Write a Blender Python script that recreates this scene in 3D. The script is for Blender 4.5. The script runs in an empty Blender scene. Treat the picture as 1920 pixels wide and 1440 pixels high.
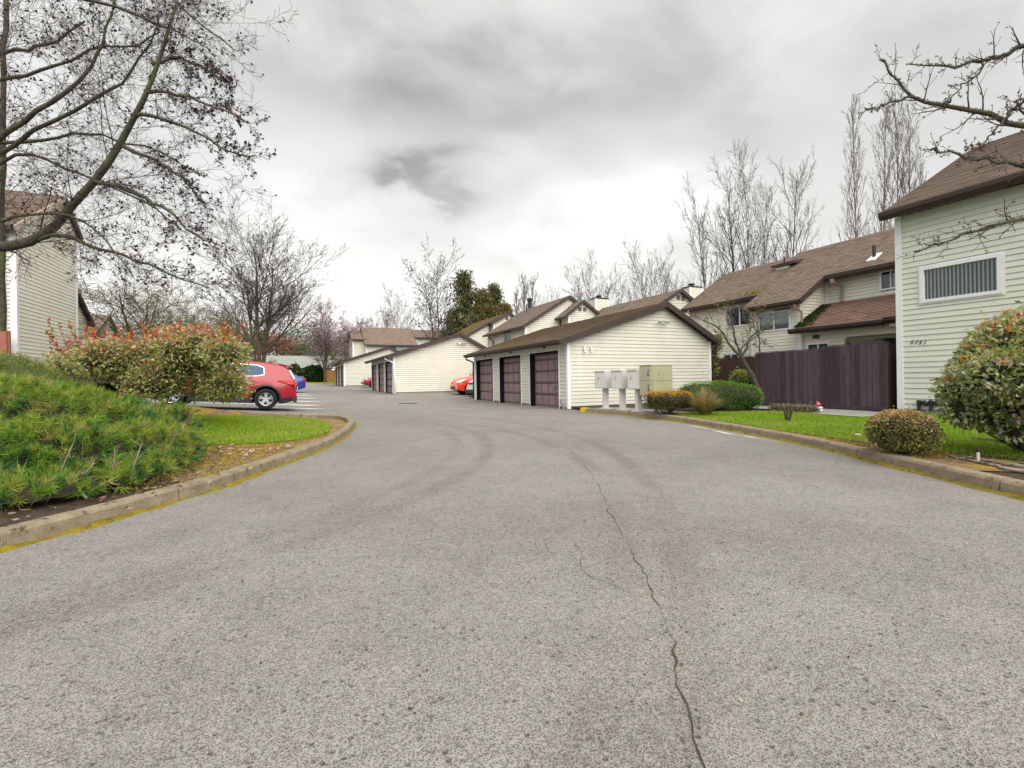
import bpy, bmesh, math, random
import numpy as np
from mathutils import Vector, Matrix
from mathutils.geometry import delaunay_2d_cdt

# ------------------------------------------------------------------ camera, sky, sun, exposure
S = bpy.context.scene
COL = S.collection
EYE = 1.05
AZ = math.radians(24.4)
FPX = 889.0
ROLL = -.0155
cam = bpy.data.objects.new("camera", bpy.data.cameras.new("camera"))
COL.objects.link(cam)
cam.data.sensor_width = 36
cam.data.lens = FPX / 1920 * 36
cam.data.shift_y = -8.5 / 1920
cam.data.clip_start = .05
cam.data.clip_end = 3000
cam.matrix_world = (Matrix.Translation((0, 0, EYE)) @ Matrix.Rotation(-AZ, 4, 'Z')
                    @ Matrix.Rotation(math.pi / 2, 4, 'X') @ Matrix.Rotation(ROLL, 4, 'Z'))
S.camera = cam
S.view_settings.view_transform = 'Standard'
S.view_settings.look = 'None'
S.view_settings.exposure = 1.07
S.view_settings.gamma = 1
S.view_settings.use_curve_mapping = False
SUN_EL, SUN_AZ = math.radians(48), math.radians(182)      # azimuth measured from +y towards +x


def ray(x, y):
    u = x - 960; v = y - 711.5
    u, v = (u + ROLL * v) / FPX, (v - ROLL * u) / FPX
    s, c = math.sin(AZ), math.cos(AZ)
    return Vector((s + u * c, c - u * s, -v))


def at(x, y, depth):            # a sight line followed to a given distance in front of the eye
    d = ray(x, y)
    return Vector((0, 0, EYE)) + d * depth


def build_world():
    w = bpy.data.worlds.new("World")
    S.world = w
    w.use_nodes = True
    nt = w.node_tree
    nt.nodes.clear()
    N = nt.nodes.new
    L = nt.links.new
    out = N("ShaderNodeOutputWorld")
    bg = N("ShaderNodeBackground")
    L(bg.outputs[0], out.inputs[0])
    sky = N("ShaderNodeTexSky")
    sky.sky_type = 'NISHITA'
    sky.sun_disc = False
    sky.sun_elevation = SUN_EL
    sky.sun_rotation = SUN_AZ
    tc = N("ShaderNodeTexCoord")
    sep = N("ShaderNodeSeparateXYZ")
    L(tc.outputs['Generated'], sep.inputs[0])

    def math_(op, a, b=None, c=None, clamp=False):
        n = N("ShaderNodeMath"); n.operation = op; n.use_clamp = clamp
        for i, v in enumerate((a, b, c)):
            if v is None: continue
            if isinstance(v, (int, float)): n.inputs[i].default_value = v
            else: L(v, n.inputs[i])
        return n.outputs[0]
    zc = math_('MAXIMUM', sep.outputs[2], 0.0)
    inv = math_('DIVIDE', 1.0, math_('ADD', zc, 0.30))
    comb = N("ShaderNodeCombineXYZ")
    L(math_('MULTIPLY', sep.outputs[0], inv), comb.inputs[0])
    L(math_('MULTIPLY', sep.outputs[1], inv), comb.inputs[1])
    mp = N("ShaderNodeMapping")
    mp.inputs['Rotation'].default_value = (0, 0, .5)
    mp.inputs['Scale'].default_value = (1.0, 1.15, 1)
    L(comb.outputs[0], mp.inputs[0])
    n1 = N("ShaderNodeTexNoise"); n1.inputs['Scale'].default_value = .9; n1.inputs['Detail'].default_value = 5
    n1.inputs['Roughness'].default_value = .45; n1.inputs['Distortion'].default_value = .25
    L(mp.outputs[0], n1.inputs['Vector'])
    n2 = N("ShaderNodeTexNoise"); n2.inputs['Scale'].default_value = 3.4; n2.inputs['Detail'].default_value = 6
    n2.inputs['Roughness'].default_value = .5; n2.inputs['Distortion'].default_value = .35
    L(mp.outputs[0], n2.inputs['Vector'])
    r1 = N("ShaderNodeMapRange"); r1.inputs[1].default_value = .36; r1.inputs[2].default_value = .64
    r1.interpolation_type = 'SMOOTHSTEP'
    L(n1.outputs['Fac'], r1.inputs[0])
    r2 = N("ShaderNodeMapRange"); r2.inputs[1].default_value = .35; r2.inputs[2].default_value = .68
    L(n2.outputs['Fac'], r2.inputs[0])
    val = math_('ADD', math_('MULTIPLY_ADD', r1.outputs[0], .42, .18), math_('MULTIPLY', r2.outputs[0], .22))
    # darker lump of cloud and thinner brighter places, as wide soft patches of the deck
    def patch(px, py, rx, ry, amt, rough=.10):
        d = ray(px, py).normalized()
        right = d.cross(Vector((0, 0, 1))).normalized(); up = right.cross(d)
        cx = []
        for ax, rr in ((right, rx), (up, ry)):
            dp = N("ShaderNodeVectorMath"); dp.operation = 'DOT_PRODUCT'
            L(tc.outputs['Generated'], dp.inputs[0]); dp.inputs[1].default_value = ax
            a = math_('ADD', dp.outputs['Value'], math_('MULTIPLY', math_('SUBTRACT', n2.outputs['Fac'], .5), rough * 3))
            a = math_('DIVIDE', a, rr)
            cx.append(math_('MULTIPLY', a, a))
        q = math_('ADD', cx[0], cx[1])
        g = math_('POWER', 2.718, math_('MULTIPLY', q, -1.0))
        dp = N("ShaderNodeVectorMath"); dp.operation = 'DOT_PRODUCT'
        L(tc.outputs['Generated'], dp.inputs[0]); dp.inputs[1].default_value = d
        front = math_('GREATER_THAN', dp.outputs['Value'], 0.0)
        return math_('MULTIPLY', math_('MULTIPLY', g, front), amt)
    tot = val
    for p in ((760, 340, .085, .040, -.50, .10), (872, 368, .055, .022, -.30, .08), (735, 330, .04, .025, -.2, .08), (720, 215, .05, .05, -.12, .08), (690, 250, .12, .06, .25, .08),
              (1150, 190, .5, .16, -.38, .12), (620, 150, .3, .12, -.24, .12), (960, 500, .1, .03, -.22, .05),
              (560, 440, .22, .12, .5, .1), (1150, 400, .22, .07, .42, .1), (560, 540, .3, .06, .3, .1), (1300, 400, .12, .06, .25, .08), (980, 290, .09, .04, .30, .06)):
        tot = math_('ADD', tot, patch(*p))
    ramp = N("ShaderNodeValToRGB")
    cr = ramp.color_ramp
    cr.elements[0].position = 0.0; cr.elements[0].color = (.15, .15, .145, 1)
    cr.elements[1].position = 1.0; cr.elements[1].color = (.445, .44, .425, 1)
    e = cr.elements.new(.35); e.color = (.262, .263, .252, 1)
    e = cr.elements.new(.65); e.color = (.335, .336, .324, 1)
    L(math_('MULTIPLY_ADD', tot, .8, .12, clamp=True), ramp.inputs[0])
    # towards the horizon the deck brightens to white
    hz = N("ShaderNodeMapRange"); hz.inputs[1].default_value = .02; hz.inputs[2].default_value = .42
    hz.inputs[3].default_value = .55; hz.inputs[4].default_value = 0.0; hz.interpolation_type = 'SMOOTHSTEP'
    L(zc, hz.inputs[0])
    mx = N("ShaderNodeMix"); mx.data_type = 'RGBA'
    L(hz.outputs[0], mx.inputs[0]); L(ramp.outputs[0], mx.inputs[6]); mx.inputs[7].default_value = (.455, .445, .425, 1)
    sc = N("ShaderNodeVectorMath"); sc.operation = 'SCALE'; sc.inputs['Scale'].default_value = .10
    L(sky.outputs[0], sc.inputs[0])
    m2 = N("ShaderNodeMix"); m2.data_type = 'RGBA'; m2.inputs[0].default_value = .975
    L(sc.outputs[0], m2.inputs[6]); L(mx.outputs[2], m2.inputs[7])
    L(m2.outputs[2], bg.inputs[0])
    bg.inputs[1].default_value = 1.33
    try:
        w.cycles.sampling_method = 'MANUAL'; w.cycles.sample_map_resolution = 512
    except Exception:
        pass


build_world()
sun = bpy.data.objects.new("sun", bpy.data.lights.new("sun", 'SUN'))
COL.objects.link(sun)
sun.data.energy = 2.4
sun.data.angle = math.radians(80)
sun.data.color = (1, .95, .87)
_sd = Vector((math.sin(SUN_AZ) * math.cos(SUN_EL), math.cos(SUN_AZ) * math.cos(SUN_EL), math.sin(SUN_EL)))
sun.rotation_euler = _sd.to_track_quat('Z', 'Y').to_euler()
S.cycles.max_bounces = 6
S.cycles.transparent_max_bounces = 6

# ------------------------------------------------------------------ materials
MATS = {}


def mat(name, c1, c2=None, rough=.8, scale=8., bump=0., bscale=None, metal=0., spec=.3, c3=None, s3=60., a3=.5,
        stretch=None, detail=6., coat=0., coord='Object', transl=None):
    if name in MATS: return MATS[name]
    m = bpy.data.materials.new(name); m.use_nodes = True
    nt = m.node_tree; N = nt.nodes.new; L = nt.links.new
    b = nt.nodes['Principled BSDF']
    b.inputs['Roughness'].default_value = rough
    b.inputs['Metallic'].default_value = metal
    b.inputs['Specular IOR Level'].default_value = spec
    b.inputs['Coat Weight'].default_value = coat
    b.inputs['Coat Roughness'].default_value = .05
    c2 = c2 or tuple(min(1, v * 1.25) for v in c1)
    tc = N("ShaderNodeTexCoord"); mp = N("ShaderNodeMapping")
    L(tc.outputs[coord], mp.inputs[0])
    if stretch: mp.inputs['Scale'].default_value = stretch
    n = N("ShaderNodeTexNoise"); n.inputs['Scale'].default_value = scale; n.inputs['Detail'].default_value = detail
    n.inputs['Roughness'].default_value = .6
    L(mp.outputs[0], n.inputs['Vector'])
    r = N("ShaderNodeMapRange"); r.inputs[1].default_value = .32; r.inputs[2].default_value = .68
    L(n.outputs['Fac'], r.inputs[0])
    mx = N("ShaderNodeMix"); mx.data_type = 'RGBA'
    mx.inputs[6].default_value = (*c1, 1); mx.inputs[7].default_value = (*c2, 1)
    L(r.outputs[0], mx.inputs[0])
    col = mx.outputs[2]
    if c3:
        n3 = N("ShaderNodeTexNoise"); n3.inputs['Scale'].default_value = s3; n3.inputs['Detail'].default_value = 5
        n3.inputs['Roughness'].default_value = .7
        L(mp.outputs[0], n3.inputs['Vector'])
        r3 = N("ShaderNodeMapRange"); r3.inputs[1].default_value = a3; r3.inputs[2].default_value = a3 + .08
        L(n3.outputs['Fac'], r3.inputs[0])
        m3 = N("ShaderNodeMix"); m3.data_type = 'RGBA'; m3.inputs[7].default_value = (*c3, 1)
        L(r3.outputs[0], m3.inputs[0]); L(col, m3.inputs[6]); col = m3.outputs[2]
    L(col, b.inputs['Base Color'])
    if bump:
        nb = N("ShaderNodeTexNoise"); nb.inputs['Scale'].default_value = bscale or scale * 4; nb.inputs['Detail'].default_value = 5
        L(mp.outputs[0], nb.inputs['Vector'])
        bp = N("ShaderNodeBump"); bp.inputs['Strength'].default_value = bump; bp.inputs['Distance'].default_value = .02
        L(nb.outputs['Fac'], bp.inputs['Height']); L(bp.outputs[0], b.inputs['Normal'])
    if transl:
        t = N("ShaderNodeBsdfTranslucent"); L(col, t.inputs[0])
        ms = N("ShaderNodeMixShader"); ms.inputs[0].default_value = transl
        L(b.outputs[0], ms.inputs[1]); L(t.outputs[0], ms.inputs[2])
        L(ms.outputs[0], nt.nodes['Material Output'].inputs[0])
    MATS[name] = m
    return m


def leafmat(name, c, rough=.5, transl=.38, var=.35):
    return mat(name, tuple(v * (1 - var) for v in c), tuple(v * (1 + var) for v in c), rough=rough, scale=9, transl=transl, spec=.35, detail=2)


def asphalt_mat():
    m = bpy.data.materials.new("asphalt"); m.use_nodes = True; MATS['asphalt'] = m
    nt = m.node_tree; N = nt.nodes.new; L = nt.links.new
    b = nt.nodes['Principled BSDF']; b.inputs['Roughness'].default_value = .88; b.inputs['Specular IOR Level'].default_value = .25
    tc = N("ShaderNodeTexCoord"); P = tc.outputs['Object']

    def noise(s, d=5, r=.6, vec=None):
        n = N("ShaderNodeTexNoise"); n.inputs['Scale'].default_value = s; n.inputs['Detail'].default_value = d
        n.inputs['Roughness'].default_value = r; L(vec or P, n.inputs['Vector']); return n.outputs['Fac']

    def rng(v, a, b_, c=0., d=1.):
        n = N("ShaderNodeMapRange"); L(v, n.inputs[0])
        for i, x in zip((1, 2, 3, 4), (a, b_, c, d)): n.inputs[i].default_value = x
        return n.outputs[0]

    def mix(f, a, c):
        n = N("ShaderNodeMix"); n.data_type = 'RGBA'
        if isinstance(f, float): n.inputs[0].default_value = f
        else: L(f, n.inputs[0])
        for i, v in ((6, a), (7, c)):
            if isinstance(v, tuple): n.inputs[i].default_value = (*v, 1)
            else: L(v, n.inputs[i])
        return n.outputs[2]

    def mth(op, a, c=None, clamp=False):
        n = N("ShaderNodeMath"); n.operation = op; n.use_clamp = clamp
        for i, v in enumerate((a, c)):
            if v is None: continue
            if isinstance(v, (int, float)): n.inputs[i].default_value = v
            else: L(v, n.inputs[i])
        return n.outputs[0]
    col = mix(rng(noise(.55, 6), .35, .65), (.196, .184, .170), (.270, .257, .240))
    col = mix(rng(noise(3.2, 6), .4, .7, 0, .5), col, (.33, .31, .29))
    col = mix(rng(noise(.35, 5), .48, .66, 0, .7), col, (.185, .172, .16))
    # tyre arcs polished into the surface
    sep = N("ShaderNodeSeparateXYZ"); L(P, sep.inputs[0])
    wob = noise(.9, 4)
    for (cx, cy, rad, wid, amt) in TYRE_ARCS:
        dx = mth('SUBTRACT', sep.outputs[0], cx); dy = mth('SUBTRACT', sep.outputs[1], cy)
        dist = mth('SQRT', mth('ADD', mth('MULTIPLY', dx, dx), mth('MULTIPLY', dy, dy)))
        q = mth('ABSOLUTE', mth('SUBTRACT', dist, rad))
        band = rng(q, wid * .35, wid, amt, 0)
        band = mth('MULTIPLY', band, rng(wob, .35, .6))
        col = mix(band, col, (.145, .13, .118))
    # chalky scuffs
    mp = N("ShaderNodeMapping"); mp.inputs['Rotation'].default_value = (0, 0, .5); mp.inputs['Scale'].default_value = (1.2, 9, 1)
    L(P, mp.inputs[0])
    scf = mth('MULTIPLY', rng(noise(2.4, 8, .75, mp.outputs[0]), .55, .68), rng(noise(.5, 3), .47, .60))
    col = mix(mth('MULTIPLY', scf, .55), col, (.42, .41, .40))
    vo = N("ShaderNodeTexVoronoi"); vo.inputs['Scale'].default_value = 165; L(P, vo.inputs['Vector'])
    chips = rng(vo.outputs['Distance'], .12, .42)
    vsep = N("ShaderNodeSeparateColor"); L(vo.outputs['Color'], vsep.inputs[0])
    col = mix(mth('MULTIPLY', rng(vsep.outputs[0], .74, .84), .55), col, (.085, .076, .070))
    col = mix(mth('MULTIPLY', rng(vsep.outputs[1], .8, .9), .4), col, (.40, .38, .355))
    col = mix(mth('MULTIPLY', rng(vsep.outputs[2], .985, .992), .6), col, (.22, .12, .08))
    col = mix(rng(noise(26, 6, .75), .42, .66, 0, .45), col, (.345, .335, .32))
    col = mix(rng(noise(14, 6, .8), .54, .70, 0, .5), col, (.105, .098, .092))
    v2 = N("ShaderNodeTexVoronoi"); v2.inputs['Scale'].default_value = 38; L(P, v2.inputs['Vector'])
    s2 = N("ShaderNodeSeparateColor"); L(v2.outputs['Color'], s2.inputs[0])
    pit = mth('MULTIPLY', rng(s2.outputs[0], .86, .9), rng(v2.outputs['Distance'], .18, .35, 1, 0))
    col = mix(mth('MULTIPLY', pit, .6), col, (.08, .07, .06))
    L(col, b.inputs['Base Color'])
    bp = N("ShaderNodeBump"); bp.inputs['Strength'].default_value = .9; bp.inputs['Distance'].default_value = .009
    h = mth('SUBTRACT', mth('ADD', chips, noise(60, 4)), pit)
    L(h, bp.inputs['Height']); L(bp.outputs[0], b.inputs['Normal'])
    return m


def shingle_mat(name, c1, c2, c3, moss=None, mossamt=.62):
    m = bpy.data.materials.new(name); m.use_nodes = True; MATS[name] = m
    nt = m.node_tree; N = nt.nodes.new; L = nt.links.new
    b = nt.nodes['Principled BSDF']; b.inputs['Roughness'].default_value = .92; b.inputs['Specular IOR Level'].default_value = .15
    uv = N("ShaderNodeUVMap")
    br = N("ShaderNodeTexBrick"); br.inputs['Scale'].default_value = 1.0
    br.offset = .37; br.inputs['Brick Width'].default_value = .30; br.inputs['Row Height'].default_value = .14
    br.inputs['Mortar Size'].default_value = .006; br.inputs['Bias'].default_value = 0
    br.inputs['Color1'].default_value = (0, 0, 0, 1); br.inputs['Color2'].default_value = (1, 1, 1, 1); br.inputs['Mortar'].default_value = (0, 0, 0, 1)
    L(uv.outputs[0], br.inputs['Vector'])
    tc = N("ShaderNodeTexCoord")
    n = N("ShaderNodeTexNoise"); n.inputs['Scale'].default_value = 1.1; n.inputs['Detail'].default_value = 6; L(tc.outputs['Object'], n.inputs['Vector'])
    nf = N("ShaderNodeTexNoise"); nf.inputs['Scale'].default_value = 55; nf.inputs['Detail'].default_value = 4; L(tc.outputs['Object'], nf.inputs['Vector'])

    def mix(f, a, c, k=None):
        q = N("ShaderNodeMix"); q.data_type = 'RGBA'
        if isinstance(f, float): q.inputs[0].default_value = f
        else: L(f, q.inputs[0])
        for i, v in ((6, a), (7, c)):
            if isinstance(v, tuple): q.inputs[i].default_value = (*v, 1)
            else: L(v, q.inputs[i])
        return q.outputs[2]

    def rng(v, a, b_, c=0., d=1.):
        q = N("ShaderNodeMapRange"); L(v, q.inputs[0])
        for i, x in zip((1, 2, 3, 4), (a, b_, c, d)): q.inputs[i].default_value = x
        return q.outputs[0]
    col = mix(br.outputs['Color'], c1, c2)
    col = mix(rng(n.outputs['Fac'], .35, .65, 0, .8), col, c3)
    col = mix(rng(nf.outputs['Fac'], .5, .7, 0, .6), col, tuple(v * .5 for v in c1))
    if moss:
        n2 = N("ShaderNodeTexNoise"); n2.inputs['Scale'].default_value = .8; n2.inputs['Detail'].default_value = 8; n2.inputs['Roughness'].default_value = .7
        L(tc.outputs['Object'], n2.inputs['Vector'])
        col = mix(rng(n2.outputs['Fac'], mossamt - .08, mossamt + .06, 0, .8), col, moss)
    L(col, b.inputs['Base Color'])
    bp = N("ShaderNodeBump"); bp.inputs['Strength'].default_value = .6; bp.inputs['Distance'].default_value = .01
    L(nf.outputs['Fac'], bp.inputs['Height']); L(bp.outputs[0], b.inputs['Normal'])
    return m


def circ(p, q, r):
    ax, ay, bx, by, cx, cy = *p, *q, *r
    d = 2 * (ax * (by - cy) + bx * (cy - ay) + cx * (ay - by))
    ux = ((ax * ax + ay * ay) * (by - cy) + (bx * bx + by * by) * (cy - ay) + (cx * cx + cy * cy) * (ay - by)) / d
    uy = ((ax * ax + ay * ay) * (cx - bx) + (bx * bx + by * by) * (ax - cx) + (cx * cx + cy * cy) * (bx - ax)) / d
    return ux, uy, math.hypot(ax - ux, ay - uy)


def gpt(x, y, z=0.):
    d = ray(x, y); t = (z - EYE) / d.z
    return d.x * t, d.y * t


TYRE_ARCS = []
for pts_, w_, a_ in ((((1010, 800), (1190, 880), (1268, 1030)), .15, .7), (((980, 815), (1120, 890), (1165, 985)), .16, .6),
                     (((850, 800), (905, 860), (700, 965)), .16, .65), (((800, 800), (850, 850), (720, 925)), .13, .5),
                     (((640, 1100), (900, 1010), (1350, 1000)), .12, .2)):
    cx_, cy_, r_ = circ(*[gpt(*p) for p in pts_])
    TYRE_ARCS.append((cx_, cy_, r_, w_, a_))
asphalt_mat()
SHB = shingle_mat('roof_shingle', (.135, .102, .082), (.27, .205, .165), (.205, .16, .132), (.10, .088, .022), .66)
SHM = shingle_mat('roof_shingle_mossy', (.135, .090, .058), (.25, .165, .10), (.20, .135, .085), (.15, .125, .018), .52)
SHT = shingle_mat('roof_shingle_tan', (.15, .115, .088), (.29, .22, .17), (.235, .175, .125), (.21, .15, .035), .60)
SHR = shingle_mat('roof_shingle_red', (.135, .085, .066), (.28, .175, .14), (.22, .14, .112), None)
CREAM = mat('cream_siding', (.575, .565, .49), (.635, .625, .55), rough=.6, scale=1.3, c3=(.54, .49, .33), s3=1.1, a3=.66, spec=.3)
CREAMG = mat('green_cream_siding', (.60, .625, .555), (.66, .685, .61), rough=.6, scale=1.3, c3=(.52, .51, .40), s3=.9, a3=.7, spec=.3)
CREAMY = mat('yellow_cream_siding', (.68, .665, .565), (.74, .725, .625), rough=.6, scale=1.2, c3=(.55, .5, .36), s3=1.2, a3=.68)
WHITE = mat('white_paint', (.72, .73, .76), (.80, .81, .84), rough=.5, scale=4, c3=(.5, .5, .48), s3=9, a3=.68)
TRIM = mat('brown_trim', (.036, .022, .020), (.052, .033, .029), rough=.55, scale=5, spec=.4)
TRIMD = mat('dark_gutter', (.03, .026, .026), (.05, .042, .04), rough=.5, scale=5)
JAMB = mat('dark_jamb', (.009, .007, .009), (.015, .012, .014), rough=.8, spec=.1)
DOORM = mat('mauve_door_paint', (0.2188, 0.1475, 0.16), (0.2812, 0.1938, 0.2063), rough=.55, scale=2, c3=(.12, .075, .075), s3=5, a3=.68, spec=.35)
DOORD = mat('mauve_groove_shade', (0.132, 0.0858, 0.0968), (0.165, 0.11, 0.121), rough=.6)  # door paint darkened, groove shade put into the slab colour
FENCEM = mat('purple_brown_stain', (.052, .033, .048), (.085, .055, .074), rough=.75, scale=3, stretch=(6, 6, .6), bump=.4, bscale=30, c3=(.04, .02, .03), s3=12, a3=.62)
FENCEB = mat('brown_fence_stain', (.050, .027, .022), (.080, .044, .034), rough=.75, scale=3, stretch=(6, 6, .6), bump=.4, bscale=30)
CEDAR = mat('orange_cedar', (.42, .19, .05), (.55, .28, .09), rough=.75, scale=3, stretch=(6, 6, .6))
CONC = mat('kerb_concrete', (.235, .185, .125), (.36, .30, .215), rough=.92, scale=7, bump=.9, bscale=120, c3=(.10, .085, .04), s3=13, a3=.59, spec=.15)
FOUND = mat('grey_concrete', (.24, .23, .215), (.33, .32, .30), rough=.9, scale=3, bump=.3, bscale=40)
SOIL = mat('bark_soil', (.030, .021, .015), (.085, .058, .038), rough=.95, scale=22, bump=1., bscale=70, c3=(.15, .115, .06), s3=38, a3=.60)
BED = mat('mossy_bed', (.17, .115, .06), (.27, .19, .11), rough=.95, scale=14, bump=1., bscale=70, c3=(.36, .235, .03), s3=2.6, a3=.52)
LAWN = mat('lawn_soil', (.085, .13, .018), (.16, .20, .035), rough=.95, scale=6, bump=.8, bscale=80)
MOSS = mat('yellow_moss', (.20, .165, .015), (.38, .29, .025), rough=.95, scale=9, bump=1., bscale=200, c3=(.12, .10, .03), s3=17, a3=.55)
GROUND = mat('field_grass', (.08, .11, .03), (.13, .15, .05), rough=.95, scale=1.5)
PAINT = mat('worn_line_paint', (.42, .41, .39), (.55, .54, .52), rough=.8, scale=12)
YELLOW = mat('yellow_kerb_paint', (.62, .42, .01), (.72, .52, .02), rough=.7, scale=9, c3=(.3, .24, .1), s3=30, a3=.62)
BARK = mat('grey_bark', (.055, .045, .038), (.12, .10, .085), rough=.95, scale=6, stretch=(3, 3, .8), bump=.6, bscale=30, c3=(.10, .115, .03), s3=4, a3=.58)
BARKM = mat('mossy_bark', (.050, .044, .038), (.10, .09, .075), rough=.95, scale=7, bump=.7, bscale=30, c3=(.085, .10, .03), s3=9, a3=.52)
TWIG = mat('twig_bark', (.060, .042, .046), (.10, .075, .075), rough=.9, scale=3, spec=.1)
TWIGY = mat('olive_twig_bark', (.10, .085, .042), (.17, .145, .075), rough=.9, scale=3, spec=.1)
TWIGF = mat('far_twig_bark', (.085, .06, .045), (.13, .10, .078), rough=.9, scale=1, spec=.1)
TWIGP = mat('poplar_twig_bark', (.10, .075, .07), (.16, .125, .115), rough=.9, scale=1, spec=.1)
METAL = mat('grey_metal', (.36, .38, .40), (.44, .46, .48), rough=.45, scale=3, metal=.4)
BOXM = mat('mailbox_grey', (.66, .65, .62), (.74, .73, .70), rough=.45, scale=3, c3=(.40, .40, .40), s3=12, a3=.68)
BOXS = mat('mailbox_side_grey', (.46, .47, .47), (.54, .55, .55), rough=.4, scale=3)
POSTM = mat('post_grey', (0.572, 0.572, 0.55), (0.682, 0.682, 0.66), rough=.6, scale=5)
TAN = mat('parcel_locker_tan', (.42, .38, .28), (.48, .44, .33), rough=.5, scale=3, c3=(.36, .33, .24), s3=6, a3=.66)
TAND = mat('parcel_locker_olive', (.30, .29, .18), (.35, .34, .22), rough=.5, scale=3)
DARK = mat('dark_metal', (.02, .02, .022), (.035, .035, .04), rough=.5)
BLIND = mat('pale_blind', (.70, .73, .71), (.77, .80, .78), rough=.6)
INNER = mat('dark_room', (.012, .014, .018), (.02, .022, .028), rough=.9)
COPPER = mat('tan_downspout', (.26, .175, .135), (.32, .22, .17), rough=.5, scale=3)
RUBBER = mat('rubber', (.012, .013, .015), (.022, .023, .026), rough=.8, spec=.2)
PLASTIC = mat('black_plastic', (.018, .02, .024), (.028, .03, .035), rough=.55)
RIM = mat('alloy', (.62, .64, .68), (.70, .72, .76), rough=.3, metal=.7)
CHROME = mat('chrome', (.75, .76, .80), (.8, .82, .86), rough=.15, metal=.9)
REDP = mat('red_car_paint', (.30, .002, .018), (.34, .003, .022), rough=.3, coat=.7, scale=.5, spec=.4)
REDO = mat('orange_red_car_paint', (.72, .035, .012), (.76, .045, .016), rough=.28, coat=.9, scale=.5)
REDD = mat('dark_red_car_paint', (.26, .008, .028), (.28, .012, .034), rough=.28, coat=.9, scale=.5)
BLUEP = mat('blue_car_paint', (.012, .03, .22), (.016, .04, .26), rough=.28, coat=.9, scale=.5)
SILV = mat('silver_car_paint', (.55, .56, .58), (.60, .61, .63), rough=.3, coat=.7, metal=.2, scale=.5)
TAILR = mat('red_lamp_lens', (.50, .006, .01), (.62, .02, .02), rough=.4, coat=.2)
HEADL = mat('clear_lamp_lens', (.55, .58, .62), (.7, .72, .75), rough=.1, coat=.8)
PINKF = mat('pink_flag', (.85, .10, .22), (.9, .16, .30), rough=.6)
WHITEP = mat('white_plastic', (.6, .56, .5), (.7, .66, .6), rough=.5)


def glass_mat(name, tint, refl=.35, transp=.5):
    m = bpy.data.materials.new(name); m.use_nodes = True; MATS[name] = m
    nt = m.node_tree; nt.nodes.clear(); N = nt.nodes.new; L = nt.links.new
    out = N("ShaderNodeOutputMaterial")
    g = N("ShaderNodeBsdfGlossy"); g.inputs[0].default_value = (.85, .92, .95, 1); g.inputs['Roughness'].default_value = .03
    d = N("ShaderNodeBsdfDiffuse"); d.inputs[0].default_value = (*tint, 1)
    t = N("ShaderNodeBsdfTransparent"); t.inputs[0].default_value = (.93, .96, .95, 1)
    a = N("ShaderNodeMixShader"); a.inputs[0].default_value = transp
    L(d.outputs[0], a.inputs[1]); L(t.outputs[0], a.inputs[2])
    f = N("ShaderNodeFresnel"); f.inputs[0].default_value = 1.5
    ad = N("ShaderNodeMath"); ad.operation = 'MULTIPLY_ADD'; ad.inputs[1].default_value = .75; ad.inputs[2].default_value = refl * .35; ad.use_clamp = True
    L(f.outputs[0], ad.inputs[0])
    b = N("ShaderNodeMixShader"); L(ad.outputs[0], b.inputs[0]); L(a.outputs[0], b.inputs[1]); L(g.outputs[0], b.inputs[2])
    L(b.outputs[0], out.inputs[0])
    return m


GLASS = glass_mat('window_glass', (.02, .05, .07), .03, .93)
CARGL = glass_mat('car_glass', (.006, .05, .12), .0, .1)

# ------------------------------------------------------------------ object helpers


def tagp(o, label=None, cat=None, group=None, kind=None):
    if label: o['label'] = label
    if cat: o['category'] = cat
    if group: o['group'] = group
    if kind: o['kind'] = kind
    return o


def empty(name, loc, label=None, cat=None, group=None, kind=None, rz=0., parent=None):
    o = bpy.data.objects.new(name, None); COL.objects.link(o)
    o.location = loc; o.rotation_euler = (0, 0, rz)
    o.empty_display_size = .2
    if parent: o.parent = parent
    return tagp(o, label, cat, group, kind)


def wloc(o):
    v = Vector((0, 0, 0))
    while o is not None:
        v += o.location; o = o.parent
    return v


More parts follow.
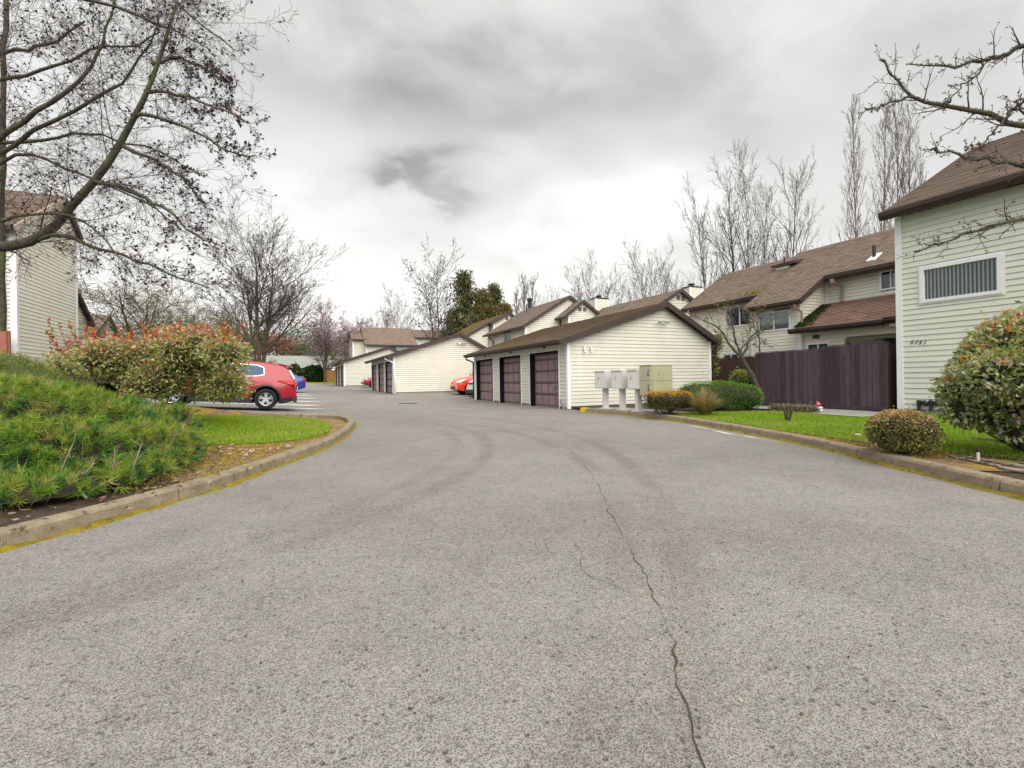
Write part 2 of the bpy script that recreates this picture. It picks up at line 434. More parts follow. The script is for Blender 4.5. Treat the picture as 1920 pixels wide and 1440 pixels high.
class MB:
    """collects faces; build() links them as one mesh object (vertices in world space, shifted to the parent's origin)"""

    def __init__(s): s.v = []; s.f = []; s.m = []; s.uv = {}

    def face(s, pts, mi=0, uv=None):
        n = len(s.v); s.v += [tuple(p) for p in pts]; s.f.append(tuple(range(n, n + len(pts)))); s.m.append(mi)
        if uv: s.uv[len(s.f) - 1] = uv

    def box(s, a, b, mi=0):
        x0, y0, z0 = a; x1, y1, z1 = b
        n = len(s.v)
        s.v += [(x0, y0, z0), (x1, y0, z0), (x1, y1, z0), (x0, y1, z0), (x0, y0, z1), (x1, y0, z1), (x1, y1, z1), (x0, y1, z1)]
        for q in ((0, 3, 2, 1), (4, 5, 6, 7), (0, 1, 5, 4), (1, 2, 6, 5), (2, 3, 7, 6), (3, 0, 4, 7)):
            s.f.append(tuple(n + i for i in q)); s.m.append(mi)
        return s

    def prism(s, poly, d, mi=0):        # closed solid: polygon (3D points) swept along vector d
        n = len(s.v); k = len(poly); d = Vector(d)
        s.v += [tuple(Vector(p)) for p in poly] + [tuple(Vector(p) + d) for p in poly]
        s.f.append(tuple(n + i for i in range(k))); s.f.append(tuple(n + k + i for i in reversed(range(k))))
        s.m += [mi, mi]
        for i in range(k):
            j = (i + 1) % k
            s.f.append((n + i, n + k + i, n + k + j, n + j)); s.m.append(mi)
        return s

    def beam(s, a, b, w, h, mi=0, up=(0, 0, 1)):      # bar from a to b, w across, h along up
        a = Vector(a); b = Vector(b); t = (b - a).normalized(); u = Vector(up)
        r = t.cross(u).normalized(); u = r.cross(t)
        q = [a - r * w / 2 - u * h / 2, a + r * w / 2 - u * h / 2, a + r * w / 2 + u * h / 2, a - r * w / 2 + u * h / 2]
        return s.prism(q, b - a, mi)

    def tube(s, pts, rad, n=6, mi=0, caps=True):
        pts = [Vector(p) for p in pts]
        rad = rad if hasattr(rad, '__len__') else [rad] * len(pts)
        ref = Vector((.3, .2, .93)); rings = []
        for i, p in enumerate(pts):
            t = (pts[min(i + 1, len(pts) - 1)] - pts[max(i - 1, 0)]).normalized()
            u = t.cross(ref if abs(t.dot(ref)) < .95 else Vector((1, 0, 0))).normalized(); w = t.cross(u)
            b = len(s.v)
            for k in range(n):
                a = 2 * math.pi * k / n
                s.v.append(tuple(p + (u * math.cos(a) + w * math.sin(a)) * rad[i]))
            rings.append(b)
        for a, b in zip(rings, rings[1:]):
            for k in range(n):
                s.f.append((a + k, a + (k + 1) % n, b + (k + 1) % n, b + k)); s.m.append(mi)
        if caps:
            s.f.append(tuple(rings[0] + k for k in reversed(range(n)))); s.m.append(mi)
            s.f.append(tuple(rings[-1] + k for k in range(n))); s.m.append(mi)
        return s

    def build(s, name, mats, parent=None, label=None, cat=None, group=None, kind=None, smooth=False, local=False, bevel=0):
        mats = mats if isinstance(mats, (list, tuple)) else [mats]
        me = bpy.data.meshes.new(name)
        off = wloc(parent) if parent is not None and not local else Vector((0, 0, 0))
        vs = [(v[0] - off.x, v[1] - off.y, v[2] - off.z) for v in s.v]
        me.from_pydata(vs, [], s.f)
        for m in mats: me.materials.append(m)
        me.polygons.foreach_set('material_index', s.m)
        if s.uv:
            ul = me.uv_layers.new(name='UVMap')
            for fi, uv in s.uv.items():
                for k, li in enumerate(me.polygons[fi].loop_indices): ul.data[li].uv = uv[k]
        if smooth: me.polygons.foreach_set('use_smooth', [True] * len(me.polygons))
        me.update()
        o = bpy.data.objects.new(name, me); COL.objects.link(o)
        if parent is not None: o.parent = parent
        if bevel:
            bm = o.modifiers.new('bevel', 'BEVEL'); bm.width = bevel; bm.segments = 1; bm.limit_method = 'ANGLE'
        return tagp(o, label, cat, group, kind)


def npmesh(name, V, F, mats, mi=None, parent=None, smooth=False, label=None, cat=None, group=None, kind=None, shift=None):
    """V (n,3), F (m,k) same-size faces"""
    V = np.asarray(V, np.float32).reshape(-1, 3); F = np.asarray(F, np.int32)
    if parent is not None:
        o_ = wloc(parent); V = V - np.array([o_.x, o_.y, o_.z], np.float32)
    me = bpy.data.meshes.new(name); m, k = F.shape
    me.vertices.add(len(V)); me.vertices.foreach_set('co', V.ravel())
    me.loops.add(m * k); me.loops.foreach_set('vertex_index', F.ravel())
    me.polygons.add(m); me.polygons.foreach_set('loop_start', np.arange(0, m * k, k, dtype=np.int32))
    for q in (mats if isinstance(mats, (list, tuple)) else [mats]): me.materials.append(q)
    if mi is not None: me.polygons.foreach_set('material_index', np.asarray(mi, np.int32))
    if smooth: me.polygons.foreach_set('use_smooth', np.ones(m, bool))
    me.update(calc_edges=True)
    o = bpy.data.objects.new(name, me); COL.objects.link(o)
    if parent is not None: o.parent = parent
    return tagp(o, label, cat, group, kind)


def sstep(t):
    t = min(1., max(0., t)); return t * t * (3 - 2 * t)


_PY = [-50, 22, 30, 40, 47, 58, 63, 70, 90, 200, 900]
_PZ = [0, 0, .27, .41, .60, .72, .90, 1.3, 1.7, 3., 6.]


def hz(x, y):                       # height of the paved ground
    return float(np.interp(y, _PY, _PZ)) + .07 * min(9., max(0., .5 - x)) * sstep((y - 7) / 6)


def hisl(x, y):                     # height of the planted ground on the left
    z = hz(x, y) + .115 - .075 * sstep((y - 8) / 2.5)
    z += .55 * sstep((-x - 3.0) / 4) * (1 - .3 * sstep((y - 16) / 6))
    z += .75 * sstep((-x - 5.5) / 3) * sstep((y - 12) / 6)
    return z


def hyard(x, y):
    return hz(x, y) + .115


def sheet(name, poly, hf, m, step, dz=0., label=None, kind='structure', region=None, smooth=True, uneven=0.):
    pts = [Vector(p[:2]) for p in poly]
    n = len(pts)
    xs = [p.x for p in pts]; ys = [p.y for p in pts]
    grid = []
    def inside(x, y):
        c = False; j = n - 1
        for i in range(n):
            if (pts[i].y > y) != (pts[j].y > y) and x < (pts[j].x - pts[i].x) * (y - pts[i].y) / (pts[j].y - pts[i].y) + pts[i].x: c = not c
            j = i
        return c
    x = min(xs)
    while x < max(xs):
        y = min(ys)
        st = step
        while y < max(ys):
            if inside(x, y): grid.append(Vector((x, y)))
            y += st
        x += st
    res = delaunay_2d_cdt(pts + grid, [(i, (i + 1) % n) for i in range(n)], [], 1, 1e-4)
    rg = random.Random(5)
    V = [(v.x, v.y, hf(v.x, v.y) + dz + (rg.uniform(-uneven, uneven) if uneven else 0)) for v in res[0]]
    me = bpy.data.meshes.new(name); me.from_pydata(V, [], [f for f in res[2]])
    bm = bmesh.new(); bm.from_mesh(me); bmesh.ops.recalc_face_normals(bm, faces=bm.faces)
    if bm.faces and sum(f.normal.z for f in bm.faces) < 0: bmesh.ops.reverse_faces(bm, faces=bm.faces)
    bm.to_mesh(me); bm.free()
    me.materials.append(m)
    if smooth: me.polygons.foreach_set('use_smooth', [True] * len(me.polygons))
    o = bpy.data.objects.new(name, me); COL.objects.link(o)
    return tagp(o, label, kind=kind), V


# ------------------------------------------------------------------ ground
KL = [(-9., -2.2), (-6.5, -.3), (-4.6, 1.1), (-3.1, 2.45), (-2.3, 3.38), (-1.75, 4.12), (-1.35, 4.63), (-1.06, 5.06), (-.69, 5.62), (-.31, 6.49),
      (-.02, 7.1), (.25, 7.75), (.50, 8.4), (.70, 9.15), (.90, 9.95), (1.06, 10.8), (1.2, 11.6), (1.28, 12.4), (1.3, 13.1),
      (1.22, 13.8), (1.0, 14.4), (.6, 14.85), (.1, 15.02), (-1., 15.06), (-2.5, 15.06), (-4., 15.06), (-6.2, 15.06)]
KR = [(3.2, -5.), (4.3, -1.4), (4.95, .5), (5.45, 1.83), (5.75, 2.45), (6.1, 3.12), (6.5, 3.86), (6.98, 4.84), (7.4, 6.05), (7.75, 7.2), (8.05, 8.3), (8.22, 9.2),
      (8.33, 10.1), (8.33, 10.9), (8.25, 11.7), (8.17, 12.5)]

_gx = np.concatenate([np.arange(-900, -100, 100.), np.arange(-100, 100, 2.5), np.arange(100, 901, 100.)])
_gy = np.concatenate([np.arange(-400, -40, 60.), np.arange(-40, 140, 2.5), np.arange(140, 901, 95.)])
_X, _Y = np.meshgrid(_gx, _gy)
_gv = [(float(a), float(b), hz(float(a), float(b)) - (.16 if abs(a) < 100 else .3)) for a, b in zip(_X.ravel(), _Y.ravel())]
_nx = len(_gx)
_gf = [(r * _nx + c, r * _nx + c + 1, (r + 1) * _nx + c + 1, (r + 1) * _nx + c) for r in range(len(_gy) - 1) for c in range(_nx - 1)]
_m = MB(); _m.v = _gv; _m.f = _gf; _m.m = [0] * len(_gf)
_m.build('ground', GROUND, kind='structure', smooth=True)
sheet('asphalt', [(-14, -12), (14, -12), (14, 0), (15.6, 14), (15.6, 64), (9, 64), (3, 61), (-5.9, 61), (-6.2, 15), (-14, 3)], hz, MATS['asphalt'], 1.1,
      label='grey worn asphalt drive')


def kerb(name, line, label, yellow_end=False, left=True, w=.15, h=.125):
    root = empty(name, (line[0][0], line[0][1], 0), label, kind='structure')
    # resample
    P = [Vector((x, y, 0)) for x, y in line]
    # Catmull-Rom
    Q = []
    for i in range(len(P) - 1):
        a = P[max(i - 1, 0)]; b = P[i]; c = P[i + 1]; d = P[min(i + 2, len(P) - 1)]
        k = max(2, int((c - b).length / .12))
        for j in range(k):
            t = j / k
            Q.append(.5 * ((2 * b) + (c - a) * t + (2 * a - 5 * b + 4 * c - d) * t * t + (3 * b - a - 3 * c + d) * t ** 3))
    Q.append(P[-1])
    rnd = random.Random(3)
    nrm = []
    for i in range(len(Q)):
        t = (Q[min(i + 1, len(Q) - 1)] - Q[max(i - 1, 0)]).normalized()
        nrm.append(Vector((-t.y, t.x, 0)) * (1 if left else -1))
    s = 0.; start = 0; secs = []
    for i in range(1, len(Q)):
        s += (Q[i] - Q[i - 1]).length
        if s > 1.75: secs.append((start, i)); start = i; s = 0.
    secs.append((start, len(Q) - 1))
    for si, (a, b) in enumerate(secs):
        if b - a < 1: continue
        mb = MB(); rings = []
        off = rnd.uniform(-.004, .004)
        for i in range(a, b + 1):
            p = Q[i].copy(); n_ = nrm[i]
            if i == a: p = p.lerp(Q[i + 1], .06)
            if i == b: p = p.lerp(Q[i - 1], .06)
            z = hz(p.x, p.y)
            jj = rnd.uniform(-.003, .003)
            sec = [(-.02 + jj, -.05), (-.003 + jj, h * .8), (.012 + jj, h + off - .008), (.03, h + off), (w - .02, h + off), (w, h - .015 + off), (w, -.05)]
            rings.append([tuple(p + n_ * q + Vector((0, 0, z + zz))) for q, zz in sec])
        base = len(mb.v)
        for r in rings: mb.v += r
        k = 7
        for i in range(len(rings) - 1):
            for j in range(k - 1):
                q = (base + i * k + j, base + (i + 1) * k + j, base + (i + 1) * k + j + 1, base + i * k + j + 1)
                mb.f.append(q if left else q[::-1]); mb.m.append(0)
        mb.f.append(tuple(base + j for j in range(k))); mb.m.append(0)
        mb.f.append(tuple(base + (len(rings) - 1) * k + j for j in reversed(range(k)))); mb.m.append(0)
        yel = yellow_end and si == len(secs) - 1
        mb.build('kerb_stone', YELLOW if yel else CONC, root, smooth=False)
    # moss ribbon in the gutter
    mb = MB(); npr = None
    rings = []
    for i in range(len(Q)):
        p = Q[i]; n_ = -nrm[i]; z = hz(p.x, p.y)
        wv = .045 + .03 * math.sin(i * .9) * math.sin(i * .37) + rnd.uniform(-.012, .02)
        wv = max(.015, wv)
        rings.append([p + n_ * -.005 + Vector((0, 0, z + .028 + rnd.uniform(-.008, .012))), p + n_ * wv * .35 + Vector((0, 0, z + .022 + rnd.uniform(-.006, .01))),
                      p + n_ * wv * .75 + Vector((0, 0, z + .012 + rnd.uniform(-.004, .006))), p + n_ * (wv + .01) + Vector((0, 0, z - .003))])
    for r in rings: mb.v += [tuple(v) for v in r]
    for i in range(len(rings) - 1):
        for j in range(3):
            q = (i * 4 + j, (i + 1) * 4 + j, (i + 1) * 4 + j + 1, i * 4 + j + 1)
            mb.f.append(q[::-1] if left else q); mb.m.append(0)
    mb.build('moss', MOSS, root, kind='stuff', smooth=True)
    return Q, nrm


QL, NL = kerb('kerb', KL, 'concrete kerb curving round the planted island on the left', left=True)
QR, NR = kerb('kerb', KR, 'concrete kerb along the lawn on the right with moss in its gutter', left=False, yellow_end=False)
# yellow painted end
mb = MB(); x, y = KR[-1]
mb.prism([(x + .16, y, -.02), (x - .01, y, -.02), (x + .01, y, .115), (x + .16, y, .125)], (-.01, .30, -.0))
mb.build('kerb_end', YELLOW, label='yellow painted kerb end', kind='structure')
isl = [(q.x + n.x * .15, q.y + n.y * .15) for q, n in zip(QL[::3], NL[::3])]
isl = isl + [(-6.3, 15.2), (-6.0, 62), (-70, 62), (-70, -12), (-12, -6)]
sheet('planting_bed', isl, hisl, SOIL, .8, dz=-.02, label='bark and soil of the planted island')
yard = [(q.x + n.x * .15, q.y + n.y * .15) for q, n in zip(QR[::3], NR[::3])]
yard += [(8.35, 12.7), (8.5, 13.80), (15.05, 13.80), (15.05, 62), (80, 62), (80, -12), (4, -12)]
sheet('yard_ground', yard, hyard, SOIL, .9, dz=-.02, label='soil of the yard on the right')
# far side grounds and drives
sheet('far_lawn', [(-5.9, 61.2), (3., 61.2), (4.2, 61.5), (5.4, 70.5), (-30, 70.5), (-30, 62.2), (-6, 62.2)], hz, mat('far_lawn_grass', (.20, .23, .015), (.30, .28, .02), rough=.95, scale=2), 2, dz=.05)
# concrete path by the fence and slab under the mailboxes
sheet('path', [(11.1, 6.2), (12.6, 6.2), (13.0, 7.2), (12.9, 13.0), (11.9, 13.0), (11.8, 8.8), (11.2, 7.4)], hyard, FOUND, .6, dz=.012, label='concrete footpath in front of the purple brown fence')
sheet('mailbox_slab', [(8.36, 9.3), (9.3, 9.2), (9.3, 12.2), (8.5, 12.4), (8.3, 12.4), (8.42, 11.0)], hyard, FOUND, .5, dz=.008, label='concrete slab under the mailboxes')
# left lawn and bed
LL = [(-6.2, 9.3), (-2.2, 8.75), (-1.2, 8.45), (-.45, 8.35), (.0, 8.62), (.35, 9.4), (.58, 10.4), (.72, 11.6), (.72, 12.7), (.55, 13.5), (.3, 14.1), (-.2, 14.62), (-1.5, 14.82), (-6.2, 14.82)]
sheet('moss_bed', [(-6.2, 6.0), (-3, 6.1), (-2.2, 5.8), (-1.8, 6.05), (-1.5, 5.7), (-1.2, 5.85), (-1.02, 5.45), (-.72, 6.0), (-.45, 6.6), (-.15, 7.2), (.12, 7.9), (.36, 8.5), (.56, 9.2), (.76, 10.), (.92, 10.8), (1.04, 11.6), (1.12, 12.4), (1.12, 13.1), (1.03, 13.75), (.86, 14.25), (.5, 14.68), (.1, 14.85), (-6.2, 14.9)], hisl, BED, .4, dz=-.012, label='mossy bare bed round the left lawn')
sheet('lawn', LL, hisl, LAWN, .4, dz=.0, label='left lawn')
LR = [(8.62, 9.3), (9.35, 9.15), (11.1, 8.6), (11.6, 8.0), (11.1, 7.2), (10.9, 6.2), (12.3, 5.9), (13.1, 5.9), (13.1, 3.), (12.5, 1.), (7.4, 1.0), (6.95, 2.45), (7.0, 3.1), (7.05, 3.9), (7.3, 4.8), (7.6, 5.9), (7.95, 7.1), (8.25, 8.2)]
sheet('moss_bed', [(8.45, 9.3), (8.55, 9.4), (9.4, 9.3), (8.4, 7.), (7.6, 4.4), (7.2, 2.4), (6.8, 1.6), (5.9, 2.35), (6.25, 3.0), (6.66, 3.85), (7.15, 4.8), (7.57, 6.0), (7.92, 7.15), (8.22, 8.25), (8.38, 9.1)], hyard, BED, .4, dz=-.010, label='mossy strip behind the right kerb')
sheet('lawn', LR, hyard, LAWN, .5, dz=.0, label='right lawn')

# ------------------------------------------------------------------ building kit
def siding(root, O, u, n, top, z0, m, holes=(), exp=.127, single=True, name='siding_board', gap=.0075, lip=.017):
    """lap boards on the wall through O along u, outward n; top = [(s,z)..] outline of the wall head"""
    ss = [p[0] for p in top]; zs = [p[1] for p in top]
    s0, s1 = ss[0], ss[-1]
    zmax = max(zs)

    def span(z):
        lo = hi = None
        if zs[0] >= z - 1e-6: lo = s0
        if zs[-1] >= z - 1e-6: hi = s1
        for i in range(len(top) - 1):
            a, b = zs[i], zs[i + 1]
            if (a - z) * (b - z) < 0:
                s = ss[i] + (z - a) / (b - a) * (ss[i + 1] - ss[i])
                if b > a and lo is None: lo = s
                if b < a: hi = s
        if lo is None or hi is None: return None
        return lo, hi
    z = z0; join = MB(); k = 0
    if not single: gap = .017
    while z < zmax - .01:
        zt = min(z + exp, zmax - 1e-3)
        a = span(z + 1e-4); b = span(zt)
        if a is None: break
        if b is None: b = ((a[0] + a[1]) / 2 - .01, (a[0] + a[1]) / 2 + .01)
        b = (max(b[0], a[0]), min(b[1], a[1]))
        pieces = [(a[0], a[1], b[0], b[1])]
        for h in holes:
            if h[2] < zt - .02 and h[3] > z + .02:
                np_ = []
                for p in pieces:
                    if h[0] > p[0] + .01 and h[0] < p[1] or h[1] > p[0] and h[1] < p[1] - .01 or (h[0] <= p[0] and h[1] >= p[1]):
                        if h[0] > p[0] + .01: np_.append((p[0], h[0], p[2], min(h[0], p[3])))
                        if h[1] < p[1] - .01: np_.append((h[1], p[1], max(h[1], p[2]), p[3]))
                    else: np_.append(p)
                pieces = np_
        for (a0, a1, b0, b1) in pieces:
            if a1 - a0 < .015: continue
            def P(s, d, zz): return (O[0] + u[0] * s + n[0] * d, O[1] + u[1] * s + n[1] * d, zz)
            g = .0008 * ((k * 7) % 5)
            mb = MB() if single else join
            q = [P(a0, -.012, z + gap), P(a1, -.012, z + gap), P(a1, lip + g, z + gap), P(a0, lip + g, z + gap)]
            t = [P(b0, -.012, zt), P(b1, -.012, zt), P(b1, .004, zt), P(b0, .004, zt)]
            i = len(mb.v); mb.v += q + t
            for f in ((0, 1, 2, 3), (3, 2, 6, 7), (7, 6, 5, 4), (0, 3, 7, 4), (2, 1, 5, 6), (1, 0, 4, 5)):
                mb.f.append(tuple(i + w for w in f)); mb.m.append(0)
            if single: mb.build(name, m, root)
        z += exp; k += 1
    if not single:
        join.build('siding', m, root, kind='stuff')


def shingles(root, e0, e1, r1, r0, m, course=.14, name='shingles', th=.12, under=None, lift=.02):
    """roof slope: deck slab as part 'roof_slope' with its stepped shingle courses as a sub-part"""
    e0, e1, r1, r0 = [Vector(p) for p in (e0, e1, r1, r0)]
    nrm = (e1 - e0).cross(r0 - e0).normalized()
    if nrm.z < 0: nrm = -nrm
    mb = MB(); mb.prism([e0 - nrm * th, e1 - nrm * th, r1 - nrm * th, r0 - nrm * th], nrm * th)
    deck = mb.build('roof_slope', under or TRIM, root)
    L = ((r0 - e0).length + (r1 - e1).length) / 2; n = max(2, int(L / course))
    sh = MB()
    for i in range(n):
        t0, t1 = i / n, (i + 1) / n
        a, b = e0.lerp(r0, t0), e1.lerp(r1, t0); c, d = e1.lerp(r1, t1), e0.lerp(r0, t1)
        lo = nrm * (lift + .004 * ((i * 5) % 3) / 2); hi = nrm * .006
        w0 = (a - e0.lerp(r0, t0)).length
        ln = (b - a).length
        pts = [a + lo, b + lo, c + hi, d + hi]
        sh.face(pts, 0, [(0, t0 * L), (ln, t0 * L), (ln, t1 * L), (0, t1 * L)])
        sh.face([a + nrm * .001, b + nrm * .001, b + lo, a + lo], 0, [(0, t0 * L), (ln, t0 * L), (ln, t0 * L + .01), (0, t0 * L + .01)])
    o = sh.build(name, m, deck, kind='stuff')
    return deck


def window(root, O, u, n, s0, s1, z0, z1, fw=.06, mull=(.5,), blind=None, frame=WHITE, depth=.05, casing=0., name='window'):
    def P(s, d, z): return Vector((O[0] + u[0] * s + n[0] * d, O[1] + u[1] * s + n[1] * d, z))
    U = Vector((u[0], u[1], 0)); Nn = Vector((n[0], n[1], 0))

    def slab(mb, a0, a1, b0, b1, d0, d1):
        mb.prism([P(a0, d0, b0), P(a1, d0, b0), P(a1, d0, b1), P(a0, d0, b1)], Nn * (d1 - d0))
    f = MB(); D = depth
    slab(f, s0, s1, z1 - fw, z1, -.04, D); slab(f, s0, s1, z0, z0 + fw, -.04, D)
    slab(f, s0, s0 + fw, z0 + fw, z1 - fw, -.04, D); slab(f, s1 - fw, s1, z0 + fw, z1 - fw, -.04, D)
    for q in mull:
        c = s0 + (s1 - s0) * q
        slab(f, c - fw * .35, c + fw * .35, z0 + fw, z1 - fw, -.02, D - .012)
    if casing:
        g = casing
        slab(f, s0 - g, s1 + g, z1 + .001, z1 + g, -.01, D * .6); slab(f, s0 - g, s1 + g, z0 - g, z0 - .001, -.01, D * .6)
        slab(f, s0 - g, s0 - .001, z0, z1, -.01, D * .6); slab(f, s1 + .001, s1 + g, z0, z1, -.01, D * .6)
    w = f.build(name, frame, root)
    p = MB(); slab(p, s0 + fw * .8, s1 - fw * .8, z0 + fw * .8, z1 - fw * .8, -.004, .004)
    p.build('pane', GLASS, w)
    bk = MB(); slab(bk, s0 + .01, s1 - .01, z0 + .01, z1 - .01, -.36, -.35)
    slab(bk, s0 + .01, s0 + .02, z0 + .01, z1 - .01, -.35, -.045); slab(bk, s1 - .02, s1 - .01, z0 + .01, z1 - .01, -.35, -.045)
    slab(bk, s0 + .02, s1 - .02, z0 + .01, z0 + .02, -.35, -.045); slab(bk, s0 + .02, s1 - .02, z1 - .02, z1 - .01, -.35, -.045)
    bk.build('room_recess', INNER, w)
    if blind == 'vert':
        k = 18
        for i in range(k):
            c = s0 + fw + (s1 - s0 - 2 * fw) * (i + .5) / k
            b = MB(); b.prism([P(c - .014, -.03, z0 + fw), P(c + .010, -.045, z0 + fw), P(c + .010, -.045, z1 - fw), P(c - .014, -.03, z1 - fw)], (Nn * .003)); b.build('blind_slat', BLIND, w)
    if blind == 'half':
        b = MB(); c = s0 + (s1 - s0) * .5
        nn = int((z1 - z0 - 2 * fw) / .05)
        for i in range(nn):
            zz = z0 + fw + i * .05 + .02
            b.prism([P(s0 + fw, -.10, zz), P(s1 - fw, -.10, zz), P(s1 - fw, -.135, zz + .022), P(s0 + fw, -.135, zz + .022)], (0, 0, .003))
        b.build('blind', BLIND, w, kind='stuff')
    if blind == 'curtain':
        b = MB(); b.prism([P(s0 + fw + (s1 - s0) * .45, -.12, z0 + fw), P(s1 - fw, -.12, z0 + fw), P(s1 - fw, -.12, z1 - fw), P(s0 + fw + (s1 - s0) * .45, -.12, z1 - fw)], Nn * .01)
        b.build('curtain', BLIND, w)
    return w


def bar(root, name, a, b, w, h, m, up=(0, 0, 1), bevel=0):
    return MB().beam(a, b, w, h, up=up).build(name, m, root, bevel=bevel)


def pane_wall(root, pts, m, name='wall'):
    pts = [Vector(p) for p in pts]
    n = (pts[1] - pts[0]).cross(pts[2] - pts[0]).normalized()
    return MB().prism([p for p in pts], n * .04).build(name, m, root)


def garage(x0, y0, z0, L, label, doors, detail, W=6.54, eL=2.33, ax=4.17, ap=3.68, eR=2.44, shm=None, white_spout=False, rise=0.):
    root = empty('garage_building', (x0, y0, z0), label, 'garage', 'garages along the drive')
    shm = shm or SHB
    holes = [(a, b, -1, z0 + 2.06) for a, b in doors]
    fz = .10
    # foundation (open under the doors)
    MB().box((x0 + .03, y0 + .03, z0 - .3), (x0 + W - .03, y0 + .25, z0 + fz + .01)).build('foundation', mat('dark_gap_foundation', (.06, .055, .048), (.10, .09, .08), scale=9) if detail else FOUND, root)  # gable side coloured dark for the shaded gap and soil under the siding
    MB().box((x0 + W - .25, y0 + .26, z0 - .3), (x0 + W - .03, y0 + L - .03, z0 + fz + .3)).build('foundation', FOUND, root)
    e = [0.] + [v for d in doors for v in d] + [L]
    for i in range(0, len(e), 2):
        ya = y0 + e[i] + (.26 if i == 0 else .02); yb = y0 + e[i + 1] - .02
        MB().box((x0 + .03, ya, z0 - .3), (x0 + .25, yb, z0 + fz + .01 + rise * e[i] / L)).build('foundation', FOUND, root)
    siding(root, (x0, y0), (1, 0), (0, -1), [(0.02, z0 + eL), (ax, z0 + ap), (W - .02, z0 + eR)], z0 + fz, CREAM, single=detail)
    siding(root, (x0, y0), (0, 1), (-1, 0), [(0.02, z0 + eL - .02), (L - .02, z0 + eL - .02)], z0 + fz - .02, CREAM, holes=holes, single=detail)
    siding(root, (x0 + W, y0 + L), (-1, 0), (0, 1), [(0.02, z0 + eR), (W - ax, z0 + ap), (W - .02, z0 + eL)], z0 + fz, CREAM, single=False)
    siding(root, (x0 + W, y0 + L), (0, -1), (1, 0), [(0.02, z0 + eR - .02), (L - .02, z0 + eR - .02)], z0 + fz, CREAM, single=False)
    # head board over the doors
    MB().box((x0 - .022, y0 + .1, z0 + 2.10), (x0 - .001, y0 + L - .02, z0 + eL - .03)).build('head_board', CREAM, root)
    # corner boards
    for (cx, cy, sx, sy) in ((x0, y0, -1, -1), (x0 + W, y0, 1, -1), (x0, y0 + L, -1, 1)):
        t = MB(); hh = z0 + (eL if cx == x0 else eR) - .01
        xa, xb = sorted((cx + sx * .028, cx - sx * .085)); ya, yb = sorted((cy + sy * .028, cy - sy * .085))
        t.box((xa, min(cy + sy * .028, cy + sy * .001), z0 + .02), (xb, max(cy + sy * .028, cy + sy * .001), hh))
        t.box((min(cx + sx * .028, cx + sx * .001), min(cy, yb if sy < 0 else ya), z0 + .02), (max(cx + sx * .028, cx + sx * .001), max(cy, yb if sy < 0 else ya), hh - .001))
        t.build('corner_board', WHITE, root)
    # roof
    so = .40; ro = .24; s1 = (ap - eL) / ax; s2 = (ap - eR) / (W - ax); tp = .15
    A = Vector((x0 - so, y0 - ro, z0 + eL - so * s1 + tp)); B = Vector((x0 + ax, y0 - ro, z0 + ap + tp + .01))
    Cc = Vector((x0 + W + .30, y0 - ro, z0 + eR - .30 * s2 + tp)); dy = Vector((0, L + ro * 2, 0))
    shingles(root, A + dy, A, B, B + dy, shm)
    shingles(root, Cc, Cc + dy, B + dy, B, shm)
    for yy in (y0 - ro - .02, y0 + L + ro + .02):
        bar(root, 'rake_board', A + Vector((0, yy - A.y, -.085)), B + Vector((0.0, yy - B.y, -.085)), .035, .19, TRIM)
        bar(root, 'rake_board', B + Vector((0, yy - B.y, -.087)), Cc + Vector((0, yy - Cc.y, -.085)), .034, .19, TRIM)
    g = MB(); gx = A.x - .02; gz = A.z - .06
    prof = [(gx, gz + .06), (gx - .10, gz + .06), (gx - .09, gz - .03), (gx - .03, gz - .085), (gx, gz - .085)]
    g.prism([(px_, y0 - ro - .05, pz_) for px_, pz_ in prof], (0, L + 2 * ro + .1, 0)); g.build('gutter', TRIM, root)
    MB().box((gx + .001, y0 - ro + .03, gz - .10), (gx + .02, y0 + L + ro, gz + .05)).build('fascia', TRIM, root)
    # soffit strip
    if white_spout:
        MB().tube([(gx - .04, y0 + .25, gz - .09), (gx - .04, y0 + .22, gz - .16), (x0 - .06, y0 - .06, gz - .36), (x0 - .03, y0 - .09, gz - .45), (x0 + .03, y0 - .085, z0 + .1)], .042, 8).build('downspout', WHITE, root, smooth=True)
    else:
        MB().tube([(gx - .04, y0 + L - .02, gz - .08), (gx - .04, y0 + L - .02, gz - .19), (x0 - .12, y0 + L + .06, gz - .30), (x0 - .04, y0 + L + .1, gz - .34), (x0 - .04, y0 + L + .1, z0 + .08)], .038, 8).build('downspout', TRIM, root, smooth=True)
    # doors
    rec = .17 if detail else .08
    for di, (a, b) in enumerate(doors):
        ya, yb = y0 + a, y0 + b; zt = z0 + 2.05; zb = z0 + rise * a / L
        fr = MB()
        fr.box((x0 - .03, ya - .0, zb - .01), (x0 + rec + .06, ya + .045, zt)); fr.box((x0 - .03, yb - .045, zb - .01), (x0 + rec + .06, yb, zt))
        fr.box((x0 - .029, ya + .046, zt - .06), (x0 + rec + .06, yb - .046, zt - .001))
        fr.build('door_frame', JAMB, root)
        c = MB(); c.box((x0 - .034, ya - .05, zb - .01), (x0 - .012, ya - .002, zt + .04)); c.box((x0 - .034, yb + .002, zb - .01), (x0 - .012, yb + .05, zt + .04))
        c.box((x0 - .034, ya - .001, zt + .002), (x0 - .012, yb + .001, zt + .04)); c.build('door_casing', WHITE, root)
        d = MB(); d.box((x0 + rec, ya + .046, zb + .015), (x0 + rec + .04, yb - .046, zt - .062))
        door = d.build('garage_door', DOORD, root)
        dh = (zt - .062 - zb - .015) / 4.5; dw = (yb - ya - .1) / 4
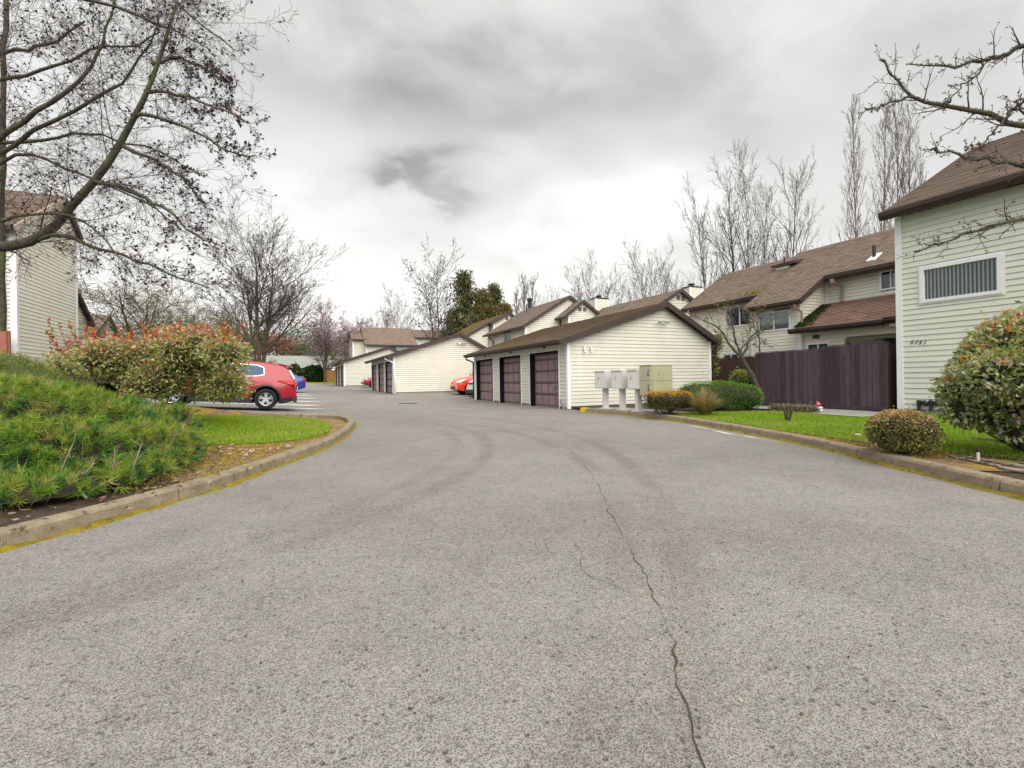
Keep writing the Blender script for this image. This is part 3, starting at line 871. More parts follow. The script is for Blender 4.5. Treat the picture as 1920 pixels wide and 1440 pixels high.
        if detail or True:
            for r in range(5):
                zz = zb + .02 + r * dh
                hh = dh if r < 4 else dh * .5
                for q in range(4):
                    yy = ya + .05 + q * dw
                    pm = MB(); x_ = x0 + rec - .001
                    o_, i_ = .045, .075; dpt = .024
                    z_a, z_b, y_a, y_b = zz + o_, zz + hh - o_ * .8, yy + o_, yy + dw - o_
                    if z_b - z_a < .05: continue
                    A4 = [(x_, y_a, z_a), (x_, y_b, z_a), (x_, y_b, z_b), (x_, y_a, z_b)]
                    e2 = min(.03, (z_b - z_a) * .3)
                    B4 = [(x_ - dpt, y_a + e2, z_a + e2), (x_ - dpt, y_b - e2, z_a + e2), (x_ - dpt, y_b - e2, z_b - e2), (x_ - dpt, y_a + e2, z_b - e2)]
                    i0 = len(pm.v); pm.v += A4 + B4
                    for f in ((4, 7, 6, 5), (0, 4, 5, 1), (1, 5, 6, 2), (2, 6, 7, 3), (3, 7, 4, 0), (0, 1, 2, 3)): pm.f.append(f); pm.m.append(0)
                    pm.build('door_panel', DOORM, door)
                if r < 4:
                    MB().box((x0 + rec - .006, ya + .047, zz + hh - .006), (x0 + rec - .0005, yb - .047, zz + hh + .004)).build('section_joint', JAMB, door)
        yc = (ya + yb) / 2 - .1
        MB().tube([(x0 + rec - .03, yc, zb + .83), (x0 + rec - .03, yc, zb + .91)], .012, 6).box((x0 + rec - .022, yc - .035, zb + .84), (x0 + rec - .0015, yc + .035, zb + .87)).build('handle', DARK, door)
        if detail:
            MB().box((x0 - .03, yc - .12, z0 + 2.17), (x0 - .0235, yc + .12, z0 + 2.235)).build('number_plaque', TRIM, root)
            MB().box((x0 + rec - .012, ya + .3, zb + .012), (x0 + rec + .002, yb - .1, zb + .028)).build('door_sill', METAL, door)
            if di == 0:
                MB().box((x0 + rec - .026, ya + .25, zb + .74), (x0 + rec - .016, ya + .62, zb + .752)).box((x0 + rec - .026, ya + .2, zb + 1.20), (x0 + rec - .016, ya + .55, zb + 1.212)).build('dent_crease', JAMB, door)
    # inside floor and dark closing wall
    MB().box((x0 + .45, y0 + .05, z0 - .02), (x0 + .47, y0 + L - .05, z0 + 2.3)).build('inner_wall', INNER, root)
    return root


D1 = [(.59, 2.81), (3.66, 5.88), (6.68, 8.92)]
g1 = garage(8.36, 13.84, 0., 9.22, 'nearest cream garage with three mauve doors behind the mailboxes', D1, True, shm=SHT)
g2 = garage(5.37, 29.19, .27, 9.3, 'middle cream garage with a white downspout on its corner', [(.4, 2.8), (3.46, 5.86), (6.64, 9.0)], False, shm=SHM, white_spout=True, rise=.12)
g3 = garage(4.05, 47.0, .62, 10.9, 'farthest cream garage beside the blossoming tree', [(.5, 3.2), (4.1, 6.8), (7.6, 10.4)], False, rise=.1)


def spotlight_fixture(root, x, y, z, heads=2, s=1.):
    b = MB(); b.box((x - .06 * s, y - .03, z - .05 * s), (x + .06 * s, y - .002, z + .05 * s)); r = b.build('flood_lamp', BOXM, root)
    for k, dx in enumerate((-.14, .12, .25)[:heads + (1 if heads > 1 else 0)]):
        m = MB(); m.tube([(x + dx * s * .5, y - .05, z), (x + dx * s, y - .09, z + .01), (x + dx * s * 1.35, y - .2, z - .05)], [.012, .03 * s, .065 * s], 10)
        m.build('lamp_head', METAL, r, smooth=False)


spotlight_fixture(g1, 12.35, 13.80, 3.12, s=.8)
spotlight_fixture(g2, 9.55, 29.15, .27 + 3.15)
for xx in (9.0, 9.27):
    MB().box((xx - .035, 13.76, 2.02), (xx + .035, 13.82, 2.16)).tube([(xx, 13.76, 2.0), (xx, 13.72, 1.94)], .028, 8).build('wall_light', BOXM, g1)
MB().tube([(8.29, 14.0, .02), (8.29, 14.0, .20), (8.29, 14.08, .26)], .035, 8).box((8.24, 14.06, .2), (8.33, 14.2, .34)).build('tap', METAL, g1)


def gable_house(label, x0, x1, y0, y1, zb, eL, eR, xa, za, wallm=CREAM, shm=None, name='townhouse', over=.3, group='townhouses behind the garages', facing='y', vents=None, wins=(), gut=True, single=False, root=None, trims=True, exp=.15):
    """house whose gable faces the camera side (y0); xa, za ridge"""
    shm = shm or SHB
    root = root or empty(name, (x0, y0, zb), label, 'house', group)
    L = y1 - y0
    siding(root, (x0, y0), (1, 0), (0, -1), [(0, eL), (xa - x0, za), (x1 - x0, eR)], zb, wallm, single=single, exp=exp)
    holes = [(w[0], w[1], w[2], w[3]) for w in wins]
    siding(root, (x0, y1), (0, -1), (-1, 0), [(0, eL), (L, eL)], zb, wallm, holes=holes, single=False, exp=exp)
    pane_wall(root, [(x1, y0, zb), (x1, y1, zb), (x1, y1, eR), (x1, y0, eR)], wallm)
    pane_wall(root, [(x1, y1, zb), (x0, y1, zb), (x0, y1, eL), (xa, y1, za), (x1, y1, eR)], wallm)
    s1 = (za - eL) / (xa - x0); s2 = (za - eR) / (x1 - xa); ro = .2
    A = Vector((x0 - over, y0 - ro, eL - over * s1 + .14)); B = Vector((xa, y0 - ro, za + .14)); Cc = Vector((x1 + over, y0 - ro, eR - over * s2 + .14)); dy = Vector((0, L + 2 * ro, 0))
    shingles(root, A + dy, A, B, B + dy, shm, course=.2)
    shingles(root, Cc, Cc + dy, B + dy, B, shm, course=.2)
    bar(root, 'rake_board', A + Vector((0, -.02, -.08)), B + Vector((0, -.02, -.08)), .035, .20, TRIM)
    bar(root, 'rake_board', B + Vector((0, -.021, -.081)), Cc + Vector((0, -.021, -.08)), .034, .20, TRIM)
    if gut: MB().box((A.x - .12, A.y - .02, A.z - .15), (A.x - .005, A.y + L + 2 * ro, A.z + .0)).build('gutter', TRIM, root)
    if trims:
        MB().box((x0 - .03, y0 - .03, zb), (x0 + .11, y0 - .003, eL - .02)).box((x0 - .03, y0 - .002, zb), (x0 - .003, y0 + .11, eL - .02)).build('corner_board', WHITE, root)
        MB().box((x1 - .11, y0 - .03, zb), (x1 + .03, y0 - .003, eR - .02)).build('corner_board', WHITE, root)
    if vents:
        for vx, vz in vents:
            MB().box((vx - .13, y0 - .04, vz - .14), (vx + .13, y0 - .02, vz + .14)).build('gable_vent', mat('vent_brown', (.11, .075, .065), (.15, .105, .09)), root)
    for w in wins:
        window(root, (x0, y1), (0, -1), (-1, 0), *w, mull=(.5,), blind='curtain', frame=METAL)
    return root


def chimney(root, x, y, z0, z1, w=1.0, d=.7):
    o = MB()
    c = MB(); c.box((x - w / 2, y - d / 2, z0), (x + w / 2, y + d / 2, z1)); ch = c.build('chimney', CREAM, root)
    for cx in (-1, 1):
        MB().box((x + cx * (w / 2) - .07 + cx * .02, y - d / 2 - .025, z0), (x + cx * (w / 2) + .07 + cx * .0, y - d / 2 - .003, z1 - .03)).build('corner_board', WHITE, ch)
    MB().box((x - w / 2 - .06, y - d / 2 - .06, z1 + .001), (x + w / 2 + .06, y + d / 2 + .06, z1 + .07)).build('chimney_cap', DARK, ch)
    MB().tube([(x - .05, y, z1 + .07), (x - .05, y, z1 + .22), (x - .05, y, z1 + .23), (x - .05, y, z1 + .30)], [.17, .17, .24, .22], 10).build('flue_cap', DARK, ch)
    for i in range(int((z1 - z0) / .15)):
        zz = z0 + i * .15
        MB().box((x - w / 2 + .07, y - d / 2 - .016, zz), (x + w / 2 - .07, y - d / 2 - .002, zz + .13)).build('siding_board', CREAM, ch)


# ---- middle row of townhouses
m2 = gable_house('townhouse gable with two small vents behind the nearest garage ridge', 16.8, 24.4, 22., 29.6, .1, 3.7, 4.35, 21.2, 6.22, vents=[(21.13, 5.86), (21.5, 5.84)], single=False)
chimney(m2, 25.3, 25.0, 3.5, 7.25, 1.05)
m1 = gable_house('townhouse with a big saltbox gable rising over the nearest garage', 14.7, 21.8, 30., 37.2, .2, 4.83, 4.83, 18.28, 7.0, wins=[(3.4, 4.75, 3.1, 4.62)], single=False)
gable_house(None, 17.55, 20.3, 28.85, 29.98, .2, 5.62, 5.45, 18.72, 6.5, vents=[(18.5, 6.0), (18.9, 6.0)], root=m1, over=.5, gut=False)
MB().tube([(14.3, 35.9, 4.5), (14.6, 35.8, 4.2), (14.62, 35.8, .6)], .05, 6).build('downspout', TRIM, m1)
MB().tube([(17.5, 29.9, 5.3), (17.5, 29.9, 3.)], .05, 6).build('downspout', TRIM, m1)
chimney(m1, 22.1, 31.6, 3.5, 7.35, 1.15)
MB().tube([(17.3, 35.0, 6.4), (17.3, 35.0, 7.2)], .05, 6).build('vent_pipe', DARK, m1)
MB().tube([(18.6, 37, 6.8), (18.6, 37, 7.9), (18.6, 37, 7.91), (18.6, 37, 8.1)], [.18, .18, .26, .26], 8).build('flue_cap', DARK, m1)
m0 = gable_house('farther townhouse with a mossy saltbox roof left of the big gable', 13.9, 20.6, 42.7, 51.5, .4, 4.75, 5.7, 18.6, 7.4, shm=SHM)
gable_house(None, 17.2, 20.3, 42.0, 42.68, .4, 6.5, 6.5, 18.85, 7.4, vents=[(18.6, 6.95), (19.1, 6.95)], root=m0, over=.35, gut=False)
MB().tube([(17.0, 42.5, 6.4), (17.0, 42.5, 2.)], .06, 6).build('downspout', TRIM, m0)


def long_house(label, x0, x1, y0, y1, zb, ez, rz_, wins=(), shm=None, name='townhouse', group='townhouses behind the garages', wallm=CREAM, over=.35):
    """eave faces the camera side (y0), ridge along x"""
    shm = shm or SHB
    root = empty(name, (x0, y0, zb), label, 'house', group); ym = (y0 + y1) / 2
    siding(root, (x0, y0), (1, 0), (0, -1), [(0, ez), (x1 - x0, ez)], zb, wallm, holes=[w for w in wins], single=False, exp=.16)
    siding(root, (x0, y1), (0, -1), (-1, 0), [(0, ez), ((y1 - y0) / 2, rz_), (y1 - y0, ez)], zb, wallm, single=False, exp=.16)
    pane_wall(root, [(x1, y0, zb), (x1, y1, zb), (x1, y1, ez), (x1, ym, rz_), (x1, y0, ez)], wallm)
    pane_wall(root, [(x1, y1, zb), (x0, y1, zb), (x0, y1, ez), (x1, y1, ez)], wallm)
    s = (rz_ - ez) / (ym - y0)
    A = Vector((x0 - .2, y0 - over, ez - over * s + .14)); R = Vector((x0 - .2, ym, rz_ + .14)); B = Vector((x0 - .2, y1 + over, ez - over * s + .14)); dx = Vector((x1 - x0 + .4, 0, 0))
    shingles(root, A, A + dx, R + dx, R, shm, course=.2)
    shingles(root, B + dx, B, R, R + dx, shm, course=.2)
    for xx in (x0 - .22, x1 + .22):
        bar(root, 'rake_board', (xx, A.y, A.z - .08), (xx, R.y, R.z - .08), .03, .2, TRIM)
        bar(root, 'rake_board', (xx, R.y, R.z - .081), (xx, B.y, B.z - .08), .031, .2, TRIM)
    MB().box((A.x, A.y - .12, A.z - .15), (A.x + dx.x, A.y - .005, A.z)).build('gutter', TRIM, root)
    MB().box((x0 - .03, y0 - .03, zb), (x0 + .12, y0 - .003, ez - .05)).build('corner_board', WHITE, root)
    for w in wins: window(root, (x0, y0), (1, 0), (0, -1), *w, blind='curtain', frame=METAL)
    return root


f1 = long_house('far townhouse whose brown roof slope faces the drive over the farthest garage', 7.8, 13.9, 60.5, 67.6, .7, 5.7, 8.0, wins=[(2.75, 4.6, 4.3, 5.5)])
long_house('narrow low wing at the left end of the far townhouse', 6.35, 7.75, 61.5, 66.5, .7, 6.35, 7.5)
f2 = long_house('far townhouse with a brown roof right of the slender tree', 16.2, 27., 70., 77., 1., 7.5, 8.9, shm=SHB)
lh = long_house('low house with a pale grey roof beyond the back fence', -5.5, 4.6, 74., 84., 1.4, 3.15, 5.0, name='bungalow', group='houses past the back fence', shm=shingle_mat('roof_shingle_grey', (.26, .28, .26), (.36, .38, .36), (.31, .33, .31)))
long_house('half hidden house with brown roof behind the left hedge', -28.5, -13.8, 44, 52, 1.5, 4.2, 6.6, name='house', group='houses past the back fence')

# ---- large townhouse on the right with the stepped roof
h3 = empty('townhouse', (18.3, 8., .1), 'long townhouse with stepped brown roofs and two wide upper windows behind the fence', 'house', 'townhouses on the right')
zb = .12
# unit 1
O1 = (19.3, 19.25); w1 = [(19.25 - 16.95, 19.25 - 15.25, 3.42, 4.42), (2.15, 3.1, 1.25, 2.15), (3.75, 4.45, 1.3, 2.1), (-.1 + .0, .45, 3.0, 3.7)]
siding(h3, O1, (0, -1), (-1, 0), [(0, 4.6), (4.5, 4.6)], zb, CREAMY, holes=w1[:3], single=False)
for i, w in enumerate(w1[:3]): window(h3, O1, (0, -1), (-1, 0), *w, blind=None, fw=.06)
window(h3, O1, (0, -1), (-1, 0), 1.05, 1.6, 2.75, 3.4, blind=None, mull=())
# unit 2
O2 = (18.3, 14.7); w2 = [(.38, 1.85, 2.92, 3.72)]
siding(h3, O2, (0, -1), (-1, 0), [(0, 3.95), (2.2, 3.95)], zb, CREAMY, holes=w2, single=True)
window(h3, O2, (0, -1), (-1, 0), *w2[0], blind='half', fw=.055, casing=.03)
siding(h3, (18.3, 12.46), (1, 0), (0, -1), [(0, 3.97), (1.6, 5.0)], 2.75, CREAMY, single=True)
siding(h3, (18.3, 14.7), (1, 0), (0, 1), [(0, 3.97), (1.0, 4.6)], zb, CREAMY, single=False)
# low wall
O3 = (18.3, 12.46); w3 = [(.28, 1.15, 1.35, 2.27), (1.75, 3.6, .15, 2.30)]
siding(h3, O3, (0, -1), (-1, 0), [(0.03, 2.78), (5.6, 2.78)], zb, CREAMY, holes=w3, single=True)
window(h3, O3, (0, -1), (-1, 0), *w3[0], blind='half', fw=.05, casing=.02)
window(h3, O3, (0, -1), (-1, 0), *w3[1], blind=None, fw=.04, frame=mat('olive_frame', (.18, .17, .09)), casing=.05, name='sliding_door')
# upper recessed wall
O4 = (19.9, 12.44); w4 = [(2.02, 2.72, 4.15, 4.86)]
siding(h3, O4, (0, -1), (-1, 0), [(0.0, 5.1), (5.5, 5.1)], 3.85, CREAMG, holes=w4, single=True)
window(h3, O4, (0, -1), (-1, 0), *w4[0], blind='curtain', fw=.05, casing=.02)
# roofs
k = .65


def R3(x, y): return Vector((x, y, 3.99 + k * (x - 17.9) + .02))


shingles(h3, R3(18.92, 19.45), R3(18.92, 14.78), R3(22.3, 14.78), R3(22.3, 19.45), SHB)
shingles(h3, R3(17.9, 14.78), R3(17.9, 12.22), R3(22.62, 12.22), R3(22.62, 14.78) + Vector((0, .0, 0)), SHB)
shingles(h3, R3(19.5, 12.22), R3(19.5, 6.8), R3(22.62, 6.8), R3(22.62, 12.22), SHB)
shingles(h3, R3(22.0, 15.4), R3(22.0, 14.78), R3(22.62, 14.78), R3(22.62, 15.4), SHB)
# back slopes
for (ya, yb, xr) in ((14.78, 19.45, 22.3), (6.8, 15.4, 22.62)):
    r_ = R3(xr, ya); e_ = Vector((27.2, ya, 4.5)); dy = Vector((0, yb - ya, 0))
    shingles(h3, e_, e_ + dy, r_ + dy, r_, SHB)
pane_wall(h3, [(27, 6.9, 0), (27, 19.3, 0), (27, 19.3, 4.5), (27, 6.9, 4.5)], CREAM)
siding(h3, (27, 19.3), (-1, 0), (0, 1), [(0, 4.5), (4.7, 6.8), (7.7, 4.6)], zb, CREAM, single=False)
siding(h3, (19.3, 19.25), (0, -1), (-1, 0), [(0, .2), (.01, .2)], .1, CREAM, single=False)
# low roof
shingles(h3, (17.88, 12.42, 2.86), (17.88, 6.8, 2.86), (19.9, 6.8, 3.95), (19.9, 12.42, 3.95), SHR)
# mossy corner of the low roof
# fascias and gutters


def gutter(root, a, b, m=TRIM, h=.15, w=.11, name='gutter'):
    a = Vector(a); b = Vector(b)
    return MB().prism([a + Vector((0, 0, .02)), a + Vector((-w, 0, .02)), a + Vector((-w * .95, 0, -h * .45)), a + Vector((-w * .35, 0, -h)), a + Vector((0, 0, -h))], b - a).build(name, m, root)


gutter(h3, (18.9, 14.8, 4.60), (18.9, 19.5, 4.60)); gutter(h3, (17.88, 12.2, 3.97), (17.88, 14.84, 3.97)); gutter(h3, (19.48, 6.8, 5.0), (19.48, 12.2, 5.0), h=.2)
gutter(h3, (17.86, 9.25, 2.84), (17.86, 12.6, 2.84), TRIMD, h=.17, w=.13); gutter(h3, (17.84, 6.8, 2.90), (17.84, 9.24, 2.90), TRIM, h=.18, w=.14)
for a, b in ((R3(17.9, 12.18), R3(19.55, 12.18)), (R3(17.9, 14.80), R3(18.95, 14.80)), (R3(18.9, 19.48), R3(22.3, 19.48))):
    bar(h3, 'rake_board', a + Vector((0, 0, -.09)), b + Vector((0, 0, -.09)), .035, .2, TRIM)
MB().box((18.26, 12.42, 2.7), (18.285, 12.56, 3.9)).box((18.26, 12.425, .12), (18.285, 12.54, 2.69)).build('corner_board', WHITE, h3)
MB().box((18.27, 14.60, .12), (18.28, 14.74, 3.9)).box((18.27, 14.705, .12), (18.34, 14.73, 3.9)).build('corner_board', WHITE, h3)
MB().box((19.26, 19.14, .12), (19.275, 19.27, 4.5)).build('corner_board', WHITE, h3)
MB().box((19.87, 12.35, 3.9), (19.885, 12.43, 5.0)).build('corner_board', WHITE, h3)
MB().tube([(17.84, 12.36, 3.83), (17.84, 12.36, 3.72), (18.16, 12.30, 3.55), (18.2, 12.30, 2.95)], .045, 6).build('downspout', COPPER, h3)
MB().box((19.40, 11.80, 4.68), (19.5, 11.95, 4.85)).tube([(19.45, 11.87, 4.7), (19.78, 11.75, 4.55), (19.8, 11.75, 3.95)], .05, 6).build('downspout', COPPER, h3)
MB().tube([(18.22, 12.36, 2.66), (18.22, 12.36, .2)], .045, 6).build('downspout', WHITE, h3)
MB().tube([(20.15, 10.75, 5.4), (20.15, 10.75, 5.95)], .06, 8).build('vent_pipe', DARK, h3)
MB().prism([(19.9, 10.6, 5.33), (19.9, 10.9, 5.33), (20.4, 10.9, 5.65), (20.4, 10.6, 5.65)], (-.02, 0, .035)).build('vent_flashing', WHITE, h3)
MB().tube([(21.4, 15.3, 6.2), (21.4, 15.3, 6.75)], .04, 6).build('vent_pipe', DARK, h3)
# small clerestory step between the two roof slopes
MB().prism([(21.1, 15.55, 6.08), (21.1, 14.9, 6.08), (21.1, 14.9, 6.22), (21.1, 15.55, 6.22)], (.5, 0, .1)).build('clerestory', CREAMY, h3)
MB().prism([(21.0, 15.7, 6.23), (21.0, 14.5, 6.23), (21.0, 14.5, 6.36), (21.0, 15.7, 6.36)], (.75, 0, .15)).build('clerestory_roof', TRIM, h3)
spot = MB(); spot.box((18.2, 11.7, 2.45), (18.28, 11.9, 2.58)); spot.build('wall_light', TRIM, h3)
MB().box((17.95, 8.95, 2.62), (18.28, 9.15, 2.72)).build('eave_bracket', CREAMY, h3)


def text(root, s, loc, size, rotz, m, shear=.25, name='house_number', tilt=0., sx=1.):
    cu = bpy.data.curves.new(name, 'FONT'); cu.body = s; cu.size = size; cu.extrude = .003; cu.shear = shear; cu.space_character = 1.45; cu.offset = .001
    tmp = bpy.data.objects.new(name, cu); me = bpy.data.meshes.new_from_object(tmp); bpy.data.objects.remove(tmp); bpy.data.curves.remove(cu)
    me.materials.clear(); me.materials.append(m)
    o = bpy.data.objects.new(name, me); COL.objects.link(o); o.parent = root
    w = wloc(root); o.location = Vector(loc) - w
    o.matrix_local = Matrix.Translation(Vector(loc) - w) @ Matrix.Rotation(rotz, 4, 'Z') @ Matrix.Rotation(math.pi / 2, 4, 'X') @ Matrix.Rotation(tilt, 4, 'Z') @ Matrix.Diagonal((sx, 1, 1, 1))
    return o


text(h3, '575', (18.27, 14.5, 1.78), .19, -math.pi / 2, DARK, 0., sx=.9)

# ---- nearest townhouse at the right edge
X4 = 13.27
h4 = empty('townhouse', (X4, 6.58, .12), 'two storey green cream townhouse numbered 5751 at the right edge', 'house', 'townhouses on the right')
O = (X4, 6.58)
w = (6.58 - 6.11, 6.58 - 4.70, 2.67, 3.50)
siding(h4, O, (0, -1), (-1, 0), [(0.1, 4.80), (7.6, 4.80)], .20, CREAMG, holes=[w], single=True, exp=.124, lip=.02, gap=.0055)
window(h4, O, (0, -1), (-1, 0), *w, fw=.075, mull=(), blind='vert', casing=.035, depth=.06)
MB().box((X4 - .035, 6.475, .14), (X4 - .004, 6.61, 4.80)).box((X4 - .003, 6.582, .14), (X4 + .1, 6.61, 4.80)).build('corner_board', WHITE, h4)
MB().box((X4 + .0, -1., -.1), (X4 + .2, 6.56, .19)).build('foundation', FOUND, h4)
siding(h4, (21.4, 6.58), (-1, 0), (0, 1), [(0, 4.8), (4., 7.15), (8.1, 4.8)], .2, CREAMG, single=False)
pane_wall(h4, [(X4 + .1, -1, .1), (21.4, -1, .1), (21.4, -1, 4.8), (17.39, -1, 7.1), (X4 + .1, -1, 4.8)], CREAMG)
A = Vector((12.93, 6.70, 4.93)); R_ = Vector((17.39, 6.70, 7.35)); dy = Vector((0, -8.2, 0))
shingles(h4, A, A + dy, R_ + dy, R_, SHB)
B_ = Vector((21.8, 6.70, 4.93)); shingles(h4, B_ + dy, B_, R_, R_ + dy, SHB)
bar(h4, 'rake_board', A + Vector((0, .02, -.085)), R_ + Vector((0, .02, -.085)), .03, .17, TRIM)
gutter(h4, (12.92, 6.74, 4.90), (12.92, -1.5, 4.90), h=.16, w=.12)
MB().box((12.925, -1.4, 4.74), (12.95, 6.7, 4.86)).build('fascia', TRIM, h4)
text(h4, '5751', (X4 - .026, 6.34, 1.745), .125, -math.pi / 2, DARK, .3, tilt=-.10, sx=.95)
for yy in (6.15, 5.92):         # meter elbows by the foundation
    MB().tube([(X4 - .08, yy, .18), (X4 - .08, yy, .34), (X4 - .08, yy - .1, .38), (X4 - .08, yy - .17, .33)], [.035, .04, .05, .055], 8).box((X4 - .12, yy - .03, .36), (X4 - .03, yy + .03, .42)).build('gas_meter', DARK, h4)
MB().box((X4 - .08, 4.2, .16), (X4 - .03, 5.3, .22)).build('wall_conduit', DARK, h4)

# ---- townhouse at the left edge
XL = -8.2
l1 = empty('townhouse', (XL, 20.49, 1.7), 'tall cream townhouse gable behind the branches at the left edge', 'house')
siding(l1, (XL, 20.49), (0, 1), (1, 0), [(0, 6.24), (3.37, 8.25), (4.65, 7.25)], 1.8, CREAMY, single=True, exp=.13)
siding(l1, (XL - .35, 25.15), (0, 1), (1, 0), [(0, 5.5), (2.1, 4.0)], 1.6, CREAMY, single=False)
siding(l1, (XL, 20.49), (-1, 0), (0, -1), [(0, 6.1), (8, 6.1)], 1.8, CREAMG, single=False, holes=[(.32, 1.3, 1.7, 3.4)])
pane_wall(l1, [(XL - .32, 20.5, 1.8), (XL - 1.3, 20.5, 1.8), (XL - 1.3, 20.5, 3.4), (XL - .32, 20.5, 3.4)], mat('purple_door', (.05, .02, .14)), name='door')
pane_wall(l1, [(XL - 8, 25.14, 1.8), (XL, 25.14, 1.8), (XL, 25.14, 7.2), (XL - 8, 25.14, 7.2)], CREAM)
a = Vector((XL + .12, 20.1, 6.14)); r = Vector((XL + .12, 23.86, 8.42)); b = Vector((XL + .12, 25.4, 7.22)); dx = Vector((-8.5, 0, 0))
shingles(l1, a + dx, a, r, r + dx, SHB)
shingles(l1, b, b + dx, r + dx, r, SHB)
bar(l1, 'rake_board', a + Vector((.02, 0, -.08)), r + Vector((.02, 0, -.08)), .03, .18, mat('pale_rake', (.5, .42, .34)), up=(0, 0, 1))
bar(l1, 'rake_board', r + Vector((.02, 0, -.08)), b + Vector((.02, 0, -.08)), .03, .22, TRIM)
a2 = Vector((XL - .2, 25.0, 5.75)); b2 = Vector((XL - .2, 27.6, 3.85)); shingles(l1, b2, b2 + dx, a2 + dx, a2, SHB)
bar(l1, 'rake_board', a2 + Vector((.02, 0, -.08)), b2 + Vector((.02, 0, -.08)), .03, .2, TRIM)
MB().box((XL - 8, 19.98, 6.0), (XL + .1, 20.09, 6.14)).build('gutter', TRIMD, l1)
MB().box((XL - .12, 20.455, 1.8), (XL + .03, 20.487, 6.1)).box((XL + .004, 20.488, 1.8), (XL + .03, 20.58, 6.2)).build('corner_board', WHITE, l1)
MB().box((XL - .36, 20.40, 1.8), (XL - .22, 20.48, 6.0)).build('downspout', WHITE, l1)
MB().box((XL + .003, 25.06, 1.8), (XL + .03, 25.17, 7.1)).build('corner_board', WHITE, l1)
MB().box((XL + .004, 25.18, 4.9), (XL + .03, 25.6, 5.1)).build('trim_block', COPPER, l1)
for yy in (23.3, 23.75):
    MB().box((XL + .018, yy, 7.35), (XL + .03, yy + .25, 7.75)).build('gable_vent', TRIM, l1)


# ------------------------------------------------------------------ fences
FENCES = [FENCEM, mat('purple_stain_faded', (.070, .047, .062), (.105, .074, .092), rough=.8, scale=3, stretch=(6, 6, .6), bump=.5, bscale=30, c3=(.09, .06, .075), s3=7, a3=.62),
          mat('purple_stain_dark', (.038, .024, .036), (.064, .041, .055), rough=.7, scale=3, stretch=(6, 6, .6), bump=.5, bscale=30, c3=(.07, .04, .05), s3=9, a3=.64)]
def board_fence(label, pts, hgt, m_, w=.14, zf=None, group='wooden fences', rnd=1, cap=True, gaps=(), kick=None, face=1):
    rg = random.Random(rnd); m = m_[0] if isinstance(m_, list) else m_
    a0 = Vector((*pts[0], 0)); root = empty('fence', (a0.x, a0.y, zf(a0.x, a0.y)), label, 'fence', group)
    for i in range(len(pts) - 1):
        a = Vector((*pts[i], 0)); b = Vector((*pts[i + 1], 0)); L = (b - a).length; t = (b - a) / L; n = Vector((t.y, -t.x, 0)) * face
        hh = hgt[i] if hasattr(hgt, '__len__') else hgt
        s = 0
        while s < L - .02:
            ww = min(w * rg.choice((.8, 1, 1, 1, 1.2)), L - s)
            p = a + t * (s + .002); q = a + t * (s + ww - rg.choice((.003, .005, .009)))
            z = zf(p.x, p.y); pr = rg.uniform(0, .018); dz = rg.uniform(-.004, .004); z0 = z + .03 + (kick or 0)
            mb = MB(); o = n * (pr)
            mb.prism([p + o + Vector((0, 0, z0)), q + o + Vector((0, 0, z0)), q + o + Vector((0, 0, z + hh + dz)), p + o + Vector((0, 0, z + hh + dz))], n * .018)
            mb.build('board', rg.choice(m_) if isinstance(m_, list) else m_, root)
            s += ww
        z = zf(a.x, a.y); zb_ = zf(b.x, b.y)
        for rz_ in (.35, hh - .3):
            bar(root, 'rail', a - n * .03 + Vector((0, 0, z + rz_)), b - n * .03 + Vector((0, 0, zb_ + rz_)), .04, .09, m)
        if kick:
            bar(root, 'kick_board', a + n * .025 + Vector((0, 0, z + .03 + kick / 2)), b + n * .025 + Vector((0, 0, zb_ + .03 + kick / 2)), .02, kick, m)
        if cap: bar(root, 'cap', a + Vector((0, 0, z + hh + .022)), b + Vector((0, 0, zb_ + hh + .022)), .07, .018, m)
        k = max(1, round(L / 2.2))
        for j in range(k + 1):
            c = a.lerp(b, j / k) - n * .06; zz = zf(c.x, c.y)
            MB().box((c.x - .04, c.y - .04, zz - .1), (c.x + .04, c.y + .04, zz + hh - .03)).build('post', m, root)
    return root


fa = board_fence('front length of the tall purple brown fence, nearer the right house', [(13.18, 8.28), (13.18, 6.86)], 1.69, FENCES, zf=hyard, rnd=2, kick=.09, face=-1 * -1)
fb = board_fence('longer purple brown fence length left of the step, behind the heather', [(13.25, 10.45), (13.25, 8.32)], 1.64, FENCES, zf=hyard, rnd=7)
fc = board_fence('short brown fence return between purple fence and the right house', [(13.2, 6.84), (14.6, 6.90)], 1.66, FENCEB, zf=hyard, rnd=4, face=1)
fd = board_fence('reddish brown fence behind the small pruned tree', [(17.0, 15.8), (17.0, 13.55)], 1.72, FENCEB, zf=hyard, rnd=5)
board_fence('return of the purple brown fence at its far end', [(13.25, 10.5), (18.2, 10.5)], 1.6, FENCEB, zf=hyard, rnd=6, face=-1)
board_fence('orange cedar fence at the back of the far lawn', [(-7, 69.5), (5.6, 69.5)], 1.45, CEDAR, w=.3, zf=hz, rnd=8, cap=False)
board_fence('low reddish fence beside the left townhouse', [(-12.5, 20.0), (-8.22, 20.0)], .95, mat('red_fence_stain', (.26, .10, .07), (.32, .13, .09)), w=.16, zf=lambda x, y: 1.9, rnd=9, cap=False)


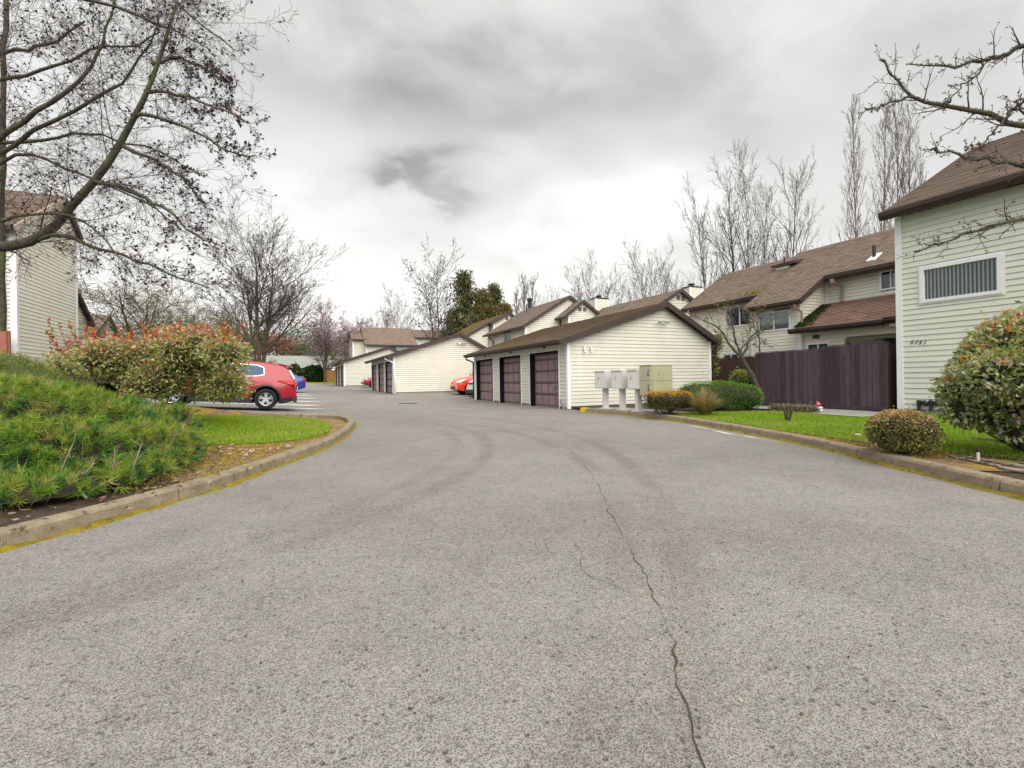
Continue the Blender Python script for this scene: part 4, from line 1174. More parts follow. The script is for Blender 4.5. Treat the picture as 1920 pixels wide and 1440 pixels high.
# ------------------------------------------------------------------ mailboxes, locker
def mailbox(x, y, z, label, w, split):
    r = empty('mailbox_unit', (x, y, z), label, 'mailbox', 'grey mailbox units on posts')
    MB().box((x - .085, y - .05, z + .03), (x + .085, y + .05, z + .62)).build('post', POSTM, r, bevel=.006)
    MB().box((x - .15, y - .11, z), (x + .15, y + .11, z + .03)).build('base_plate', POSTM, r)
    b = MB(); b.box((x - .21, y - w / 2, z + .62), (x + .25, y + w / 2, z + 1.12)); b.build('cabinet', BOXS, r, bevel=.006)
    MB().box((x - .235, y - w / 2 - .01, z + 1.121), (x + .26, y + w / 2 + .01, z + 1.15)).build('hood', BOXM, r)
    n = split
    for i in range(n):
        ya = y - w / 2 + .035 + i * (w - .07) / n; yb = ya + (w - .07) / n - .006
        d = MB(); d.box((x - .222, ya, z + .64), (x - .211, yb, z + 1.09)); dd = d.build('door', BOXM, r)
        if i == n - 1 or n == 1:
            MB().box((x - .232, ya + .012, z + .88), (x - .2225, ya + .045, z + .96)).build('lock', METAL, dd)
    # side face toward the drive end
    return r


mailbox(8.52, 11.93, .12, 'left of the three grey mailbox units, nearest the yellow kerb end', .50, 2)
mailbox(8.50, 11.08, .12, 'middle of the three grey mailbox units, two pale doors visible', .50, 2)
mailbox(8.48, 10.36, .12, 'third grey mailbox unit, beside the big tan parcel locker', .42, 2)
x, y, z = 8.72, 9.93, .12
pl = empty('parcel_locker', (x, y, z), 'large tan parcel locker on a round pole by the topiary', 'parcel locker')
MB().tube([(x, y, z), (x, y, z + .44)], .062, 12).build('pole', BOXS, pl, smooth=True)
MB().box((x - .36, y - .23, z + .44), (x + .36, y + .23, z + 1.24)).build('cabinet', TAND, pl, bevel=.008)
for (za, zb_) in ((.46, .84), (.85, 1.22)):
    d = MB(); d.box((x - .372, y - .215, z + za), (x - .361, y + .215, z + zb_)); dd = d.build('door', TAN, pl)
    MB().box((x - .385, y - .15, z + za + .11), (x - .3725, y - .12, z + za + .2)).box((x - .38, y - .17, z + za + .24), (x - .3725, y - .13, z + za + .27)).build('lock', DARK, dd)
MB().box((x - .33, y - .243, z + .47), (x + .34, y - .2305, z + .83)).build('side_panel', TAND, pl)
MB().box((x - .33, y - .243, z + .84), (x + .34, y - .2305, z + 1.22)).build('side_panel', TAND, pl)
MB().tube([(x - .12, y - .244, z + 1.0), (x - .12, y - .25, z + 1.0)], .014, 8).build('keyhole', DARK, pl)
MB().box((x - .375, y - .24, z + 1.241), (x + .375, y + .24, z + 1.262)).build('lid', TAN, pl)

# ------------------------------------------------------------------ cars
def car(label, loc, prof, belt, wheels, length, width, paint, heading, pitch=0., wr=.345, clad=False, tail='suv', name='parked_car', spokes=5, group='parked cars', glass=(), gz=.2, nose='hatch', rail=False):
    """x runs from the tail (0) to the nose; prof = roof outline [(x,z)..], wheels = (rear x, front x)"""
    root = empty(name, loc, label, 'car', group)
    root.rotation_euler = (0, -pitch, heading)
    W = width / 2; px_ = [p[0] for p in prof]; pz_ = [p[1] for p in prof]
    n = 44
    xs = np.linspace(0, length, n)

    def ztop(x): return float(np.interp(x, px_, pz_))

    def hw(x):
        e = min(x, length - x)
        f = 1 - .16 * max(0, 1 - e / .75) ** 2.2
        return W * f

    def zbot(x):
        e = min(x, length - x); return gz + .16 * max(0, 1 - e / .6) ** 2

    def belt_at(x): return belt + .0 * x

    def side(x, z):       # half width at height z
        w = hw(x); zt = ztop(x); b = min(belt_at(x), zt - .06)
        if z <= b:
            t = (z - zbot(x)) / (b - zbot(x) + 1e-6)
            return w * (1 - .075 * abs(t - .55) ** 2 * 3 - (.03 if t > .97 else 0))
        return w * (1 - .075 * .45 ** 2 * 3 - .03) - (z - b) * .40
    K = []
    mb = MB(); sec = 13
    for x in xs:
        zt = ztop(x); zb_ = zbot(x); b = min(belt_at(x), zt - .06)
        pts = [(0, zb_), (hw(x) * .8, zb_)]
        for t in (.0, .2, .4, .6, .8, 1.0): 
            z = zb_ + .03 + (b - zb_ - .03) * t; pts.append((side(x, z), z))
        gh = zt - .07 - b
        if gh > .05:
            pts += [(side(x, b + gh * .5), b + gh * .5), (side(x, b + gh), b + gh)]
            ww = side(x, b + gh)
        else:
            ww = side(x, b) ; pts += [(ww * .985, b + .012), (ww * .96, b + .025)]
            ww = ww * .96
        pts += [(ww * .86, zt - .025), (ww * .5, zt - .003), (0, zt)]
        K.append(pts)
    k = len(K[0])
    V = []; F = []; 
    for sgn in (1, -1):
        b0 = len(V)
        for x, pts in zip(xs, K): V += [(x, sgn * p[0], p[1]) for p in pts]
        for i in range(n - 1):
            for j in range(k - 1):
                q = (b0 + i * k + j, b0 + i * k + j + 1, b0 + (i + 1) * k + j + 1, b0 + (i + 1) * k + j)
                F.append(q if sgn < 0 else q[::-1])
        for i in (0, n - 1):
            c = [b0 + i * k + j for j in range(k)]
            F.append(tuple(c) if (i == 0) == (sgn > 0) else tuple(reversed(c)))
    me = bpy.data.meshes.new('body'); me.from_pydata(V, [], F)
    bm = bmesh.new(); bm.from_mesh(me); bmesh.ops.remove_doubles(bm, verts=bm.verts, dist=1e-4); bmesh.ops.recalc_face_normals(bm, faces=bm.faces)
    bm.to_mesh(me); bm.free()
    body = bpy.data.objects.new('body', me); COL.objects.link(body); body.parent = root
    me.materials.append(paint); me.materials.append(PLASTIC)
    # wheel wells
    cutters = []
    for wx in wheels:
        c = bpy.data.meshes.new('cut'); bmc = bmesh.new()
        bmesh.ops.create_cone(bmc, segments=32, radius1=wr + .065, radius2=wr + .065, depth=width + .3, cap_ends=True, matrix=Matrix.Translation((wx, 0, wr + .015)) @ Matrix.Rotation(math.pi / 2, 4, 'X'))
        bmc.to_mesh(c); bmc.free(); c.materials.append(PLASTIC)
        co = bpy.data.objects.new('cut', c); COL.objects.link(co); co.parent = root; cutters.append(co)
        md = body.modifiers.new('well', 'BOOLEAN'); md.object = co; md.operation = 'DIFFERENCE'; md.solver = 'EXACT'
    bpy.context.view_layer.update()
    dg = bpy.context.evaluated_depsgraph_get()
    nm = bpy.data.meshes.new_from_object(body.evaluated_get(dg))
    body.modifiers.clear(); body.data = nm; nm.name = 'body'
    while len(nm.materials) < 2: nm.materials.append(PLASTIC)
    nm.materials[0] = paint; nm.materials[1] = PLASTIC
    for co in cutters: bpy.data.objects.remove(co)
    for p in nm.polygons:
        p.use_smooth = True
        c = p.center
        low = clad and (c.z < gz + .20)
        inner = any(math.hypot(c.x - wx, c.z - wr - .015) < wr + .06 for wx in wheels) and abs(c.y) < W * .98
        p.material_index = 1 if (low or inner or c.z < gz + .05) else 0
    try: nm.set_sharp_from_angle(angle=math.radians(38))
    except Exception: pass

    def drape(poly, off, sg):
        return [(x, sg * (side(x, z) + off), z) for x, z in poly]

    def panel(name_, poly, m, off=.006, parent=body, sides=(1, -1), sub=1):
        # subdivide edges so that the panel follows the side
        for sg in sides:
            mb = MB(); c = (sum(p[0] for p in poly) / len(poly), sum(p[1] for p in poly) / len(poly))
            pts = []
            for i in range(len(poly)):
                a, b = poly[i], poly[(i + 1) % len(poly)]
                for j in range(3): pts.append((a[0] + (b[0] - a[0]) * j / 3, a[1] + (b[1] - a[1]) * j / 3))
            ring = drape(pts, off, sg); ring2 = drape([((p[0] + c[0]) / 2, (p[1] + c[1]) / 2) for p in pts], off, sg); cen = drape([c], off, sg)[0]
            i0 = len(mb.v); mb.v += ring + ring2 + [cen]; q = len(pts)
            for i in range(q):
                j = (i + 1) % q
                f1_ = (i0 + i, i0 + j, i0 + q + j, i0 + q + i); f2_ = (i0 + q + i, i0 + q + j, i0 + 2 * q)
                mb.f += [f1_, f2_] if sg < 0 else [f1_[::-1], f2_[::-1]]; mb.m += [0, 0]
            mb.build(name_, m, parent, local=True, smooth=False)
    for gl in glass:
        g2_ = [(x, z) for x, z in gl]
        cx_ = sum(p[0] for p in gl) / len(gl); cz_ = sum(p[1] for p in gl) / len(gl)
        big = [(cx_ + (x - cx_) * 1.02 + (.012 if x > cx_ else -.012), cz_ + (z - cz_) * 1.03 + (.009 if z > cz_ else -.009)) for x, z in gl]
        panel('window_trim', big, CHROME if clad else PLASTIC, off=.006)
        panel('window', gl, CARGL, off=.011)
    for wx in wheels:
        MB().box((wx - wr - .14, -W + .30, gz + .06), (wx + wr + .14, W - .30, wr * 2 + .17)).build('wheel_well', RUBBER, body, local=True)
    # wheels
    for wx in wheels:
        for sg in (1, -1):
            y = sg * (W - .12)
            t = MB(); prof_ = [(wr * .60, -.10), (wr * .93, -.105), (wr, -.07), (wr, .07), (wr * .93, .105), (wr * .62, .10), (wr * .60, .06)]
            N_ = 32; i0 = 0
            for a in range(N_):
                th = 2 * math.pi * a / N_
                for r, yy in prof_: t.v.append((wx + r * math.cos(th), y + sg * yy, wr + r * math.sin(th)))
            kk = len(prof_)
            for a in range(N_):
                for j in range(kk - 1):
                    t.f.append((a * kk + j, a * kk + j + 1, ((a + 1) % N_) * kk + j + 1, ((a + 1) % N_) * kk + j)); t.m.append(0)
            ty = t.build('wheel', RUBBER, root, local=True, smooth=True)
            r_ = MB(); y1 = y + sg * .085; y0_ = y + sg * .03
            for a in range(N_):
                th, t2 = 2 * math.pi * a / N_, 2 * math.pi * (a + 1) / N_
                def C(r, th_, yy): return (wx + r * math.cos(th_), yy, wr + r * math.sin(th_))
                r_.face([C(wr * .66, th, y1), C(wr * .66, t2, y1), C(wr * .57, t2, y1 - sg * .012), C(wr * .57, th, y1 - sg * .012)])
                r_.face([C(wr * .57, th, y1 - sg * .012), C(wr * .57, t2, y1 - sg * .012), C(wr * .56, t2, y0_), C(wr * .56, th, y0_)])
            for s_ in range(spokes):
                a0 = 2 * math.pi * s_ / spokes + math.pi / 2
                for da in (-.17, .17):
                    a_ = a0 + da; c1 = Vector((wx + wr * .12 * math.cos(a0 + da * 2), y1 - sg * .02, wr + wr * .12 * math.sin(a0 + da * 2))); c2 = Vector((wx + wr * .59 * math.cos(a_), y1 - sg * .01, wr + wr * .59 * math.sin(a_)))
                    r_.beam(c1, c2, .026, .04, up=(0, 1, 0)) if False else r_.beam(c1, c2, .035 * wr / .345, .03, up=(0, sg, 0))
            r_.tube([(wx, y1 - sg * .04, wr), (wx, y1 + sg * .004, wr)], .05, 12)
            r_.build('rim', RIM, ty, local=True)
            d_ = MB(); d_.tube([(wx, y0_ - sg * .01, wr), (wx, y0_, wr)], wr * .56, 20); d_.build('brake_disc', DARK, ty, local=True)
    if clad:
        for wx in wheels:
            for sg in (1, -1):
                a = MB(); N_ = 22
                for i in range(N_ + 1):
                    th = math.radians(-12) + math.radians(204) * i / N_
                    for rr_, of in ((wr + .066, .012), (wr + .125, .008), (wr + .125, -.02)):
                        X, Z = wx + rr_ * math.cos(th), wr + .015 + rr_ * math.sin(th)
                        Z = max(Z, gz + .04); a.v.append((X, sg * (side(X, min(Z, belt)) + of), Z))
                for i in range(N_):
                    for j in range(2):
                        q = (i * 3 + j, i * 3 + j + 1, i * 3 + j + 4, i * 3 + j + 3); a.f.append(q if sg < 0 else q[::-1]); a.m.append(0)
                a.build('arch_trim', PLASTIC, body, local=True, smooth=True)
    return root, body, side, ztop, hw


# red SUV at the island: tail to the right, nose to the left
gx, gy = -1.0, 18.1
suv_prof = [(0, .78), (.02, .98), (.07, 1.08), (.24, 1.38), (.34, 1.52), (.6, 1.585), (1.1, 1.63), (1.9, 1.65), (2.5, 1.61), (3.05, 1.38), (3.5, 1.12), (3.9, 1.06), (4.25, .95), (4.42, .75), (4.46, .6)]
suv, sb, sside, sz, shw = car('bright red SUV with silver alloy wheels parked behind the leafy hedge', (gx + .92, gy + .93, hz(-1.0, gy) - .01), suv_prof, 1.06, (.92, 3.59), 4.46, 1.855,
                        REDP, math.pi, pitch=-.07 * -1, clad=True, wr=.355,
                        glass=([(1.02, 1.19), (1.28, 1.13), (1.80, 1.10), (1.80, 1.50), (1.25, 1.49), (1.06, 1.42)], [(1.86, 1.10), (2.84, 1.08), (2.84, 1.26), (2.55, 1.48), (1.86, 1.51)]))


def cpart(body, name, mb, m, smooth=False): return mb.build(name, m, body, local=True, smooth=smooth)


# rear glass, spoiler, lamps, handle, bumper insert (car space: x=0 is the tail)
b = MB(); b.face([(.135, -.62, 1.12), (.135, .62, 1.12), (.405, .50, 1.44), (.405, -.50, 1.44)]); b.face([(.135, .62, 1.12), (.135, -.62, 1.12), (.405, -.50, 1.44), (.405, .50, 1.44)])
for f in range(1): pass
bb = MB(); bb.prism([(.052, -.62, 1.10), (.052, .62, 1.10), (.225, .53, 1.41), (.225, -.53, 1.41)], (.03, 0, -.015)); cpart(sb, 'rear_window', bb, glass_mat('rear_glass', (.5, .5, .5), .9, .1))
cpart(sb, 'spoiler', MB().prism([(.16, -.56, 1.505), (.16, .56, 1.505), (.62, .52, 1.578), (.62, -.52, 1.578)], (0, 0, .028)), REDP)
for sg in (1, -1):
    cpart(sb, 'tail_lamp', MB().prism([(-.02, sg * .45, .99), (.02, sg * .80, 1.0), (.62, sg * .93, 1.02), (.18, sg * .90, .88), (.0, sg * .80, .86), (-.03, sg * .45, .89)], (0, sg * .012, .0)), TAILR)
    cpart(sb, 'door_handle', MB().beam((1.62, sg * .922, .955), (1.84, sg * .927, .955), .03, .03), REDP)
    cpart(sb, 'fog_lamp', MB().box((-.015, sg * .62 - .14, .50), (.05, sg * .62 + .14, .56)), TAILR)
cpart(sb, 'rear_bumper', MB().prism([(-.045, -.80, .27), (-.045, .80, .27), (-.045, .80, .46), (-.045, -.80, .46)], (.12, 0, 0)), PLASTIC)
cpart(sb, 'bumper_step', MB().box((-.03, -.78, .56), (.12, .78, .64)), REDP)
cpart(sb, 'number_plate', MB().box((-.05, -.16, .72), (-.03, .16, .82)), WHITE)
cpart(sb, 'roof_antenna', MB().prism([(.80, -.02, 1.605), (.98, -.02, 1.63), (.86, -.02, 1.69)], (0, .04, 0)), REDP)
for yy in (.926, -.926):
    cpart(sb, 'door_seam', MB().beam((1.40, yy * .998, 1.10), (1.30, yy, .85), .012, .006).beam((1.30, yy, .85), (1.42, yy, .60), .012, .006), PLASTIC)
    cpart(sb, 'sill_trim', MB().box((1.35, yy - .01 if yy > 0 else yy - .0, .22), (3.1, yy + .0 if yy > 0 else yy + .01, .38)), PLASTIC)

sed = [(0, .7), (.04, .98), (.12, 1.06), (.5, 1.09), (1.0, 1.33), (1.6, 1.43), (2.2, 1.42), (3.0, 1.08), (3.9, .96), (4.4, .82), (4.6, .62), (4.65, .5)]
sglass = ([(.85, 1.04), (1.7, 1.0), (1.7, 1.34), (1.15, 1.28)], [(1.76, 1.0), (2.8, .98), (2.45, 1.22), (2.15, 1.34), (1.76, 1.34)])
bl, bb_, *_ = car('blue car whose tail shows past the red SUV', (.50, 35.6, hz(.2, 34.7)), [(0, .8), (.04, 1.0), (.12, 1.10), (.45, 1.12), (1.0, 1.38), (1.6, 1.48), (2.2, 1.46), (3.0, 1.12), (3.9, 1.0), (4.4, .86), (4.6, .66), (4.65, .5)], 1.0, (.95, 3.6), 4.65, 1.82, BLUEP, math.pi, pitch=.05, glass=sglass)
for sg in (1, -1): cpart(bb_, 'tail_lamp', MB().box((-.01, sg * .55 - .2, .86), (.25, sg * .55 + .25, .98)), TAILR)
cpart(bb_, 'number_plate', MB().box((-.03, -.2, .68), (-.01, .2, .8)), WHITE)
cpart(bb_, 'bumper_strip', MB().box((-.03, -.7, .42), (.05, .7, .47)), SILV)
dr, db, *_ = car('dark red car nosing out between the middle and farthest garages', (7.0 + 3.0, 44.6, hz(7, 44) ), sed, .95, (.95, 3.65), 4.65, 1.8, REDD, math.pi, glass=sglass)
for sg in (1, -1): cpart(db, 'headlight', MB().prism([(4.56, sg * .45, .74), (4.45, sg * .80, .76), (4.22, sg * .86, .80), (4.35, sg * .84, .68), (4.59, sg * .5, .66)], (.0, 0, .02)), HEADL)
cpart(db, 'grille', MB().box((4.60, -.4, .34), (4.68, .4, .5)), PLASTIC)
sl = [(0, .8), (.03, 1.1), (.12, 1.55), (.8, 1.60), (1.8, 1.61), (2.35, 1.55), (2.95, 1.14), (3.6, 1.06), (3.95, .92), (4.1, .7), (4.14, .5)]
slg = ([(.5, 1.10), (1.45, 1.08), (1.45, 1.47), (.5, 1.47)], [(1.52, 1.08), (2.72, 1.07), (2.32, 1.43), (1.52, 1.47)])
so_, sob, *_ = car('bright orange red boxy hatchback facing the drive beside the middle garage', (8.5 + 4.14, 27.3, hz(9, 27)), sl, 1.05, (.75, 3.3), 4.14, 1.8, REDO, math.pi, glass=slg)
for sg in (1, -1):
    cpart(sob, 'headlight', MB().prism([(4.09, sg * .48, .80), (3.98, sg * .80, .86), (3.62, sg * .905, .96), (3.70, sg * .91, .84), (4.05, sg * .80, .72), (4.13, sg * .5, .70)], (.012, sg * .01, .02)), HEADL)
    cpart(sob, 'fog_lamp', MB().box((4.05, sg * .62 - .08, .36), (4.15, sg * .62 + .08, .46)), HEADL)
cpart(sob, 'grille', MB().box((4.06, -.42, .36), (4.15, .42, .52)), PLASTIC)
cpart(sob, 'windscreen', MB().prism([(2.93, -.66, 1.17), (2.93, .66, 1.17), (2.42, .58, 1.54), (2.42, -.58, 1.54)], (.02, 0, .03)), CARGL)
cpart(sob, 'wing_mirror', MB().box((2.5, .86, 1.06), (2.62, 1.06, 1.18)), PLASTIC)
cpart(sob, 'wing_mirror', MB().box((2.5, -1.06, 1.06), (2.62, -.86, 1.18)), PLASTIC)
wh, whb, *_ = car('silver white car just showing past the far corner of the nearest garage', (8.75 + 4.14, 24.95, hz(9, 25)), sl, 1.05, (.75, 3.3), 4.14, 1.75, SILV, math.pi, glass=slg)
cpart(whb, 'windscreen', MB().prism([(2.93, -.64, 1.17), (2.93, .64, 1.17), (2.42, .56, 1.54), (2.42, -.56, 1.54)], (.02, 0, .03)), CARGL)
cpart(whb, 'number_plate', MB().box((4.14, .38, .44), (4.16, .70, .60)), mat('plate', (.55, .62, .66)))
cpart(whb, 'lower_bumper', MB().box((4.0, -.78, .22), (4.16, .78, .42)), PLASTIC)
cpart(whb, 'grille', MB().box((4.02, -.55, .74), (4.125, .55, .80)), PLASTIC)

# ------------------------------------------------------------------ road details
def ribbon(name, pts, wf, m, dz, label, seed=1, jit=.02, kind='structure', parent=None):
    rg = random.Random(seed); P = [Vector((*p, 0)) for p in pts]; Q = []
    for a, b in zip(P, P[1:]):
        L = (b - a).length; k = max(1, int(L / .05))
        for j in range(k): Q.append(a.lerp(b, j / k))
    Q.append(P[-1]); mb = MB(); off = 0
    for i, q in enumerate(Q):
        t = (Q[min(i + 1, len(Q) - 1)] - Q[max(i - 1, 0)]).normalized(); n = Vector((-t.y, t.x, 0))
        off = off * .75 + rg.uniform(-jit, jit); w = wf(i / len(Q)) * rg.uniform(.35, 1.5)
        c = q + n * off
        for s in (-1, 1):
            v = c + n * (s * w / 2); mb.v.append((v.x, v.y, hz(v.x, v.y) + dz))
    for i in range(len(Q) - 1): mb.f.append((2 * i, 2 * i + 1, 2 * i + 3, 2 * i + 2)[::-1]); mb.m.append(0)
    return mb.build(name, m, parent, label=label if not parent else None, kind=kind)


CRK = mat('crack_dirt', (.030, .024, .018), (.06, .05, .035), rough=1, scale=20, c3=(.16, .12, .05), s3=3, a3=.56)
crk = [gpt(*p) for p in ((1075, 848), (1100, 882), (1128, 922), (1138, 955), (1162, 990), (1180, 1022), (1190, 1050), (1212, 1090), (1222, 1120), (1245, 1165), (1262, 1205), (1266, 1240), (1256, 1285), (1276, 1320), (1292, 1358), (1312, 1420), (1330, 1500))]
ribbon('road_crack', crk, lambda t: max(.0012, (.0045 + .0035 * t) * (.55 + .75 * math.sin(t * 57) * math.sin(t * 23 + 1))), CRK, .004, 'long jagged crack down the middle of the drive', 3, .016)
ribbon('road_crack', [gpt(*p) for p in ((1077, 1010), (1092, 1045), (1088, 1068), (1110, 1085), (1150, 1100), (1190, 1120))], lambda t: .0025, CRK, .004, 'fine side crack left of the long crack', 4, .012)
ribbon('road_crack', [gpt(*p) for p in ((1128, 965), (1095, 975), (1070, 985), (1040, 1000), (1022, 1020), (1030, 1035), (1045, 1040))], lambda t: .002, CRK, .004, 'fine crack crossing to the left', 5, .012)
for i, yy in enumerate((20.2, 22.7, 25.2, 27.7, 30.3, 33.)):
    sheet('parking_line', [(-4.6, yy), (1.0, yy), (1.0, yy + .10), (-4.6, yy + .10)], hz, PAINT, 1.0, dz=.006, label='faded white line of a parking space')
for i, pp in enumerate((((1283, 797), (1300, 799), (1340, 806), (1322, 804)), ((1330, 806), (1355, 810), (1385, 817), (1360, 814)), ((1385, 816), (1405, 819), (1432, 824), (1405, 821)))):
    sheet('worn_paint_mark', [gpt(*p) for p in pp], hz, PAINT, 1., dz=.006, label='worn white paint by the right kerb')
mh = MB(); cx_, cy_ = gpt(765, 756.5); mh.tube([(cx_, cy_, hz(cx_, cy_) - .05), (cx_, cy_, hz(cx_, cy_) + .008)], .45, 24); mh.build('manhole_cover', DARK, label='dark round manhole cover in the drive', kind='structure')

# ------------------------------------------------------------------ vegetation
RG = np.random.default_rng(7)


def nrmz(v): return v / np.maximum(np.linalg.norm(v, axis=-1, keepdims=True), 1e-9)


def tubes(P, R, sides):
    """P (m,K,3), R (m,K) -> V, F"""
    m, K, _ = P.shape
    T = np.empty_like(P); T[:, 1:-1] = P[:, 2:] - P[:, :-2]; T[:, 0] = P[:, 1] - P[:, 0]; T[:, -1] = P[:, -1] - P[:, -2]; T = nrmz(T)
    ref = RG.normal(size=(m, 1, 3)); ref = nrmz(ref); U = nrmz(np.cross(T, ref)); Wv = np.cross(T, U)
    a = np.arange(sides) * 2 * np.pi / sides
    V = P[:, :, None, :] + (U[:, :, None, :] * np.cos(a)[None, None, :, None] + Wv[:, :, None, :] * np.sin(a)[None, None, :, None]) * R[:, :, None, None]
    i = np.arange(m)[:, None, None] * K * sides; j = np.arange(K - 1)[None, :, None] * sides; k = np.arange(sides)[None, None, :]; k2 = (k + 1) % sides
    F = np.stack([i + j + k, i + j + k2, i + j + sides + k2, i + j + sides + k], -1).reshape(-1, 4)
    return V.reshape(-1, 3), F


def grow(P, R, n, f0, f1, ang, ln, up, jit, K=5, rt=.35, rr=.6, rmin=0., taper=.45, angj=.25, abslen=None, out=None):
    m, KP, _ = P.shape
    idx = np.repeat(np.arange(m), n); N = m * n
    t = f0 + (f1 - f0) * (np.tile(np.arange(n), m) + RG.random(N)) / n
    x = t * (KP - 1); i0 = np.minimum(x.astype(int), KP - 2); fr = (x - i0)[:, None]
    A = P[idx, i0]; B = P[idx, i0 + 1]; pos = A + (B - A) * fr; tan = nrmz(B - A)
    rad = (R[idx, i0] * (1 - fr[:, 0]) + R[idx, i0 + 1] * fr[:, 0]) * rr
    plen = np.linalg.norm(np.diff(P, axis=1), axis=2).sum(1)[idx]
    L = (plen * ln if abslen is None else abslen) * (1 - taper * t) * (.65 + .7 * RG.random(N))
    U = nrmz(np.cross(tan, nrmz(RG.normal(size=(N, 3))))); W = np.cross(tan, U)
    ph = np.tile(np.arange(n), m) * 2.4 + np.repeat(RG.random(m) * 6.3, n) + RG.normal(size=N) * .4
    # common frame per parent so that the golden angle spreads the children
    ref = np.tile(np.array([.12, .07, .99]), (N, 1)); bad = np.abs((tan * ref).sum(1)) > .9; ref[bad] = (1, .1, 0)
    U = nrmz(np.cross(tan, ref)); W = np.cross(tan, U)
    an = ang + RG.normal(size=N) * angj * ang
    d = tan * np.cos(an)[:, None] + (U * np.cos(ph)[:, None] + W * np.sin(ph)[:, None]) * np.sin(an)[:, None]
    out_ = np.empty((N, K, 3)); out_[:, 0] = pos; p = pos
    upv = np.array([0, 0, 1.]) if out is None else np.asarray(out, float)
    for k in range(1, K):
        d = nrmz(d + upv * up / (K - 1) + RG.normal(size=(N, 3)) * jit); p = p + d * (L / (K - 1))[:, None]; out_[:, k] = p
    Rr = np.maximum(rad[:, None] * np.linspace(1, rt, K)[None], rmin)
    return out_, Rr


def poly(pts, K=None):
    pts = [Vector(p) for p in pts]; Q = []
    for i in range(len(pts) - 1):
        a = pts[max(i - 1, 0)]; b = pts[i]; c = pts[i + 1]; d = pts[min(i + 2, len(pts) - 1)]
        for j in range(6):
            t = j / 6; Q.append(.5 * ((2 * b) + (c - a) * t + (2 * a - 5 * b + 4 * c - d) * t * t + (3 * b - a - 3 * c + d) * t ** 3))
    Q.append(pts[-1]); Q = np.array([tuple(q) for q in Q])
    K = K or 16; s = np.linspace(0, len(Q) - 1, K); i0 = np.minimum(s.astype(int), len(Q) - 2); f = (s - i0)[:, None]
    return Q[i0] * (1 - f) + Q[i0 + 1] * f


def merge(lst):
    V = []; F = []; o = 0
    for v, f in lst: V.append(v); F.append(f + o); o += len(v)
    return np.concatenate(V), np.concatenate(F)


def leaves(pos, nrm, ln, wd, fold=.25, droop=0., jit=.6, flat=False):
    """leaf blades: base, left, tip, right as two triangles folded on the midrib"""
    N = len(pos); d = nrmz(nrm + RG.normal(size=(N, 3)) * jit); d[:, 2] -= droop; d = nrmz(d)
    s = nrmz(np.cross(d, nrmz(RG.normal(size=(N, 3)) + np.array([0, 0, 1.2])))); u = np.cross(s, d)
    L = (ln * (.6 + .7 * RG.random(N)))[:, None]; Wd = (wd * (.7 + .5 * RG.random(N)))[:, None]
    a = pos; c = pos + d * L; m = pos + d * L * .5
    l = m + s * Wd / 2 + u * Wd * fold; r = m - s * Wd / 2 + u * Wd * fold
    V = np.stack([a, l, c, r], 1).reshape(-1, 3); i = np.arange(N)[:, None] * 4
    F = np.concatenate([i + np.array([[0, 2, 1]]), i + np.array([[0, 3, 2]])], 1).reshape(-1, 3)
    return V, F


def blob_pts(blobs, n, shell=.3, zmin=-9):
    """points near the surface of a set of ellipsoids (cx,cy,cz,rx,ry,rz), with outward normals"""
    B = np.array(blobs, float); w = (B[:, 3] * B[:, 4] + B[:, 3] * B[:, 5] + B[:, 4] * B[:, 5]); w /= w.sum()
    k = RG.choice(len(B), n, p=w); d = nrmz(RG.normal(size=(n, 3))); r = 1 - shell * RG.random(n) ** 1.6
    P = B[k, :3] + d * B[k, 3:6] * r[:, None]; Nn = nrmz(d / B[k, 3:6])
    q = ((P[:, None, :] - B[None, :, :3]) / B[None, :, 3:6]); dd = np.linalg.norm(q, axis=2); dd[np.arange(n), k] = 9
    ok = (dd.min(1) > 1 - shell) & (P[:, 2] > zmin)
    return P[ok], Nn[ok]


def core(root, blobs, m, name='shade_core', s=.78, zmin=-9):  # solid dark lumps whose colour stands for the shade inside the foliage
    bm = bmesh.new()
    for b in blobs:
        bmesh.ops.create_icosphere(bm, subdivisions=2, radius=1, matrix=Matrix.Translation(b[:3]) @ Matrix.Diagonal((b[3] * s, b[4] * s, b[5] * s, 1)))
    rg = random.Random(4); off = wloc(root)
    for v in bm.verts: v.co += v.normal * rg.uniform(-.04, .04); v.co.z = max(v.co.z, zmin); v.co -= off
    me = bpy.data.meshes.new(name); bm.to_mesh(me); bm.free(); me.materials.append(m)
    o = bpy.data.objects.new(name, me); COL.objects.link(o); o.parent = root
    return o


COREM = mat('painted_core_shade', (.022, .020, .012), (.045, .038, .022), rough=1, scale=14, bump=1., bscale=40)
TREES = 'bare trees behind the houses'



